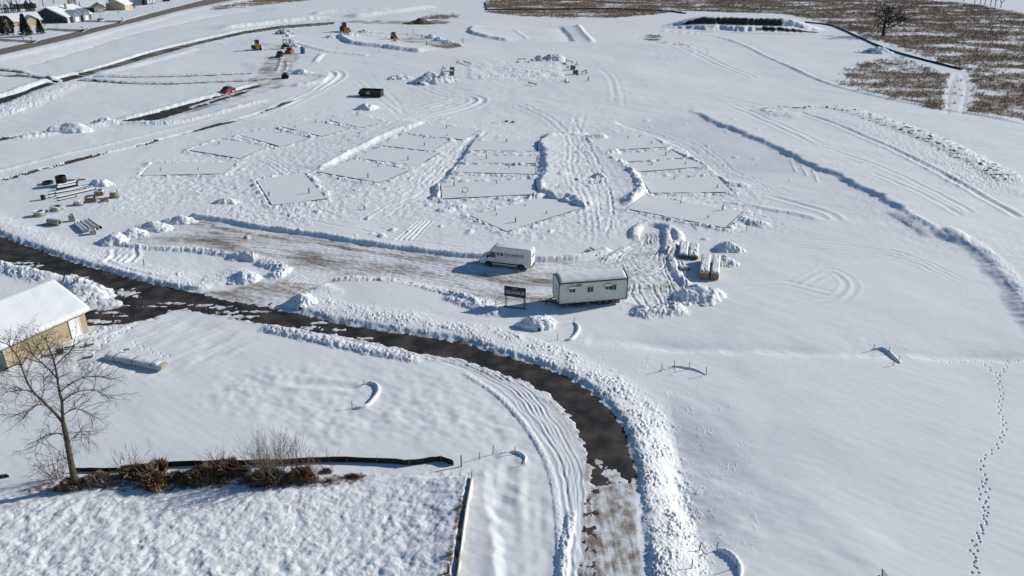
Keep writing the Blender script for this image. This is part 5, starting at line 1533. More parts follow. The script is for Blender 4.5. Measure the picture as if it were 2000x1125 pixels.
for lab, a, b, s, hh_ in (('tall square concrete catch basin', 141.5, 432, .78, .98), ('low square concrete basin nearest the road', 182.5, 457, .80, .62)):
    p = gp(a, b)
    t = thing('catch_basin', lab, 'basin', p, R(24), YG)
    mb = MB()
    mb.loft([[(x * k, y * k, z) for x, y in ((-s / 2, -s / 2), (s / 2, -s / 2), (s / 2, s / 2), (-s / 2, s / 2))] for k, z in ((1, -.1), (1, hh_), (.72, hh_), (.72, .1))]).build('box', concrete, t)
    mb = MB()
    mb.loft([[(x * k, y * k, z) for x, y in ((-s / 2, -s / 2), (s / 2, -s / 2), (s / 2, s / 2), (-s / 2, s / 2))] for k, z in ((1, hh_ + .005), (.96, hh_ + .08), (.76, hh_ + .08), (.73, hh_ + .005))], False).build('snow_rim', snow_m, t)
def long_pipe(label, a, b, c, d, r, m, cap=True, name='long_pipe', grp=YG, lift=0.0, both=.0):
    p, q = gp(a, b), gp(c, d)
    L = (q - p).length
    t = thing(name, label, 'pipe', p + Vector((0, 0, lift)), heading(p, q), grp)
    n = 14
    rg = [[(x, rr_ * math.cos(2 * PI * k / n), r + rr_ * math.sin(2 * PI * k / n)) for k in range(n)] for x, rr_ in ((0, r * .85), (0, r), (L, r), (L, r * .85), (L - .3, r * .8))]
    MB().loft([[(.3, y, z) for _, y, z in rg[0]]] + rg).build('pipe', m, t, True, auto=True)
    if cap:
        mb = MB()
        mb.loft([[(x, (r * 1.02) * math.cos(k), r + (r * 1.0 + (.03 + r * .3) * math.sin(k)) * math.sin(k)) for k in np.linspace(both, PI - .55, 9)] for x in np.linspace(.12, L - .25, 10)], False, False)
        mb.build('snow_cap', snow_m, t, True)
    return t
for row in (('thick black pipe nearest the big drain tank', 112, 367, 152, 357, .24), ('thick black pipe in front of the thickest pair', 111, 372, 152, 363, .27), ('long thin black pipe, third from the tank', 108, 379, 178, 363, .13), ('long thin black pipe with a gap in its snow', 112, 388, 188, 370, .14),
            ('buried thin pipe by the short black piece', 94, 381, 168, 368, .11), ('short buried pipe in front of the long pipes', 113, 393, 150, 384, .11), ('buried pipe nearest the concrete rings', 96, 387, 110, 383, .11)):
    long_pipe(row[0], *row[1:6], black)
wp = mat('pale_pipe', (.55, .57, .58), .5)
for k, (a, b, c, d) in enumerate(((147, 439, 165, 456), (152, 437, 172, 454), (159, 434, 180, 451), (167, 432, 189, 448), (174, 430, 198, 448))):
    long_pipe(['first', 'second', 'third', 'fourth', 'fifth'][k] + ' from the left of the snow-covered pale pipes by the basins', a, b, c, d, .17, wp if k < 4 else black, True, 'pale_pipe', 'pale pipes under snow', 0, .05)
# crates and pallets
def crate(label, a, b, s, m, rz, kind='slat'):
    p = gp(a, b)
    t = thing('crate', label, 'crate', p, rz, 'crates beside the pipes')
    w, d, h = s
    if kind == 'slat':
        mb = MB()
        for z in (.12, h * .5, h - .06):
            for y in (-d / 2, d / 2): mb.box((0, y, z), (w, .04, h * .22))
            for x in (-w / 2, w / 2): mb.box((x, 0, z), (.04, d, h * .22))
        for x in (-w / 2, w / 2):
            for y in (-d / 2, d / 2): mb.box((x, y, h / 2), (.09, .09, h + .05))
        mb.build('slats', m, t)
        MB().box((0, 0, h * .42), (w * .9, d * .9, h * .8)).build('contents', mat('pipe_fittings', (.10, .09, .085), .8), t)
        sc = MB()
        for k in range(7): sc.box((random.uniform(-.35, .35) * w, random.uniform(-.35, .35) * d, h * .86), (w * .32, d * .32, .16), random.random(), taper=.5)
        sc.build('snow_cap', snow_m, t)
    elif kind == 'box':
        MB().box((0, 0, h / 2), (w, d, h)).build('case', m, t)
        MB().box((.05, 0, h + .05), (w * .92, d * .92, .10), taper=.85).build('snow_cap', snow_m, t)
        MB().box((.2, .1, h + .22), (w * .4, d * .5, .28)).build('carton', m, t)
    elif kind == 'bundle':
        MB().loft([[(w / 2 * k * math.cos(q), d / 2 * k * math.sin(q), z) for q in np.linspace(0, 2 * PI, 12, endpoint=False)] for k, z in ((1.0, .1), (1.08, h * .3), (1.0, h * .6), (1.06, h * .8), (.9, h))]).build('wrapped_load', m, t, True, auto=True)
        MB().box((0, 0, .06), (w * 1.05, d * 1.05, .12)).build('pallet', oldwood, t)
        MB().box((-.1, 0, h + .03), (w * .7, d * .75, .12), taper=.6).build('snow_cap', snow_m, t)
    else:
        mb = MB()
        for k in range(6): mb.box((-w / 2 + w * k / 5, 0, h * .5), (.1, d, .04), 0, R(8))
        for y in (-d / 2, d / 2): mb.box((0, y, h * .3), (w, .1, h * .6))
        mb.build('slats', m, t); MB().tube([(.35 * math.cos(q), .3 * math.sin(q), h * .6) for q in np.linspace(0, 5, 14)], .06, 6).build('coil', black, t)
    return t
cw = mat('crate_wood', (.36, .28, .18), .8, (.22, .17, .115), 5)
crate('slatted wooden crate heaped with snowy fittings', 178, 394, (1.5, 1.1, .75), cw, R(20))
crate('brown box with a carton on top behind the slatted crate', 195, 381, (1.35, .9, .62), mat('cardboard', (.36, .215, .12), .8), R(8), 'box')
crate('strapped pallet load at the right end of the crates', 224, 386, (1.25, 1.1, .95), mat('grey_wrap', (.27, .245, .20), .7, (.17, .15, .125), 4), R(15), 'bundle')
crate('low broken pallet with a black coil between the crates', 204, 393, (1.1, .9, .36), wood, R(30), 'pallet')
crate('rounded snow-topped white bundle left of the crates', 154, 400, (1.25, 1.0, .55), mat('pale_wrap', (.50, .50, .49), .6), R(10), 'bundle')
for lab, a, b in (('grey scrap pallet behind the big drain tank', 141, 352), ('snowy scrap board at the back of the pipe yard', 160, 351)):
    p = gp(a, b); t = thing('scrap_pallet', lab, 'pallet', p, R(25), YG)
    mb = MB()
    for k in range(5): mb.box((0, -.4 + k * .2, .16), (1.0, .14, .03))
    mb.box((-.45, 0, .08), (.08, .9, .12)); mb.box((.45, 0, .08), (.08, .9, .12)); mb.build('slats', oldwood, t); MB().box((0, .1, .22), (.9, .5, .09), taper=.6).build('snow_cap', snow_m, t)

# ------------------------------------------------------------------ cars and pickups
def car(name, label, cat, a, b, yaw, m, kind='car', k=1.0, tail=None):
    p = gp(a, b)
    root = thing(name, label, cat, p, yaw)
    prof = {'car': [(-2.15, .30, .82, .78), (-2.05, .28, .90, .92), (-1.2, .26, .93, .94), (.9, .26, .90, .9), (1.7, .27, .80, .88), (2.12, .32, .66, .74)],
            'suv': [(-2.2, .36, 1.0, .82), (-2.1, .32, 1.05, .94), (.9, .30, 1.05, .96), (1.9, .32, .98, .92), (2.2, .38, .80, .8)],
            'pickup': [(-2.75, .45, 1.05, .9), (-2.7, .42, 1.12, 1.0), (1.1, .42, 1.12, 1.0), (2.3, .42, 1.08, .96), (2.7, .48, .90, .86)]}[kind]
    rings = [[(x * k, y * hw, z) for y, z in ((1, z0), (1.0, z0 + .25), (.97, zt - .1), (.85, zt), (-.85, zt), (-.97, zt - .1), (-1, z0 + .25), (-1, z0))] for x, z0, zt, hw in prof]
    MB().loft(rings).build('body', m, root, True, auto=True)
    cab = {'car': [(-1.75, .86), (-.85, 1.36), (.25, 1.40), (1.15, .86)], 'suv': [(-2.1, 1.0), (-1.9, 1.62), (.35, 1.66), (1.2, 1.0)], 'pickup': [(-.75, 1.08), (-.55, 1.76), (.65, 1.78), (1.4, 1.08)]}[kind]
    hw = .86
    gl = [[(x * k, s * (hw - (.16 if z > 1.15 else 0)), z) for x, z in cab] for s in (-1, 1)]
    MB().loft(gl).build('window_band', glass_d, root)
    top = [cab[1], cab[2]]
    MB().loft([[(top[0][0] * k - .05, s * (hw - .14), top[0][1] + q), (top[1][0] * k + .05, s * (hw - .14), top[1][1] + q)][::1] for s, q in ((-1, -.02), (-1, .05), (1, .05), (1, -.02))], False, False).build('roof_panel', m if kind != 'car' else mat('black_roof', (.02, .02, .022), .2), root)
    if kind == 'pickup':
        MB().box((-1.75 * k, 0, 1.06), (1.75 * k, 1.5, .14)).build('bed', blackm, root)
    wb = {'car': 1.33, 'suv': 1.35, 'pickup': 1.75}[kind] * k; wr = .33 if kind == 'car' else .38
    for s in (-1, 1):
        for x in (-wb, wb):
            w = MB().wheel((x, s * .86, wr), wr, .24, 18).build('wheel', rubber, root, True, auto=True)
            MB().disc((x, s * .90, wr), wr * .62, .2).build('rim', rimm, w)
        MB().box((prof[-1][0] * k - .10, s * .62, prof[-1][2] - .02), (.16, .28, .12)).build('headlight', mat('lamp_lens', (.5, .52, .54), .1), root)
        MB().box((prof[0][0] * k + .02, s * .66, prof[0][2] - .06), (.10, .26, .16)).build('tail_light', tail or mat('tail_light', (.42, .02, .025), .25), root)
        MB().box((.75 * k, s * .98, prof[2][2] + .02), (.14, .16, .12)).build('mirror', m, root)
    return root
red = mat('red_paint', (.30, .012, .022), .25, (.26, .01, .018), 2)
YAWC = heading(gp(440, 181), gp(470, 173))
car('parked_car', 'dark red hatchback parked alone at the side road', 'car', 446.5, 179, YAWC, red)
car('parked_car', 'silver white car parked in the driveway of the blue house', 'car', 199, 43, heading(gp(190, 44), gp(210, 42)), mat('silver_paint', (.55, .57, .60), .3), 'suv', .95)
car('parked_pickup', 'black pickup with a red rear end in front of the bright red one', 'pickup', 547, 111, heading(gp(546, 113), gp(556, 100)), mat('black_paint', (.018, .018, .02), .25), 'pickup', .95)
car('parked_pickup', 'bright red pickup between the dark machines and the toilet', 'pickup', 566, 104, heading(gp(560, 106), gp(580, 96)), mat('bright_red', (.50, .035, .05), .3), 'pickup', .85)
p = bpy.data.objects['parked_pickup']
MB().box((-2.62, 0, .80), (.16, 1.7, .52)).build('tailgate', red, p)
car('parked_car', 'black car standing by the wall of the blue house', 'car', 118, 45, 0.2, mat('black_paint', (.018, .018, .02), .25), 'suv', .9)
car('parked_car', 'dark vehicle in the yard of the farthest blue house', 'car', 325, 3, 0.1, mat('black_paint', (.018, .018, .02), .25), 'suv', .9)

# ------------------------------------------------------------------ earth-moving machines
yellow = mat('machine_yellow', (.50, .27, .015), .5, (.38, .20, .02), 2)
tire_big = rubber
def tracks(root, L, W, h, gauge):
    for s in (-1, 1):
        o = [(-L / 2 + h / 2 + h / 2 * math.cos(q), h / 2 + h / 2 * math.sin(q)) for q in np.linspace(PI / 2, 1.5 * PI, 8)] + [(L / 2 - h / 2 + h / 2 * math.cos(q), h / 2 + h / 2 * math.sin(q)) for q in np.linspace(-PI / 2, PI / 2, 8)]
        t = MB().prism(o, 'y', s * gauge / 2 - W / 2, s * gauge / 2 + W / 2).build('track', blackm, root)
        for k in range(5): MB().disc((-L / 2 + h * .55 + k * (L - h * 1.1) / 4, s * (gauge / 2 + W / 2), h * .42), h * .26, .06, 12).build('roller', mat('roller_grey', (.08, .075, .07), .7), t)
def cab(root, c, s, m=yellow, rops=True):
    o = MB().box(c, s, taper=.9).build('cab', glass_d, root)
    mb = MB()
    for x in (-1, 1):
        for y in (-1, 1): mb.box((c[0] + x * s[0] * .47, c[1] + y * s[1] * .47, c[2]), (.09, .09, s[2]))
    mb.build('pillar', blackm, o)
    MB().box((c[0], c[1], c[2] + s[2] / 2 + .06), (s[0] * 1.05, s[1] * 1.05, .14)).build('roof', m, o)
p = gp(503, 97.5)
t = thing('bulldozer', 'yellow bulldozer seen from behind at the bend of the far road', 'bulldozer', p, heading(gp(504, 99), gp(497, 92)))
tracks(t, 3.6, .55, 1.0, 2.0)
MB().box((.2, 0, 1.15), (3.2, 1.15, .9)).build('hull', yellow, t); MB().box((-1.35, 0, 1.5), (.9, 1.35, 1.5)).build('rear_tank', yellow, t)
cab(t, (-.5, 0, 2.5), (1.4, 1.35, 1.5), blackm)
MB().loft([[(2.35 + .25 * math.cos(q), y, .75 + .7 * math.sin(q)) for q in np.linspace(-1.2, 1.2, 8)] + [(2.28 + .25 * math.cos(q), y, .75 + .7 * math.sin(q)) for q in np.linspace(1.2, -1.2, 8)] for y in (-1.7, 1.7)]).build('blade', blackm, t)
for s in (-1, 1): MB().tube([(-.3, s * 1.25, .6), (2.3, s * 1.25, .5)], .1, 6).build('push_arm', blackm, t)
MB().tube([(.9, .3, 1.5), (.9, .3, 2.5)], .07, 6).build('exhaust', blackm, t)
MB().tube([(2.3, 1.5, 1.2), (2.3, 1.5, 3.6)], .04, 5).build('mast', blackm, t)
p = gp(673.5, 62)
t = thing('wheel_loader', 'dirty yellow wheel loader with large tyres and lowered bucket', 'loader', p, heading(gp(668, 62), gp(690, 67)))
for s in (-1, 1):
    for x in (-1.6, 1.5):
        w = MB().wheel((x, s * 1.05, .85), .85, .62, 20).build('wheel', tire_big, t, True, auto=True); MB().disc((x, s * 1.1, .85), .42, .6).build('rim', yellow, w)
MB().box((-2.0, 0, 1.55), (2.4, 1.5, 1.1), taper=.92).build('engine_hood', blackm, t); MB().box((1.0, 0, 1.15), (1.8, 1.2, .9)).build('front_frame', yellow, t)
cab(t, (-.35, 0, 2.6), (1.5, 1.5, 1.7), blackm)
for s in (-1, 1): MB().tube([(.6, s * .55, 1.9), (2.2, s * .55, 1.3), (3.0, s * .6, .6)], .15, 6).build('lift_arm', yellow, t)
bk = [(3.0, 1.05), (3.1, .25), (3.4, .08), (4.15, .12), (3.9, .25), (3.4, .35), (3.25, .95)]
MB().prism(bk, 'y', -1.45, 1.45).build('bucket', mat('worn_yellow', (.33, .19, .04), .6, (.16, .10, .04), 2), t)
MB().tube([(-1.9, .5, 2.1), (-1.9, .5, 3.0)], .08, 6).build('exhaust', blackm, t)
p = gp(769, 76)
t = thing('skid_steer', 'small yellow and black skid steer on the far building plot', 'loader', p, heading(gp(767, 76), gp(784, 79)))
for s in (-1, 1):
    for x in (-.6, .6):
        w = MB().wheel((x, s * .75, .42), .42, .3, 16).build('wheel', rubber, t, True, auto=True); MB().disc((x, s * .8, .42), .2, .28).build('rim', yellow, w)
    MB().tube([(-1.1, s * .72, 1.7), (.6, s * .72, 1.35), (1.5, s * .72, .6)], .1, 6).build('lift_arm', yellow, t)
MB().box((-.1, 0, .85), (2.2, 1.2, .75)).build('hull', blackm, t); cab(t, (-.1, 0, 1.75), (1.3, 1.15, 1.2), blackm)
MB().prism([(1.4, .7), (1.5, .15), (2.3, .12), (2.25, .22), (1.62, .3), (1.55, .7)], 'y', -.95, .95).build('bucket', mat('worn_yellow', (.33, .19, .04), .6), t)
p = gp(769, 80.5)
o = props(MB().box((0, 0, .1), (1.9, .6, .2)).box((.5, 0, .3), (.5, .4, .25)).build('loader_fork', blackm, None, loc=p, rz=.1), 'black fork attachment on the snow in front of the skid steer', 'attachment')
p = gp(558.5, 95)
t = thing('roller', 'dark compact roller with an open roof frame behind the red pickup', 'roller', p, heading(gp(555, 95), gp(568, 95)))
MB().box((0, 0, .95), (2.4, 1.2, .8)).build('hull', blackm, t)
for x in (-1.0, 1.0): MB().disc((x, 0, .55), .55, 1.3, 20).build('drum', mat('drum_steel', (.12, .115, .11), .6), t)
mb = MB()
for x in (-.7, .3):
    for y in (-.55, .55): mb.tube([(x, y, 1.2), (x, y, 3.0)], .06, 5)
mb.box((-.2, 0, 3.03), (1.3, 1.3, .08)); mb.build('roll_frame', blackm, t); MB().box((-.4, 0, 1.6), (.5, .6, .6)).build('seat', blackm, t)

# ------------------------------------------------------------------ toilet, dumpster, culvert, cone
p = gp(592, 104.5)
blue = mat('toilet_blue', (.02, .11, .30), .45, (.018, .09, .25), 2)
t = thing('portable_toilet', 'bright blue portable toilet cabin by the parked machines', 'toilet', p, R(-12))
MB().box((0, 0, 1.1), (1.15, 1.15, 2.1)).build('cabin', blue, t); MB().box((0, -.59, 1.08), (.8, .03, 1.85)).build('door', mat('toilet_door', (.03, .14, .36), .45), t)
MB().loft([[(x * k, y * k, z) for x, y in ((-.6, -.6), (.6, -.6), (.6, .6), (-.6, .6))] for k, z in ((1, 2.15), (1, 2.2), (.5, 2.36))]).build('roof', mat('toilet_roof', (.5, .52, .54), .5), t); MB().box((0, 0, .06), (1.2, 1.2, .12)).build('skid', black, t)
fr, rr_, bk_ = gp(703, 188.5), gp(744, 191), gp(753, 187)
t = thing('dumpster', 'black open roll-off dumpster in the snow above the slabs', 'dumpster', rr_, heading(fr, rr_))
L, Wd, Hd = (rr_ - fr).length, 2.3, 1.75
blk = mat('dumpster_paint', (.022, .027, .032), .45, (.016, .02, .024), 1.5)
mb = MB()
mb.loft([[(-L * kx - (.35 if z > .9 and e else 0) * 0, y, z) for kx, y, e in ((0, 0, 0), (0, Wd, 0), (1, Wd, 1), (1, 0, 1))] for z in (.22, Hd)] + [[(x, y, Hd) for x, y in ((-.08, .08), (-.08, Wd - .08), (-L + .08, Wd - .08), (-L + .08, .08))], [(x, y, .3) for x, y in ((-.08, .08), (-.08, Wd - .08), (-L + .08, Wd - .08), (-L + .08, .08))]])
mb.build('container', blk, t)
mb = MB()
for k in range(8): mb.box((-L * (k + .5) / 8, -.045, 1.0), (.10, .09, 1.5))
for z in (.3, Hd): mb.box((-L / 2, -.05, z), (L + .1, .10, .12)); mb.box((-L / 2, Wd + .05, z), (L + .1, .10, .12)); mb.box((.05, Wd / 2, z), (.1, Wd + .2, .12)); mb.box((-L - .05, Wd / 2, z), (.1, Wd + .2, .12))
mb.build('rib', blk, t)
s_ = MB().box((-L * .58, -.10, 1.08), (1.15, .02, .85)).build('decal', mat('decal_red', (.35, .10, .07), .6), t); MB().box((-L * .58, -.115, 1.05), (.9, .015, .45)).build('decal_face', mat('decal_pale', (.5, .4, .36), .6), s_); MB().box((-L * .58, -.115, 1.42), (.9, .015, .14)).build('decal_band', mat('decal_yellow', (.5, .38, .08), .6), s_)
for x in (-.4, -L + .5): MB().disc((x, .1, .14), .14, .12, 10).build('roller', blackm, t)
MB().box((-L - .28, Wd / 2, .9), (.5, Wd * .8, .7), taper=.8).build('front_nose', blk, t)
a = gp(558, 152)
t = thing('culvert', 'dark culvert mouth in the bank beside the side road', 'culvert', a, R(-80))
rg = [[(x, r * math.cos(k * PI / 12), .55 + r * math.sin(k * PI / 12)) for k in range(24)] for x, r in ((-.6, 1.0), (1.8, 1.0), (1.8, .86), (-.2, .86))]
MB().loft(rg).build('barrel', mat('culvert_blue', (.10, .12, .15), .6), t, True, auto=True)
p = gp(1104, 160.5)
t = thing('traffic_cone', 'orange-red traffic cone at the corner of the staked footprint', 'cone', p)
MB().lathe([(.30, .1), (.30, .1), (.06, 1.15), (0, 1.15)], 14).build('cone', mat('cone_orange', (.55, .06, .02), .5), t); MB().box((0, 0, .06), (.62, .62, .1)).build('base', black, t)

# ------------------------------------------------------------------ batter boards and block pallets round the staked footprint
bbw = mat('dark_board', (.10, .055, .035), .8, (.06, .035, .025), 5)
def aframe(label, a, b, rz=0.0, h=1.25):
    t = thing('batter_sawhorse', label, 'frame', gp(a, b), rz, 'batter boards round the staked footprint')
    for s in (-1, 1): MB().tube([(s * .65, 0, -.1), (0, 0, h)], .07, 5).build('leg', bbw, t)
    MB().box((0, 0, h * .35), (1.0, .08, .16)).build('crossboard', bbw, t)
for k, (a, b, lab) in enumerate(((866, 137, 'left end, farther of two'), (863.5, 145, 'left end by the big heap, nearer of two'), (894, 125, 'back left corner'), (1126, 129, 'back right corner'), (1145, 145, 'right end, second from the back'), (1149, 158.5, 'right end, nearest'))):
    aframe('small dark triangular batter frame at the ' + lab, a, b, .2 * k)
def rail(label, a, b, c, d, h=.55):
    p, q = gp(a, b), gp(c, d); L = (q - p).length
    t = thing('batter_board', label, 'frame', p, heading(p, q), 'batter boards round the staked footprint')
    MB().box((L / 2, 0, h), (L, .08, .22)).build('board', bbw, t)
    for x in (.12 * L, .9 * L): MB().box((x, .06, h / 2), (.09, .09, h + .3)).build('post', bbw, t)
rail('dark batter rail at the back left of the footprint', 905, 123, 920, 127); rail('dark batter rail in the middle of the back edge', 1010, 121, 1027, 121, .9); rail('dark batter rail below the snowy heap at the back right', 1105, 122, 1119, 127, .8)
rail('dark batter rail in front of the footprint', 1031, 165, 1048, 169, .6); rail('dark batter rail at the right end, slanting up', 1136, 147, 1145, 143, .9); rail('dark low board leaning by the cone', 1106, 163, 1112, 162, .3)
blockm = mat('block_grey', (.16, .16, .155), .9, (.11, .11, .105), 4)
for a, b, lab in ((883.5, 139, 'farther block pallet left of the footprint'), (882.5, 147, 'nearer block pallet left of the footprint'), (1119, 136, 'farther block pallet right of the footprint'), (1124, 145, 'nearer block pallet right of the footprint')):
    t = thing('block_pallet', lab, 'blocks', gp(a, b), R(15), 'grey block pallets')
    mb = MB()
    for z in range(4):
        for x in (-.3, .3):
            for y in (-.3, .3): mb.box((x, y, .28 + z * .28), (.57, .57, .26))
    mb.build('blocks', blockm, t); MB().box((0, 0, .07), (1.2, 1.2, .13)).build('pallet', oldwood, t); MB().box((0, 0, 1.32), (1.1, 1.1, .1), taper=.8).build('snow_cap', snow_m, t)
for a, b, lab in ((1011, 122, 'block at the left foot of the back batter rail'), (1032, 122, 'block at the right foot of the back batter rail'), (1103, 125, 'block at the back right corner'), (1109, 132, 'small dark block beside the farther right pallet'), (989, 238, 'small dark stone in the open snow above the slabs'), (1001.5, 239.5, 'dark stone right of the stake above the slabs')):
    props(MB().box((0, 0, .12), (.7, .45, .35), .3, taper=.8).build('dark_block', blackm, None, loc=gp(a, b)), lab, 'block', 'dark blocks on the snow')

# ------------------------------------------------------------------ two workers
def worker(label, a, b, yaw, arms):
    p = gp(a, b)
    root = thing('person', label, 'person', p, yaw, 'workers on the far plot')
    J = {'pel': (0, 0, .95), 'bel': (0, 0, 1.12), 'ch': (0, .0, 1.38), 'nk': (0, .01, 1.52), 'hd': (0, .03, 1.62), 'tp': (0, .03, 1.78)}
    R_ = {'pel': .15, 'bel': .14, 'ch': .17, 'nk': .06, 'hd': .10, 'tp': .085}
    E = [('pel', 'bel'), ('bel', 'ch'), ('ch', 'nk'), ('nk', 'hd'), ('hd', 'tp')]
    for s, n in ((-1, 'l'), (1, 'r')):
        J['hip' + n] = (s * .10, 0, .88); R_['hip' + n] = .10
        J['kn' + n] = (s * .13, .03, .48); R_['kn' + n] = .07
        J['an' + n] = (s * .14, -.02, .10); R_['an' + n] = .055
        J['to' + n] = (s * .15, .16, .05); R_['to' + n] = .045
        J['sh' + n] = (s * .20, 0, 1.43); R_['sh' + n] = .075
        if arms == 'out':
            J['el' + n] = (s * .46, .06, 1.36); J['wr' + n] = (s * .68, .14, 1.38); J['fi' + n] = (s * .80, .17, 1.37)
        else:
            J['el' + n] = (s * .27, -.02, 1.14); J['wr' + n] = (s * .22, .20, 1.02); J['fi' + n] = (s * .18, .30, 1.03)
        R_['el' + n], R_['wr' + n], R_['fi' + n] = .055, .042, .035
        E += [('pel', 'hip' + n), ('hip' + n, 'kn' + n), ('kn' + n, 'an' + n), ('an' + n, 'to' + n), ('ch', 'sh' + n), ('sh' + n, 'el' + n), ('el' + n, 'wr' + n), ('wr' + n, 'fi' + n)]
    names = list(J)
    def skin(nm, keys, scale, m):
        ks = [k for k in names if k in keys]
        me = bpy.data.meshes.new(nm)
        me.from_pydata([J[k] for k in ks], [(ks.index(u_), ks.index(v_)) for u_, v_ in E if u_ in ks and v_ in ks], [])
        o = bpy.data.objects.new(nm, me); COL.objects.link(o); o.parent = root
        md = o.modifiers.new('skin', 'SKIN')
        for i, k in enumerate(ks):
            me.skin_vertices[0].data[i].radius = (R_[k] * scale, R_[k] * scale)
            me.skin_vertices[0].data[i].use_root = (i == 0)
        o.modifiers.new('smooth', 'SUBSURF').levels = 1
        me.materials.append(m)
        return o
    skin('body', set(names), 1.0, mat('work_trousers', (.022, .024, .03), .8))
    jk = {'pel', 'bel', 'ch'} | {k for k in names if k[:2] in ('sh', 'el')} | {k for k in names if k[:2] == 'wr'}
    skin('jacket', jk, 1.22, mat('hi_vis', (.50, .72, .02), .6, (.42, .62, .02), 4))
    h = MB().lathe([(.125, 1.66), (.13, 1.72), (.11, 1.82), (.05, 1.87), (0, 1.875)], 14, (0, .03, 0)).build('helmet', mat('helmet', (.45, .55, .05), .4), root, True)
    f = MB()
    f.lathe([(.0, 1.52), (.07, 1.54), (.092, 1.62), (.09, 1.68)], 12, (0, .045, 0)); f.tube([(0, .12, 1.64), (0, .155, 1.60)], .018, 5)
    for s in (-1, 1): f.tube([(s * .095, .03, 1.63), (s * .11, .03, 1.61)], .022, 5)
    f.build('face', mat('skin_tone', (.42, .26, .18), .6), root)
worker('person in a hi-vis yellow jacket standing on the far plot, arms in front', 833.5, 89, R(-60), 'in')
worker('person in hi-vis yellow with arms stretched out on the far plot', 904, 85, R(15), 'out')

# ------------------------------------------------------------------ houses across the town road
roofsnow = snow_m
def house(name, label, corner, front, depth, he, hr, m, ridge_along=True, ov=.5, extra=None, fronts=(), rz=None, roof_m=None):
    """box with a gable roof; x runs along the wall from photo point corner to front, y goes back by depth"""
    a, b = gp(*corner), gp(*front)
    L = (b - a).length
    root = thing(name, label, 'house', (a.x, a.y, min(a.z, b.z) - .05), heading(a, b))
    if ridge_along:
        MB().prism([(0, -.4), (0, he), (depth / 2, hr), (depth, he), (depth, -.4)], 'x', 0, L).build('wall', m, root)
    else:
        MB().prism([(0, -.4), (0, he), (L / 2, hr), (L, he), (L, -.4)], 'y', 0, depth).build('wall', m, root)
    W, T = (depth, L) if ridge_along else (L, depth)
    k = (hr - he) / (W / 2)
    def pt(u, v, z): return (v, u, z) if ridge_along else (u, v, z)
    mb = MB()
    for u0, u1 in ((-ov, W / 2), (W + ov, W / 2)):
        z0 = he - ov * k
        mb.loft([[pt(u0, v, z0 + .05), pt(u1, v, hr + .05), pt(u1, v, hr + .40), pt(u0, v, z0 + .36)] for v in (-ov, T + ov)])
    roof = mb.build('roof', roofsnow, root)
    fb = MB()
    for v in (-ov - .03, T + ov + .03):
        for u0, u1 in ((-ov, W / 2), (W + ov, W / 2)): fb.tube([pt(u0, v, he - ov * k), pt(u1, v, hr)], .12, 4)
    fb.build('fascia', trim_w, roof)
    def opening(nm, face, x, z, w, h, fm=trim_w, pm=glass_d):
        """face: 'f' front wall (y=0), 'l' x=0 wall, 'r' x=L wall"""
        if face == 'f': c, s, c2, s2 = (x, -.04, z), (w, .1, h), (x, -.10, z), (w * .84, .03, h * .86)
        elif face == 'r': c, s, c2, s2 = (L + .04, x, z), (.1, w, h), (L + .10, x, z), (.03, w * .84, h * .86)
        else: c, s, c2, s2 = (-.04, x, z), (.1, w, h), (-.10, x, z), (.03, w * .84, h * .86)
        o = MB().box(c, s).build(nm, fm, root)
        if pm: MB().box(c2, s2).build('pane' if nm == 'window' else 'panel', pm, o)
    for q in fronts: opening(*q)
    if extra: extra(root, L)
    return root
blue_s = mat('blue_siding', (.025, .052, .085), .6, (.02, .042, .07), 2)
cream = mat('cream_siding', (.50, .42, .29), .7, (.45, .375, .26), 2)
dkbrown = mat('brown_siding', (.075, .062, .055), .7)
doorw = mat('garage_door', (.62, .60, .55), .5)
tan_d = mat('tan_door', (.50, .40, .25), .6)
def bx(root, L):
    # front gables with white trim, porch and chimney on the side of the blue house facing the road
    for y, w in ((5.2, 5.0), (11.6, 4.6)):
        r = MB().loft([[(L - 3, y - w / 2 - .3, 2.9), (L - 3, y, 5.0), (L - 3, y + w / 2 + .3, 2.9)], [(L + 1.9, y - w / 2 - .3, 2.9), (L + 1.9, y, 5.0), (L + 1.9, y + w / 2 + .3, 2.9)]], False, False).loft([[(L - 3, y - w / 2 - .3, 3.2), (L - 3, y, 5.35), (L - 3, y + w / 2 + .3, 3.2)], [(L + 1.9, y - w / 2 - .3, 3.2), (L + 1.9, y, 5.35), (L + 1.9, y + w / 2 + .3, 3.2)]], False, False).build('dormer', roofsnow, root)
        MB().loft([[(L + x, y - w / 2, 0), (L + x, y - w / 2, 2.8), (L + x, y, 4.8), (L + x, y + w / 2, 2.8), (L + x, y + w / 2, 0)] for x in (-1, 1.5)]).build('gable_wall', mat('light_blue', (.18, .21, .25), .6), r)
        MB().box((L + 1.56, y, 1.3), (.08, 2.6, 2.0)).build('window', trim_w, root)
    MB().box((L - 5, 8.0, 6.6), (1.0, 1.0, 2.2)).build('chimney', cream, root)
house('blue_house', 'dark blue gabled house with a snowy roof across the road', (64, 44), (131, 45.5), 17, 2.8, 6.4, blue_s, False, .6, bx,
      [('window', 'f', 1.4, 1.7, .9, 1.3), ('window', 'f', 4.2, 1.9, .9, 1.3), ('window', 'f', 6.4, 1.9, .5, 1.3), ('garage_door', 'r', 2.6, 1.2, 3.6, 2.3, trim_w, doorw)])
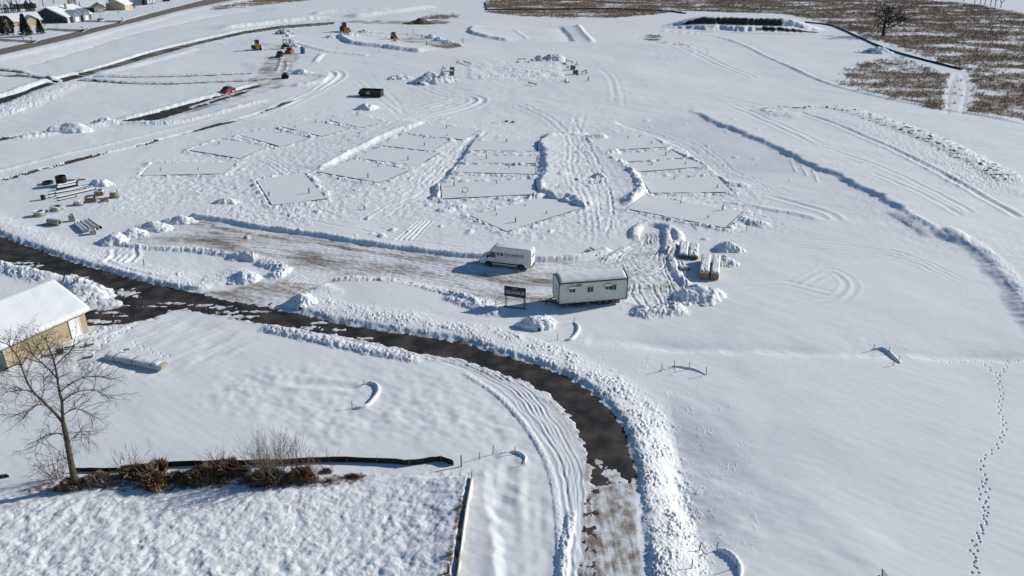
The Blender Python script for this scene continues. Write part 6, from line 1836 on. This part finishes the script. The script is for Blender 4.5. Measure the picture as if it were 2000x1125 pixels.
def hx(root, L):
    MB().loft([[(L - 6.5, y - .0, 2.6 + q), (L - 4, y, 4.3 + q), (L - 1.2, y, 2.6 + q)] for y, q in ((-1.6, 0), (5, 0), (5, .3), (-1.6, .3))], False, False).build('gable_roof', roofsnow, root)
    MB().prism([(L - 6, 0), (L - 6, 2.5), (L - 4, 4.1), (L - 1.7, 2.5), (L - 1.7, 0)], 'y', -1.2, .5).build('gable_wall', cream, root)
    MB().box((L - 6, 6, 4.9), (.8, .8, 1.6)).build('chimney', cream, root)
house('cream_house', 'cream house half hidden by the round bush and spruces', (10, 55), (82, 49), 10, 2.6, 5.0, cream, True, .6, hx,
      [('window', 'f', 10.8, 1.5, 1.4, 1.4), ('window', 'r', 2.5, 1.5, 1.3, 1.4), ('garage_door', 'f', 5.5, 1.2, 3.6, 2.3, trim_w, tan_d)])
def h3(root, L):
    MB().loft([[(L - 5.4, y, 2.7 + q), (L - 2.7, y, 4.4 + q), (L + .2, y, 2.7 + q)] for y, q in ((-3.2, 0), (5, 0), (5, .3), (-3.2, .3))], False, False).build('gable_roof', roofsnow, root)
    MB().prism([(L - 5, 0), (L - 5, 2.6), (L - 2.6, 4.2), (L - .2, 2.6), (L - .2, 0)], 'y', -2.8, .5).build('gable_wall', cream, root)
    MB().box((L - 2.6, -2.86, 1.2), (2.0, .08, 1.3)).build('window', trim_w, root)
house('brown_house', 'dark brown house with cream front gable right of the blue house', (163, 25), (206, 23), 11, 2.7, 5.0, dkbrown, True, .6, h3, [('window', 'f', 2.2, 1.4, 1.2, 1.2)])
house('brown_garage', 'brown double garage with a cream gable and tan door', (208, 20), (245, 20), 9, 2.7, 5.2, cream, False, .5, None, [('garage_door', 'f', 6.6, 1.15, 3.6, 2.3, trim_w, tan_d)])
def h5(root, L):
    MB().box((L - 3.0, -1.0, 1.5), (6.0, 2.0, 3.4)).build('porch_wall', mat('light_blue', (.18, .21, .25), .6), root)
    for x in (L - 5, L - 3, L - 1): MB().box((x, -2.05, 1.6), (1.0, .1, 1.4)).build('window', trim_w, root)
house('slate_house', 'slate blue house cut by the top edge of the photo', (243, 14), (298, 8), 10, 3.6, 6.6, blue_s, True, .6, h5, [])
house('pale_house', 'pale house far back behind the dark columnar evergreens', (30, 18), (72, 16), 9, 2.8, 4.8, dkbrown, True, .6)

# ------------------------------------------------------------------ evergreens and shrubs by the houses
needle = mat('spruce_needle', (.028, .042, .03), .9, (.014, .02, .016), 1.2)
def spruce(name, label, a, b, h, w, seed, cat='tree', grp='evergreens by the houses', col=needle, shape='cone', leafn=2600):
    p = gp(a, b); r = np.random.default_rng(seed)
    root = thing(name, label, cat, p, 0, grp)
    MB().tube([(0, 0, -.2), (0, 0, h * .5), (0, 0, h * .93)], [.2, .12, .03], 7).build('trunk', bark, root)
    n = leafn
    t = r.random(n) ** (.8 if shape == 'cone' else 1)
    ang = r.random(n) * 2 * np.pi
    if shape == 'cone':
        layer = .78 + .22 * np.cos((t * h / .85) * 2 * np.pi)
        rad = w * (1 - t) ** .9 * layer * (.72 + .18 * np.sin(ang * 7 + t * 40))
    elif shape == 'round': rad = w * np.sqrt(np.clip(1 - (2 * t - .85) ** 2 / 1.4, 0, 1)) * (.85 + .1 * np.sin(ang * 5 + t * 9))
    else: rad = w * np.minimum(1, (1 - t) * 3.5) * (.85 + .12 * np.sin(ang * 4 + t * 20))
    rad = rad * (.55 + .45 * np.sqrt(r.random(n)))
    z = .15 * h * .5 + t * h * .92 - (.10 * rad if shape == 'cone' else 0)
    c = np.stack([rad * np.cos(ang), rad * np.sin(ang), z], 1)
    s = h * (.035 + .03 * r.random(n))[:, None]
    d = r.normal(size=(n, 3)); d[:, :2] += np.stack([np.cos(ang), np.sin(ang)], 1) * 1.5; d /= np.linalg.norm(d, axis=1)[:, None]
    e = np.cross(d, r.normal(size=(n, 3))); e /= np.linalg.norm(e, axis=1)[:, None]
    v = np.stack([c - e * s * .45, c + e * s * .45, c + d * s * 1.5], 1).reshape(-1, 3)
    tri_mesh('crown', v, 3, col, root)
    return root
def tri_mesh(name, v, k, m, parent=None):
    n = len(v) // k
    me = bpy.data.meshes.new(name)
    me.vertices.add(len(v)); me.vertices.foreach_set('co', v.astype(np.float32).ravel())
    me.loops.add(n * k); me.loops.foreach_set('vertex_index', np.arange(n * k, dtype=np.int32))
    me.polygons.add(n); me.polygons.foreach_set('loop_start', np.arange(0, n * k, k, dtype=np.int32))
    me.update(calc_edges=True)
    me.materials.append(m)
    o = bpy.data.objects.new(name, me); COL.objects.link(o)
    if parent: o.parent = parent
    return o
spruce('spruce_tree', 'tallest dark spruce beside the round brown bush', 52, 71, 8.2, 3.4, 1)
spruce('spruce_tree', 'smaller dark spruce right of the tall one', 80, 66, 5.6, 2.6, 2)
spruce('round_shrub', 'huge rounded brownish bush in front of the cream house', 15, 68, 7.0, 3.2, 3, 'shrub', None, mat('brown_green', (.045, .042, .03), .9, (.022, .022, .018), 1), 'round', 3200)
spruce('columnar_tree', 'dark columnar evergreen, left of the pair behind the blue house', 55, 24, 5.6, 1.1, 4, shape='col', leafn=900)
spruce('columnar_tree', 'dark columnar evergreen, right of the pair behind the blue house', 65, 23, 4.6, 1.1, 5, shape='col', leafn=900)
spruce('columnar_tree', 'squat dark evergreen behind the cream house chimney', 38, 26, 4.4, 1.5, 6, shape='cone', leafn=900)
spruce('columnar_tree', 'dark evergreen column at the left edge below the bare trees', 14, 27, 4.5, 1.3, 7, shape='col', leafn=900)
spruce('columnar_tree', 'dark evergreen column right of the edge one', 27, 24, 4.5, 1.3, 8, shape='col', leafn=900)
spruce('round_shrub', 'rounded evergreen behind the roof of the blue house', 142, 14, 5.5, 2.4, 9, 'shrub', None, needle, 'round', 900)
spruce('garden_shrub', 'small dark shrub at the corner of the slate house', 263, 17, 2.0, .8, 10, 'shrub', None, needle, 'round', 300)
spruce('garden_shrub', 'small brown shrub right of the cream house', 88, 50, 1.8, 1.0, 11, 'shrub', None, mat('brown_green', (.045, .042, .03), .9), 'round', 300)
p0, p1 = gp(35, 71), gp(36, 62)
for k, (a, b, lab) in enumerate(((62, 81, 'by the driveway of the cream house'), (161, 59, 'by the driveway of the blue house'), (239, 41, 'by the road below the brown house'), (47, 82, 'small one left of the cream house mailbox'))):
    t = thing('mailbox', 'dark mailbox on a post ' + lab, 'mailbox', gp(a, b), R(-20), 'mailboxes along the town road')
    MB().box((0, 0, .55), (.12, .12, 1.3)).build('post', blackm, t); MB().loft([[(x, .2 * math.cos(q), 1.25 + .22 * math.sin(q)) for q in np.linspace(0, PI, 8)] for x in (-.4, .4)]).build('box', blackm, t)
t = thing('hydrant', 'orange hydrant beside the town road', 'hydrant', gp(170.5, 58), 0)
MB().lathe([(.2, 0), (.2, .1), (.13, .1), (.13, .6), (.17, .6), (.1, .75), (0, .8)], 12).build('barrel', mat('hydrant_orange', (.55, .16, .03), .5), t); MB().tube([(-.25, 0, .45), (.25, 0, .45)], .07, 8).build('outlet', mat('hydrant_orange', (.55, .16, .03), .5), t)
p = gp(205, 59)
props(MB().tube([(0, 0, -.1), (0, 0, .7), (.1, 0, .9)], .12, 6).build('marker_post', mat('hydrant_orange', (.55, .16, .03), .5), None, loc=p), 'orange marker at the near verge of the town road', 'marker')
for k, (a, b, h) in enumerate(((107, 52, 3.2), (113, 57, 2.2), (197, 35, 3.6), (298, 17, 3.2))):
    t = thing('garden_pole', 'thin pole in the front gardens, ' + ['nearest the black car by the blue house', 'in front of the blue house wall', 'above the silver car', 'before the slate house'][k], 'pole', gp(a, b), 0, 'thin garden poles')
    MB().tube([(0, 0, -.1), (0, 0, h)], .06, 5).build('shaft', ptm, t); MB().box((0, 0, h), (.3, .06, .25)).build('tag', ptm, t)
t = thing('leaning_poles', 'pair of long pale poles leaning at the round bush', 'poles', gp(26, 72), 0)
for s in (0, .5): MB().tube([(s, 0, 0), (-2.2 + s, .6, 6.5)], .07, 5).build('pole', mat('pale_pole', (.4, .34, .26), .7), t)
far = gp(430, 3)

# ------------------------------------------------------------------ bare trees
def grow(mb, base, d, L, r, depth, rnd, spread=.55, up=.12, shrink=.72, kids=(2, 3), nseg=4, minr=.006, droop=0.0):
    pts, rad = [Vector(base)], [r]
    dd = Vector(d).normalized()
    for i in range(nseg):
        dd = (dd + Vector((rnd.gauss(0, 1), rnd.gauss(0, 1), rnd.gauss(0, .8))) * .16 + Vector((0, 0, up - droop * (depth < 2)))).normalized()
        pts.append(pts[-1] + dd * L / nseg)
        rad.append(max(minr, r * (1 - .45 * (i + 1) / nseg)))
    mb.tube(pts, rad, 6 if r > .05 else (4 if r > .018 else 3), False)
    if depth <= 0: return
    n = rnd.randint(*kids)
    for k in range(n + 1):
        at = pts[-1] if k == 0 else pts[rnd.randint(1, nseg - 1) if nseg > 1 else 1]
        ax = Vector((rnd.gauss(0, 1), rnd.gauss(0, 1), rnd.gauss(0, .7)))
        nd = (dd + ax.normalized() * (spread if k else spread * .5)).normalized()
        grow(mb, at, nd, L * shrink * rnd.uniform(.75, 1.1), max(minr, rad[-1] * (.9 if k == 0 else .62)), depth - 1, rnd, spread, up, shrink, kids, max(2, nseg - 1), minr, droop)

def limb_tree():
    """the big leafless tree at the left: trunk leaning left, fork, traced limbs with sprays of twigs"""
    b = gp(148, 950); d0 = b.y
    rnd = random.Random(5)
    root = thing('bare_tree', 'large leafless tree forking in front of the garage', 'tree', b, 0)
    def W(px_, py_, dy): return at_depth(px_, py_, d0 + dy) - b
    trunk = [W(150, 958, 0), W(143, 925, 0), W(135, 885, .1), W(129, 850, .1), W(124, 828, .15)]
    trunk_o = MB().tube(trunk, [.30, .24, .20, .18, .17], 10).build('trunk', bark, root, True)
    limbs = [([(124, 828), (112, 812), (95, 795), (80, 780), (66, 766), (55, 750), (46, 728), (36, 700), (22, 680), (14, 672)], [0, .1, .3, .4, .5, .6, .7, .9, 1.0, 1.1], .115, .030),
             ([(124, 828), (122, 805), (121, 785), (116, 765), (112, 740), (108, 715), (100, 690), (92, 672), (90, 660)], [0, -.1, -.2, -.3, -.3, -.4, -.5, -.6, -.6], .125, .022),
             ([(66, 766), (48, 762), (28, 764), (8, 768), (-14, 784)], [.5, .7, 1.0, 1.4, 1.7], .05, .014), ([(46, 728), (38, 712), (20, 716), (2, 724), (-12, 722)], [.7, .8, 1.2, 1.6, 1.7], .045, .012),
             ([(112, 740), (96, 722), (76, 704), (62, 688), (50, 664)], [-.3, -.5, -.8, -1.1, -1.3], .055, .014), ([(116, 765), (135, 752), (160, 738), (185, 735), (205, 738)], [-.3, -.1, .3, .6, .9], .05, .012),
             ([(121, 785), (140, 770), (165, 762), (190, 764), (204, 772)], [-.2, -.6, -1.0, -1.4, -1.6], .055, .012), ([(122, 812), (140, 800), (160, 800), (180, 812)], [0, .3, .7, .9], .045, .012),
             ([(108, 715), (122, 700), (134, 690), (142, 676)], [-.4, -.1, .2, .4], .04, .010), ([(129, 850), (112, 846), (92, 850), (74, 862), (68, 885)], [.1, .4, .8, 1.1, 1.3], .055, .014),
             ([(95, 795), (80, 790), (62, 798), (48, 815)], [.3, -.2, -.6, -.9], .04, .012), ([(80, 780), (86, 762), (84, 742), (90, 726)], [.4, .9, 1.3, 1.5], .035, .010),
             ([(131, 865), (150, 850), (160, 842), (175, 845)], [.1, -.3, -.6, -.8], .03, .010), ([(104, 700), (84, 694), (74, 676)], [-.5, -.1, .2], .03, .010), ([(139, 905), (125, 895), (108, 905), (100, 930)], [0, -.3, -.7, -.9], .03, .009)]
    for pts, dy, r0, r1 in limbs:
        P_ = [W(q[0], q[1], k) for q, k in zip(pts, dy)]
        P_ = [Vector(q) for q in spline([tuple(q) for q in P_], 3)]
        n = len(P_)
        mb = MB(); mb.tube(P_, [r0 + (r1 - r0) * i / (n - 1) for i in range(n)], 7, False)
        lm = mb.build('limb', bark, root, True)
        tw = MB()
        for i in range(2, n):
            frac = i / (n - 1)
            for k in range(1 if r0 > .09 and frac < .45 else 2):
                if rnd.random() < .85:
                    d = (P_[i] - P_[i - 1]).normalized()
                    ax = Vector((rnd.gauss(0, 1), rnd.gauss(0, .9), rnd.gauss(0, .6))).normalized()
                    grow(tw, P_[i], d * .7 + ax * .9, rnd.uniform(.6, 1.2) * (1.1 if r0 < .09 else .9), .022, 2, rnd, .75, .02, .72, (2, 2), 3, .0075, .06 if rnd.random() < .5 else 0)
        tw.build('twigs', twigm, lm)
limb_tree()
def bare_tree(name, label, a, b, h, r, seed, grp=None, lean=(0, 0, 1), depth=4, spread=.6, m=bark, cat='tree', up=.1):
    p = gp(a, b); rnd = random.Random(seed)
    root = thing(name, label, cat, p, 0, grp)
    tk = [Vector((0, 0, -.2)), Vector((lean[0] * h * .12, lean[1] * h * .12, h * .14)), Vector((lean[0] * h * .3, lean[1] * h * .3, h * .3))]
    MB().tube(tk, [r * 1.15, r * .9, r * .75], 8).build('trunk', m, root, True)
    mb = MB()
    for k in range(4):
        q = 2 * PI * k / 4 + rnd.random()
        grow(mb, tk[-1] * (.8 + .05 * k), Vector((math.cos(q) * .8, math.sin(q) * .8, 1)), h * .32, r * .5, depth, rnd, spread, up, .74, (2, 2), 4, r * .035)
    mb.build('crown', m, root)
    return root
# the lone oak in the far weeds: low wide limbs
def oak():
    b = gp(1725, 70); d0 = b.y
    rnd = random.Random(9)
    root = thing('oak_tree', 'lone leafless tree with wide crooked limbs in the far weeds', 'tree', b, 0)
    dk = mat('oak_bark', (.045, .036, .03), .9, (.03, .024, .02), 1)
    def W(px_, py_, dy): return at_depth(px_, py_, d0 + dy) - b
    MB().tube([W(1724, 73, 0), W(1726, 60, 0), W(1727, 50, 0), W(1729, 42, 0)], [.75, .5, .5, .45], 8).build('trunk', dk, root, True)
    for pts, dy in (([(1727, 52), (1738, 54), (1750, 48), (1760, 42), (1768, 43)], (0, 1, 2, 3, 4)), ([(1728, 44), (1722, 36), (1715, 30), (1708, 28)], (0, -1, -2, -2)), ([(1729, 42), (1733, 32), (1738, 22), (1743, 17)], (0, 2, 4, 5)), ([(1731, 42), (1742, 34), (1752, 30), (1758, 26)], (0, -2, -4, -5)),
                    ([(1727, 48), (1718, 47), (1713, 52)], (0, -2, -3)), ([(1730, 44), (1745, 42), (1758, 37), (1770, 38)], (0, -3, -6, -8)), ([(1729, 42), (1736, 38), (1748, 36), (1754, 33)], (0, 5, 8, 10)), ([(1728, 42), (1730, 30), (1726, 20), (1722, 16)], (0, 4, 6, 7))):
        P_ = [Vector(q) for q in spline([tuple(W(x, y, k)) for (x, y), k in zip(pts, dy)], 3)]
        n = len(P_); mb = MB(); mb.tube(P_, [.32 * (1 - .7 * i / n) for i in range(n)], 6, False)
        lm = mb.build('limb', dk, root, True)
        tw = MB()
        for i in range(2, n):
            for k in range(2):
                d = (P_[i] - P_[i - 1]).normalized() * .6 + Vector((rnd.gauss(0, 1), rnd.gauss(0, 1), rnd.gauss(.2, .7))).normalized()
                grow(tw, P_[i], d, rnd.uniform(1.4, 2.6), .10, 2, rnd, .7, .04, .7, (1, 2), 3, .04)
        tw.build('twigs', dk, lm)
oak()
FT = 'leafless trees at the far field corner'
for k, (a, b, h, sp_) in enumerate(((1903, 7, 7, .5), (1914, 9, 9, .5), (1923, 10, 9, .6), (1934, 12, 11, .7), (1943, 13, 8, .5), (1954, 15, 8, .6), (1882, 2, 7, .6), (1868, 0, 7, .6))):
    bare_tree('field_tree', 'leafless dark tree at the far corner, ' + ['third', 'fourth', 'fifth', 'sixth and thickest', 'seventh', 'last and thinnest', 'second', 'first'][k] + ' from the left', a, b, h, .22, 20 + k, FT, depth=3, spread=.5, up=.25)
HT = 'bare trees behind the houses'
for k, (a, b, h, lab) in enumerate(((5, 26, 13, 'at the left frame edge'), (22, 22, 13, 'second from the left edge'), (36, 20, 12, 'third from the left edge'), (60, 22, 11, 'between the columnar evergreens'), (85, 12, 11, 'left above the blue house roof'), (105, 6, 11, 'right above the blue house roof'), (232, 30, 4.5, 'young one in the lawn below the brown house'))):
    bare_tree('bare_tree', 'brown leafless tree ' + lab, a, b, h, .22 if h > 6 else .08, 40 + k, HT, depth=4 if h > 6 else 3, spread=.6, up=.16)

# ------------------------------------------------------------------ brush along the silt fence
def bush(label, a, b, h, w, stems, seed, m=twigm, depth=2, name='bare_shrub', cat='shrub', r=.016, up=.1):
    p = gp(a, b); rnd = random.Random(seed)
    root = thing(name, label, cat, p, 0, 'leafless shrubs along the silt fence')
    mb = MB()
    for k in range(stems):
        q = rnd.random() * 2 * PI; o = rnd.random() ** .5
        base = Vector((math.cos(q) * w * .25 * o, math.sin(q) * w * .25 * o, -.1))
        grow(mb, base, Vector((math.cos(q) * o * w / h * .6, math.sin(q) * o * w / h * .6, 1)), h * rnd.uniform(.55, .8), r * 1.3, depth, rnd, .45, up, .62, (1, 2), 4, .008)
    mb.build('stems', m, root)
bush('spreading leafless shrub behind the russet brush, left', 250, 925, 2.0, 2.2, 16, 1)
bush('dense grey twiggy shrub in the middle of the brush', 532, 935, 3.1, 2.6, 80, 2, mat('grey_twig', (.20, .17, .13), .9), 2, r=.013)
bush('tall leafless sapling clump right of the grey shrub', 580, 925, 2.7, 1.7, 14, 3)
bush('reddish leafless shrub leaning over the black fence', 602, 928, 1.7, 1.4, 16, 4, mat('red_twig', (.22, .12, .08), .9))
bush('pale twiggy shrub between the russet brush clumps', 305, 930, 1.6, 1.4, 18, 5, mat('pink_twig', (.26, .18, .14), .9))
bush('thin sapling left of the dense grey shrub', 484, 912, 1.6, .7, 3, 6)
bush('pair of thin saplings right of the brush', 636, 915, 1.7, .7, 4, 7)
bush('single thin sapling in front of the black fence', 649, 917, 1.8, .4, 2, 8)
bush('small twiggy growth at the base of the bare tree', 112, 935, 1.9, 1.6, 18, 9)
bush('small weed stalks left of the bare tree foot', 82, 952, .8, .5, 5, 10, r=.008)
bush('twiggy shrub tips above the long brown brush', 430, 915, 1.5, 2.0, 16, 11, mat('red_twig', (.22, .12, .08), .9))
def blades(n, cx, cy, rx, ry, h, r, droop=.5, rot=0.0, wd=.013, zf=grid_z, snowtop=0):
    """bent blades scattered in an ellipse; returns triangle vertices"""
    q = r.random(n) * 2 * np.pi; o = np.abs(r.normal(size=n)) * .55 * (1 + .35 * np.sin(q * 3 + cx) + .25 * np.sin(q * 7 + cy))
    x0, y0 = o * np.cos(q) * rx, o * np.sin(q) * ry
    x, y = cx + x0 * math.cos(rot) - y0 * math.sin(rot), cy + x0 * math.sin(rot) + y0 * math.cos(rot)
    z = np.array([zf(a, b) for a, b in zip(x, y)]) - .05
    hh_ = h * np.clip(1 - .45 * o, .25, 1) * (.35 + .75 * r.random(n))
    d = r.normal(size=(n, 2)) * droop * hh_[:, None]
    w = wd * (.6 + .8 * r.random(n))
    a = r.random(n) * np.pi
    sx, sy = np.cos(a) * w, np.sin(a) * w
    p0 = np.stack([x - sx, y - sy, z], 1); p1 = np.stack([x + sx, y + sy, z], 1)
    m0 = np.stack([x + d[:, 0] * .4 + sx * .8, y + d[:, 1] * .4 + sy * .8, z + hh_ * .65], 1)
    t0 = np.stack([x + d[:, 0], y + d[:, 1], z + hh_ * (1 - .25 * np.abs(r.normal(size=n)))], 1)
    return np.concatenate([np.stack([p0, p1, m0], 1).reshape(-1, 3), np.stack([p0 * .5 + p1 * .5, m0, t0], 1).reshape(-1, 3)])
def clump(label, a, b, rx, ry, h, n, m, seed, rot=0.0, wd=.008, droop=.22, grp='clumps of brown brush along the silt fence'):
    p = gp(a, b); r = np.random.default_rng(seed)
    v = blades(int(n * 2.4), p.x, p.y, rx * 1.05, ry * .95, h * 1.35, r, droop, rot, wd)
    v -= np.array([[p.x, p.y, p.z]])
    o = tri_mesh('brown_brush', v, 3, m)
    o.location = p
    props(o, label, 'brush', grp)
darkweed = mat('dark_brush', (.25, .18, .125), .9, (.11, .08, .055), 2.5)
clump('dark grass tuft round the foot of the bare tree', 140, 952, .9, .55, .8, 1500, darkweed, 1, .25)
clump('tawny grass clump right of the bare tree', 192, 942, 1.3, .5, .75, 2300, weedm, 2, .1)
clump('russet brush clump under the left spreading shrub', 264, 932, 1.0, .55, .95, 2300, rust_weed, 3, -.3)
clump('russet brush clump trailing down the bank', 300, 945, 1.1, .6, .95, 2600, rust_weed, 4, -.7)
clump('upright orange-brown tuft beside the fence end', 312, 922, .45, .4, 1.0, 1100, rust_weed, 5)
clump('small brown tuft left of the long dark brush', 344, 936, .7, .45, .65, 1200, darkweed, 6)
clump('long dark brown brush thicket in the middle', 395, 938, 1.55, .6, 1.0, 5200, darkweed, 7, .05)
clump('russet brush heap at the right end of the dark thicket', 448, 926, .8, .5, 1.15, 2300, rust_weed, 8, .2)
clump('grey-brown brush at the foot of the dense twiggy shrub', 525, 940, 1.4, .7, 1.0, 3400, mat('grey_brush', (.22, .175, .125), .9, (.10, .08, .06), 2), 9, .1)
clump('reddish brush under the tall sapling clump', 590, 936, 1.0, .5, .9, 2200, rust_weed, 10)
clump('low brown tuft right of the brush row', 638, 922, .45, .25, .35, 420, rust_weed, 11)
clump('lower tuft in the snow below the saplings', 642, 940, .45, .2, .25, 160, darkweed, 12)
clump('thin tawny grass at the right end of the brush', 690, 932, 1.0, .35, .35, 380, rust_weed, 13)
clump('dark tuft between the thicket and the grey shrub', 478, 925, .45, .5, .6, 700, darkweed, 14)
clump('scattered stalks along the pale fence, upper', 900, 990, .35, .9, .30, 40, weedm, 15)
clump('scattered stalks along the pale fence, lower', 880, 1085, .4, 1.2, .35, 60, weedm, 16)
p = gp(876, 1118)
t = thing('old_stub', 'weathered wooden stub in the shade of the pale fence', 'stub', p)
MB().tube([(0, 0, -.1), (.02, 0, .5), (.0, .05, .75)], [.09, .08, .07], 7).build('stem', oldwood, t); MB().box((0, .05, .78), (.17, .17, .08), taper=.7).build('snow_cap', snow_m, t)

# ------------------------------------------------------------------ lamp with a solar panel at the bottom edge
p = gp(1722, 1160)
t = thing('solar_panel', 'grey solar panel on a dark red stand at the bottom edge', 'panel', p, R(-25))
MB().tube([(0, 0, -.2), (0, 0, 1.1)], .05, 8).build('post', mat('stand_red', (.08, .015, .02), .5), t)
pn = MB().box((.02, 0, 1.25), (.75, 1.05, .045), 0, 0, R(48)).build('module', mat('solar_grey', (.14, .145, .15), .25), t)
MB().box((.0, 0, 1.22), (.80, 1.10, .03), 0, 0, R(48)).build('frame', blackm, pn)
MB().tube([(0, 0, 1.0), (-.38, .05, .98), (-.38, .05, 1.25)], .018, 6).build('arm', mat('stand_red', (.08, .015, .02), .5), t)
MB().lathe([(.07, 1.25), (.08, 1.29), (.05, 1.34), (0, 1.35)], 12, (-.38, .05, 0)).build('lamp', mat('lamp_yellow', (.35, .33, .05), .4), t)
props(MB().tube([(0, 0, -.1), (.05, 0, .45), (.02, .02, .7)], .05, 6).build('stub_stake', blackm, None, loc=gp(281, 517)), 'short black stub in the snow between road and yard', 'stake')
props(MB().tube([(0, 0, -.1), (.05, 0, .35), (.1, .02, .5)], .04, 6).build('stub_stake', blackm, None, loc=gp(396, 609)), 'short black stub at the edge of the road junction', 'stake')

# ------------------------------------------------------------------ the far weed field (too many stems to count)
def weeds():
    r = np.random.default_rng(77)
    V_ = []
    for k, (p_, w, cl) in enumerate(WP):
        step_ = np.gradient(ydist)[p_.sl[0]]
        cellw = np.gradient(COLU[p_.sl[1]])[None, :] * DEP[p_.sl[0]][:, None]
        area = np.abs(step_)[:, None] * cellw
        dens = np.clip(cl - .18, 0, 1) ** 1.1 * 1.6 * w * (COVER[p_.sl][..., 2] > .06)
        n = r.poisson(np.clip(dens * area * (1.0 if k < 2 else .8), 0, 60))
        ii = np.nonzero(n.ravel())[0]
        ii = np.repeat(ii, n.ravel()[ii])
        ok_ = (Y[p_.sl].ravel()[ii] < 620)
        ii = ii[ok_]
        x = X[p_.sl].ravel()[ii] + (r.random(len(ii)) - .5) * np.broadcast_to(cellw, area.shape).ravel()[ii]
        y = Y[p_.sl].ravel()[ii] + (r.random(len(ii)) - .5) * np.broadcast_to(np.abs(step_)[:, None], area.shape).ravel()[ii]
        z = Hh[p_.sl].ravel()[ii]
        V_.append(np.stack([x, y, z], 1))
    b = np.concatenate(V_)
    if len(b) > 140000: b = b[r.permutation(len(b))[:140000]]
    n = len(b)
    out = []
    for q in range(4):
        h = (.35 + .55 * r.random(n)); a = r.random(n) * np.pi; w = .06 + .09 * r.random(n)
        o = r.normal(size=(n, 2)) * .22
        dx = np.stack([np.cos(a) * w, np.sin(a) * w, np.zeros(n)], 1)
        base = b + np.stack([o[:, 0], o[:, 1], np.full(n, -.08)], 1)
        top = base + np.stack([r.normal(size=n) * .18, r.normal(size=n) * .18, h], 1)
        out.append(np.stack([base - dx, base + dx, top], 1).reshape(-1, 3))
    o = tri_mesh('dead_weeds', np.concatenate(out), 3, weedm)
    props(o, 'dead brown weeds covering the far snowy field', 'weeds', None, 'stuff')
    print('weed tufts', n)
weeds()
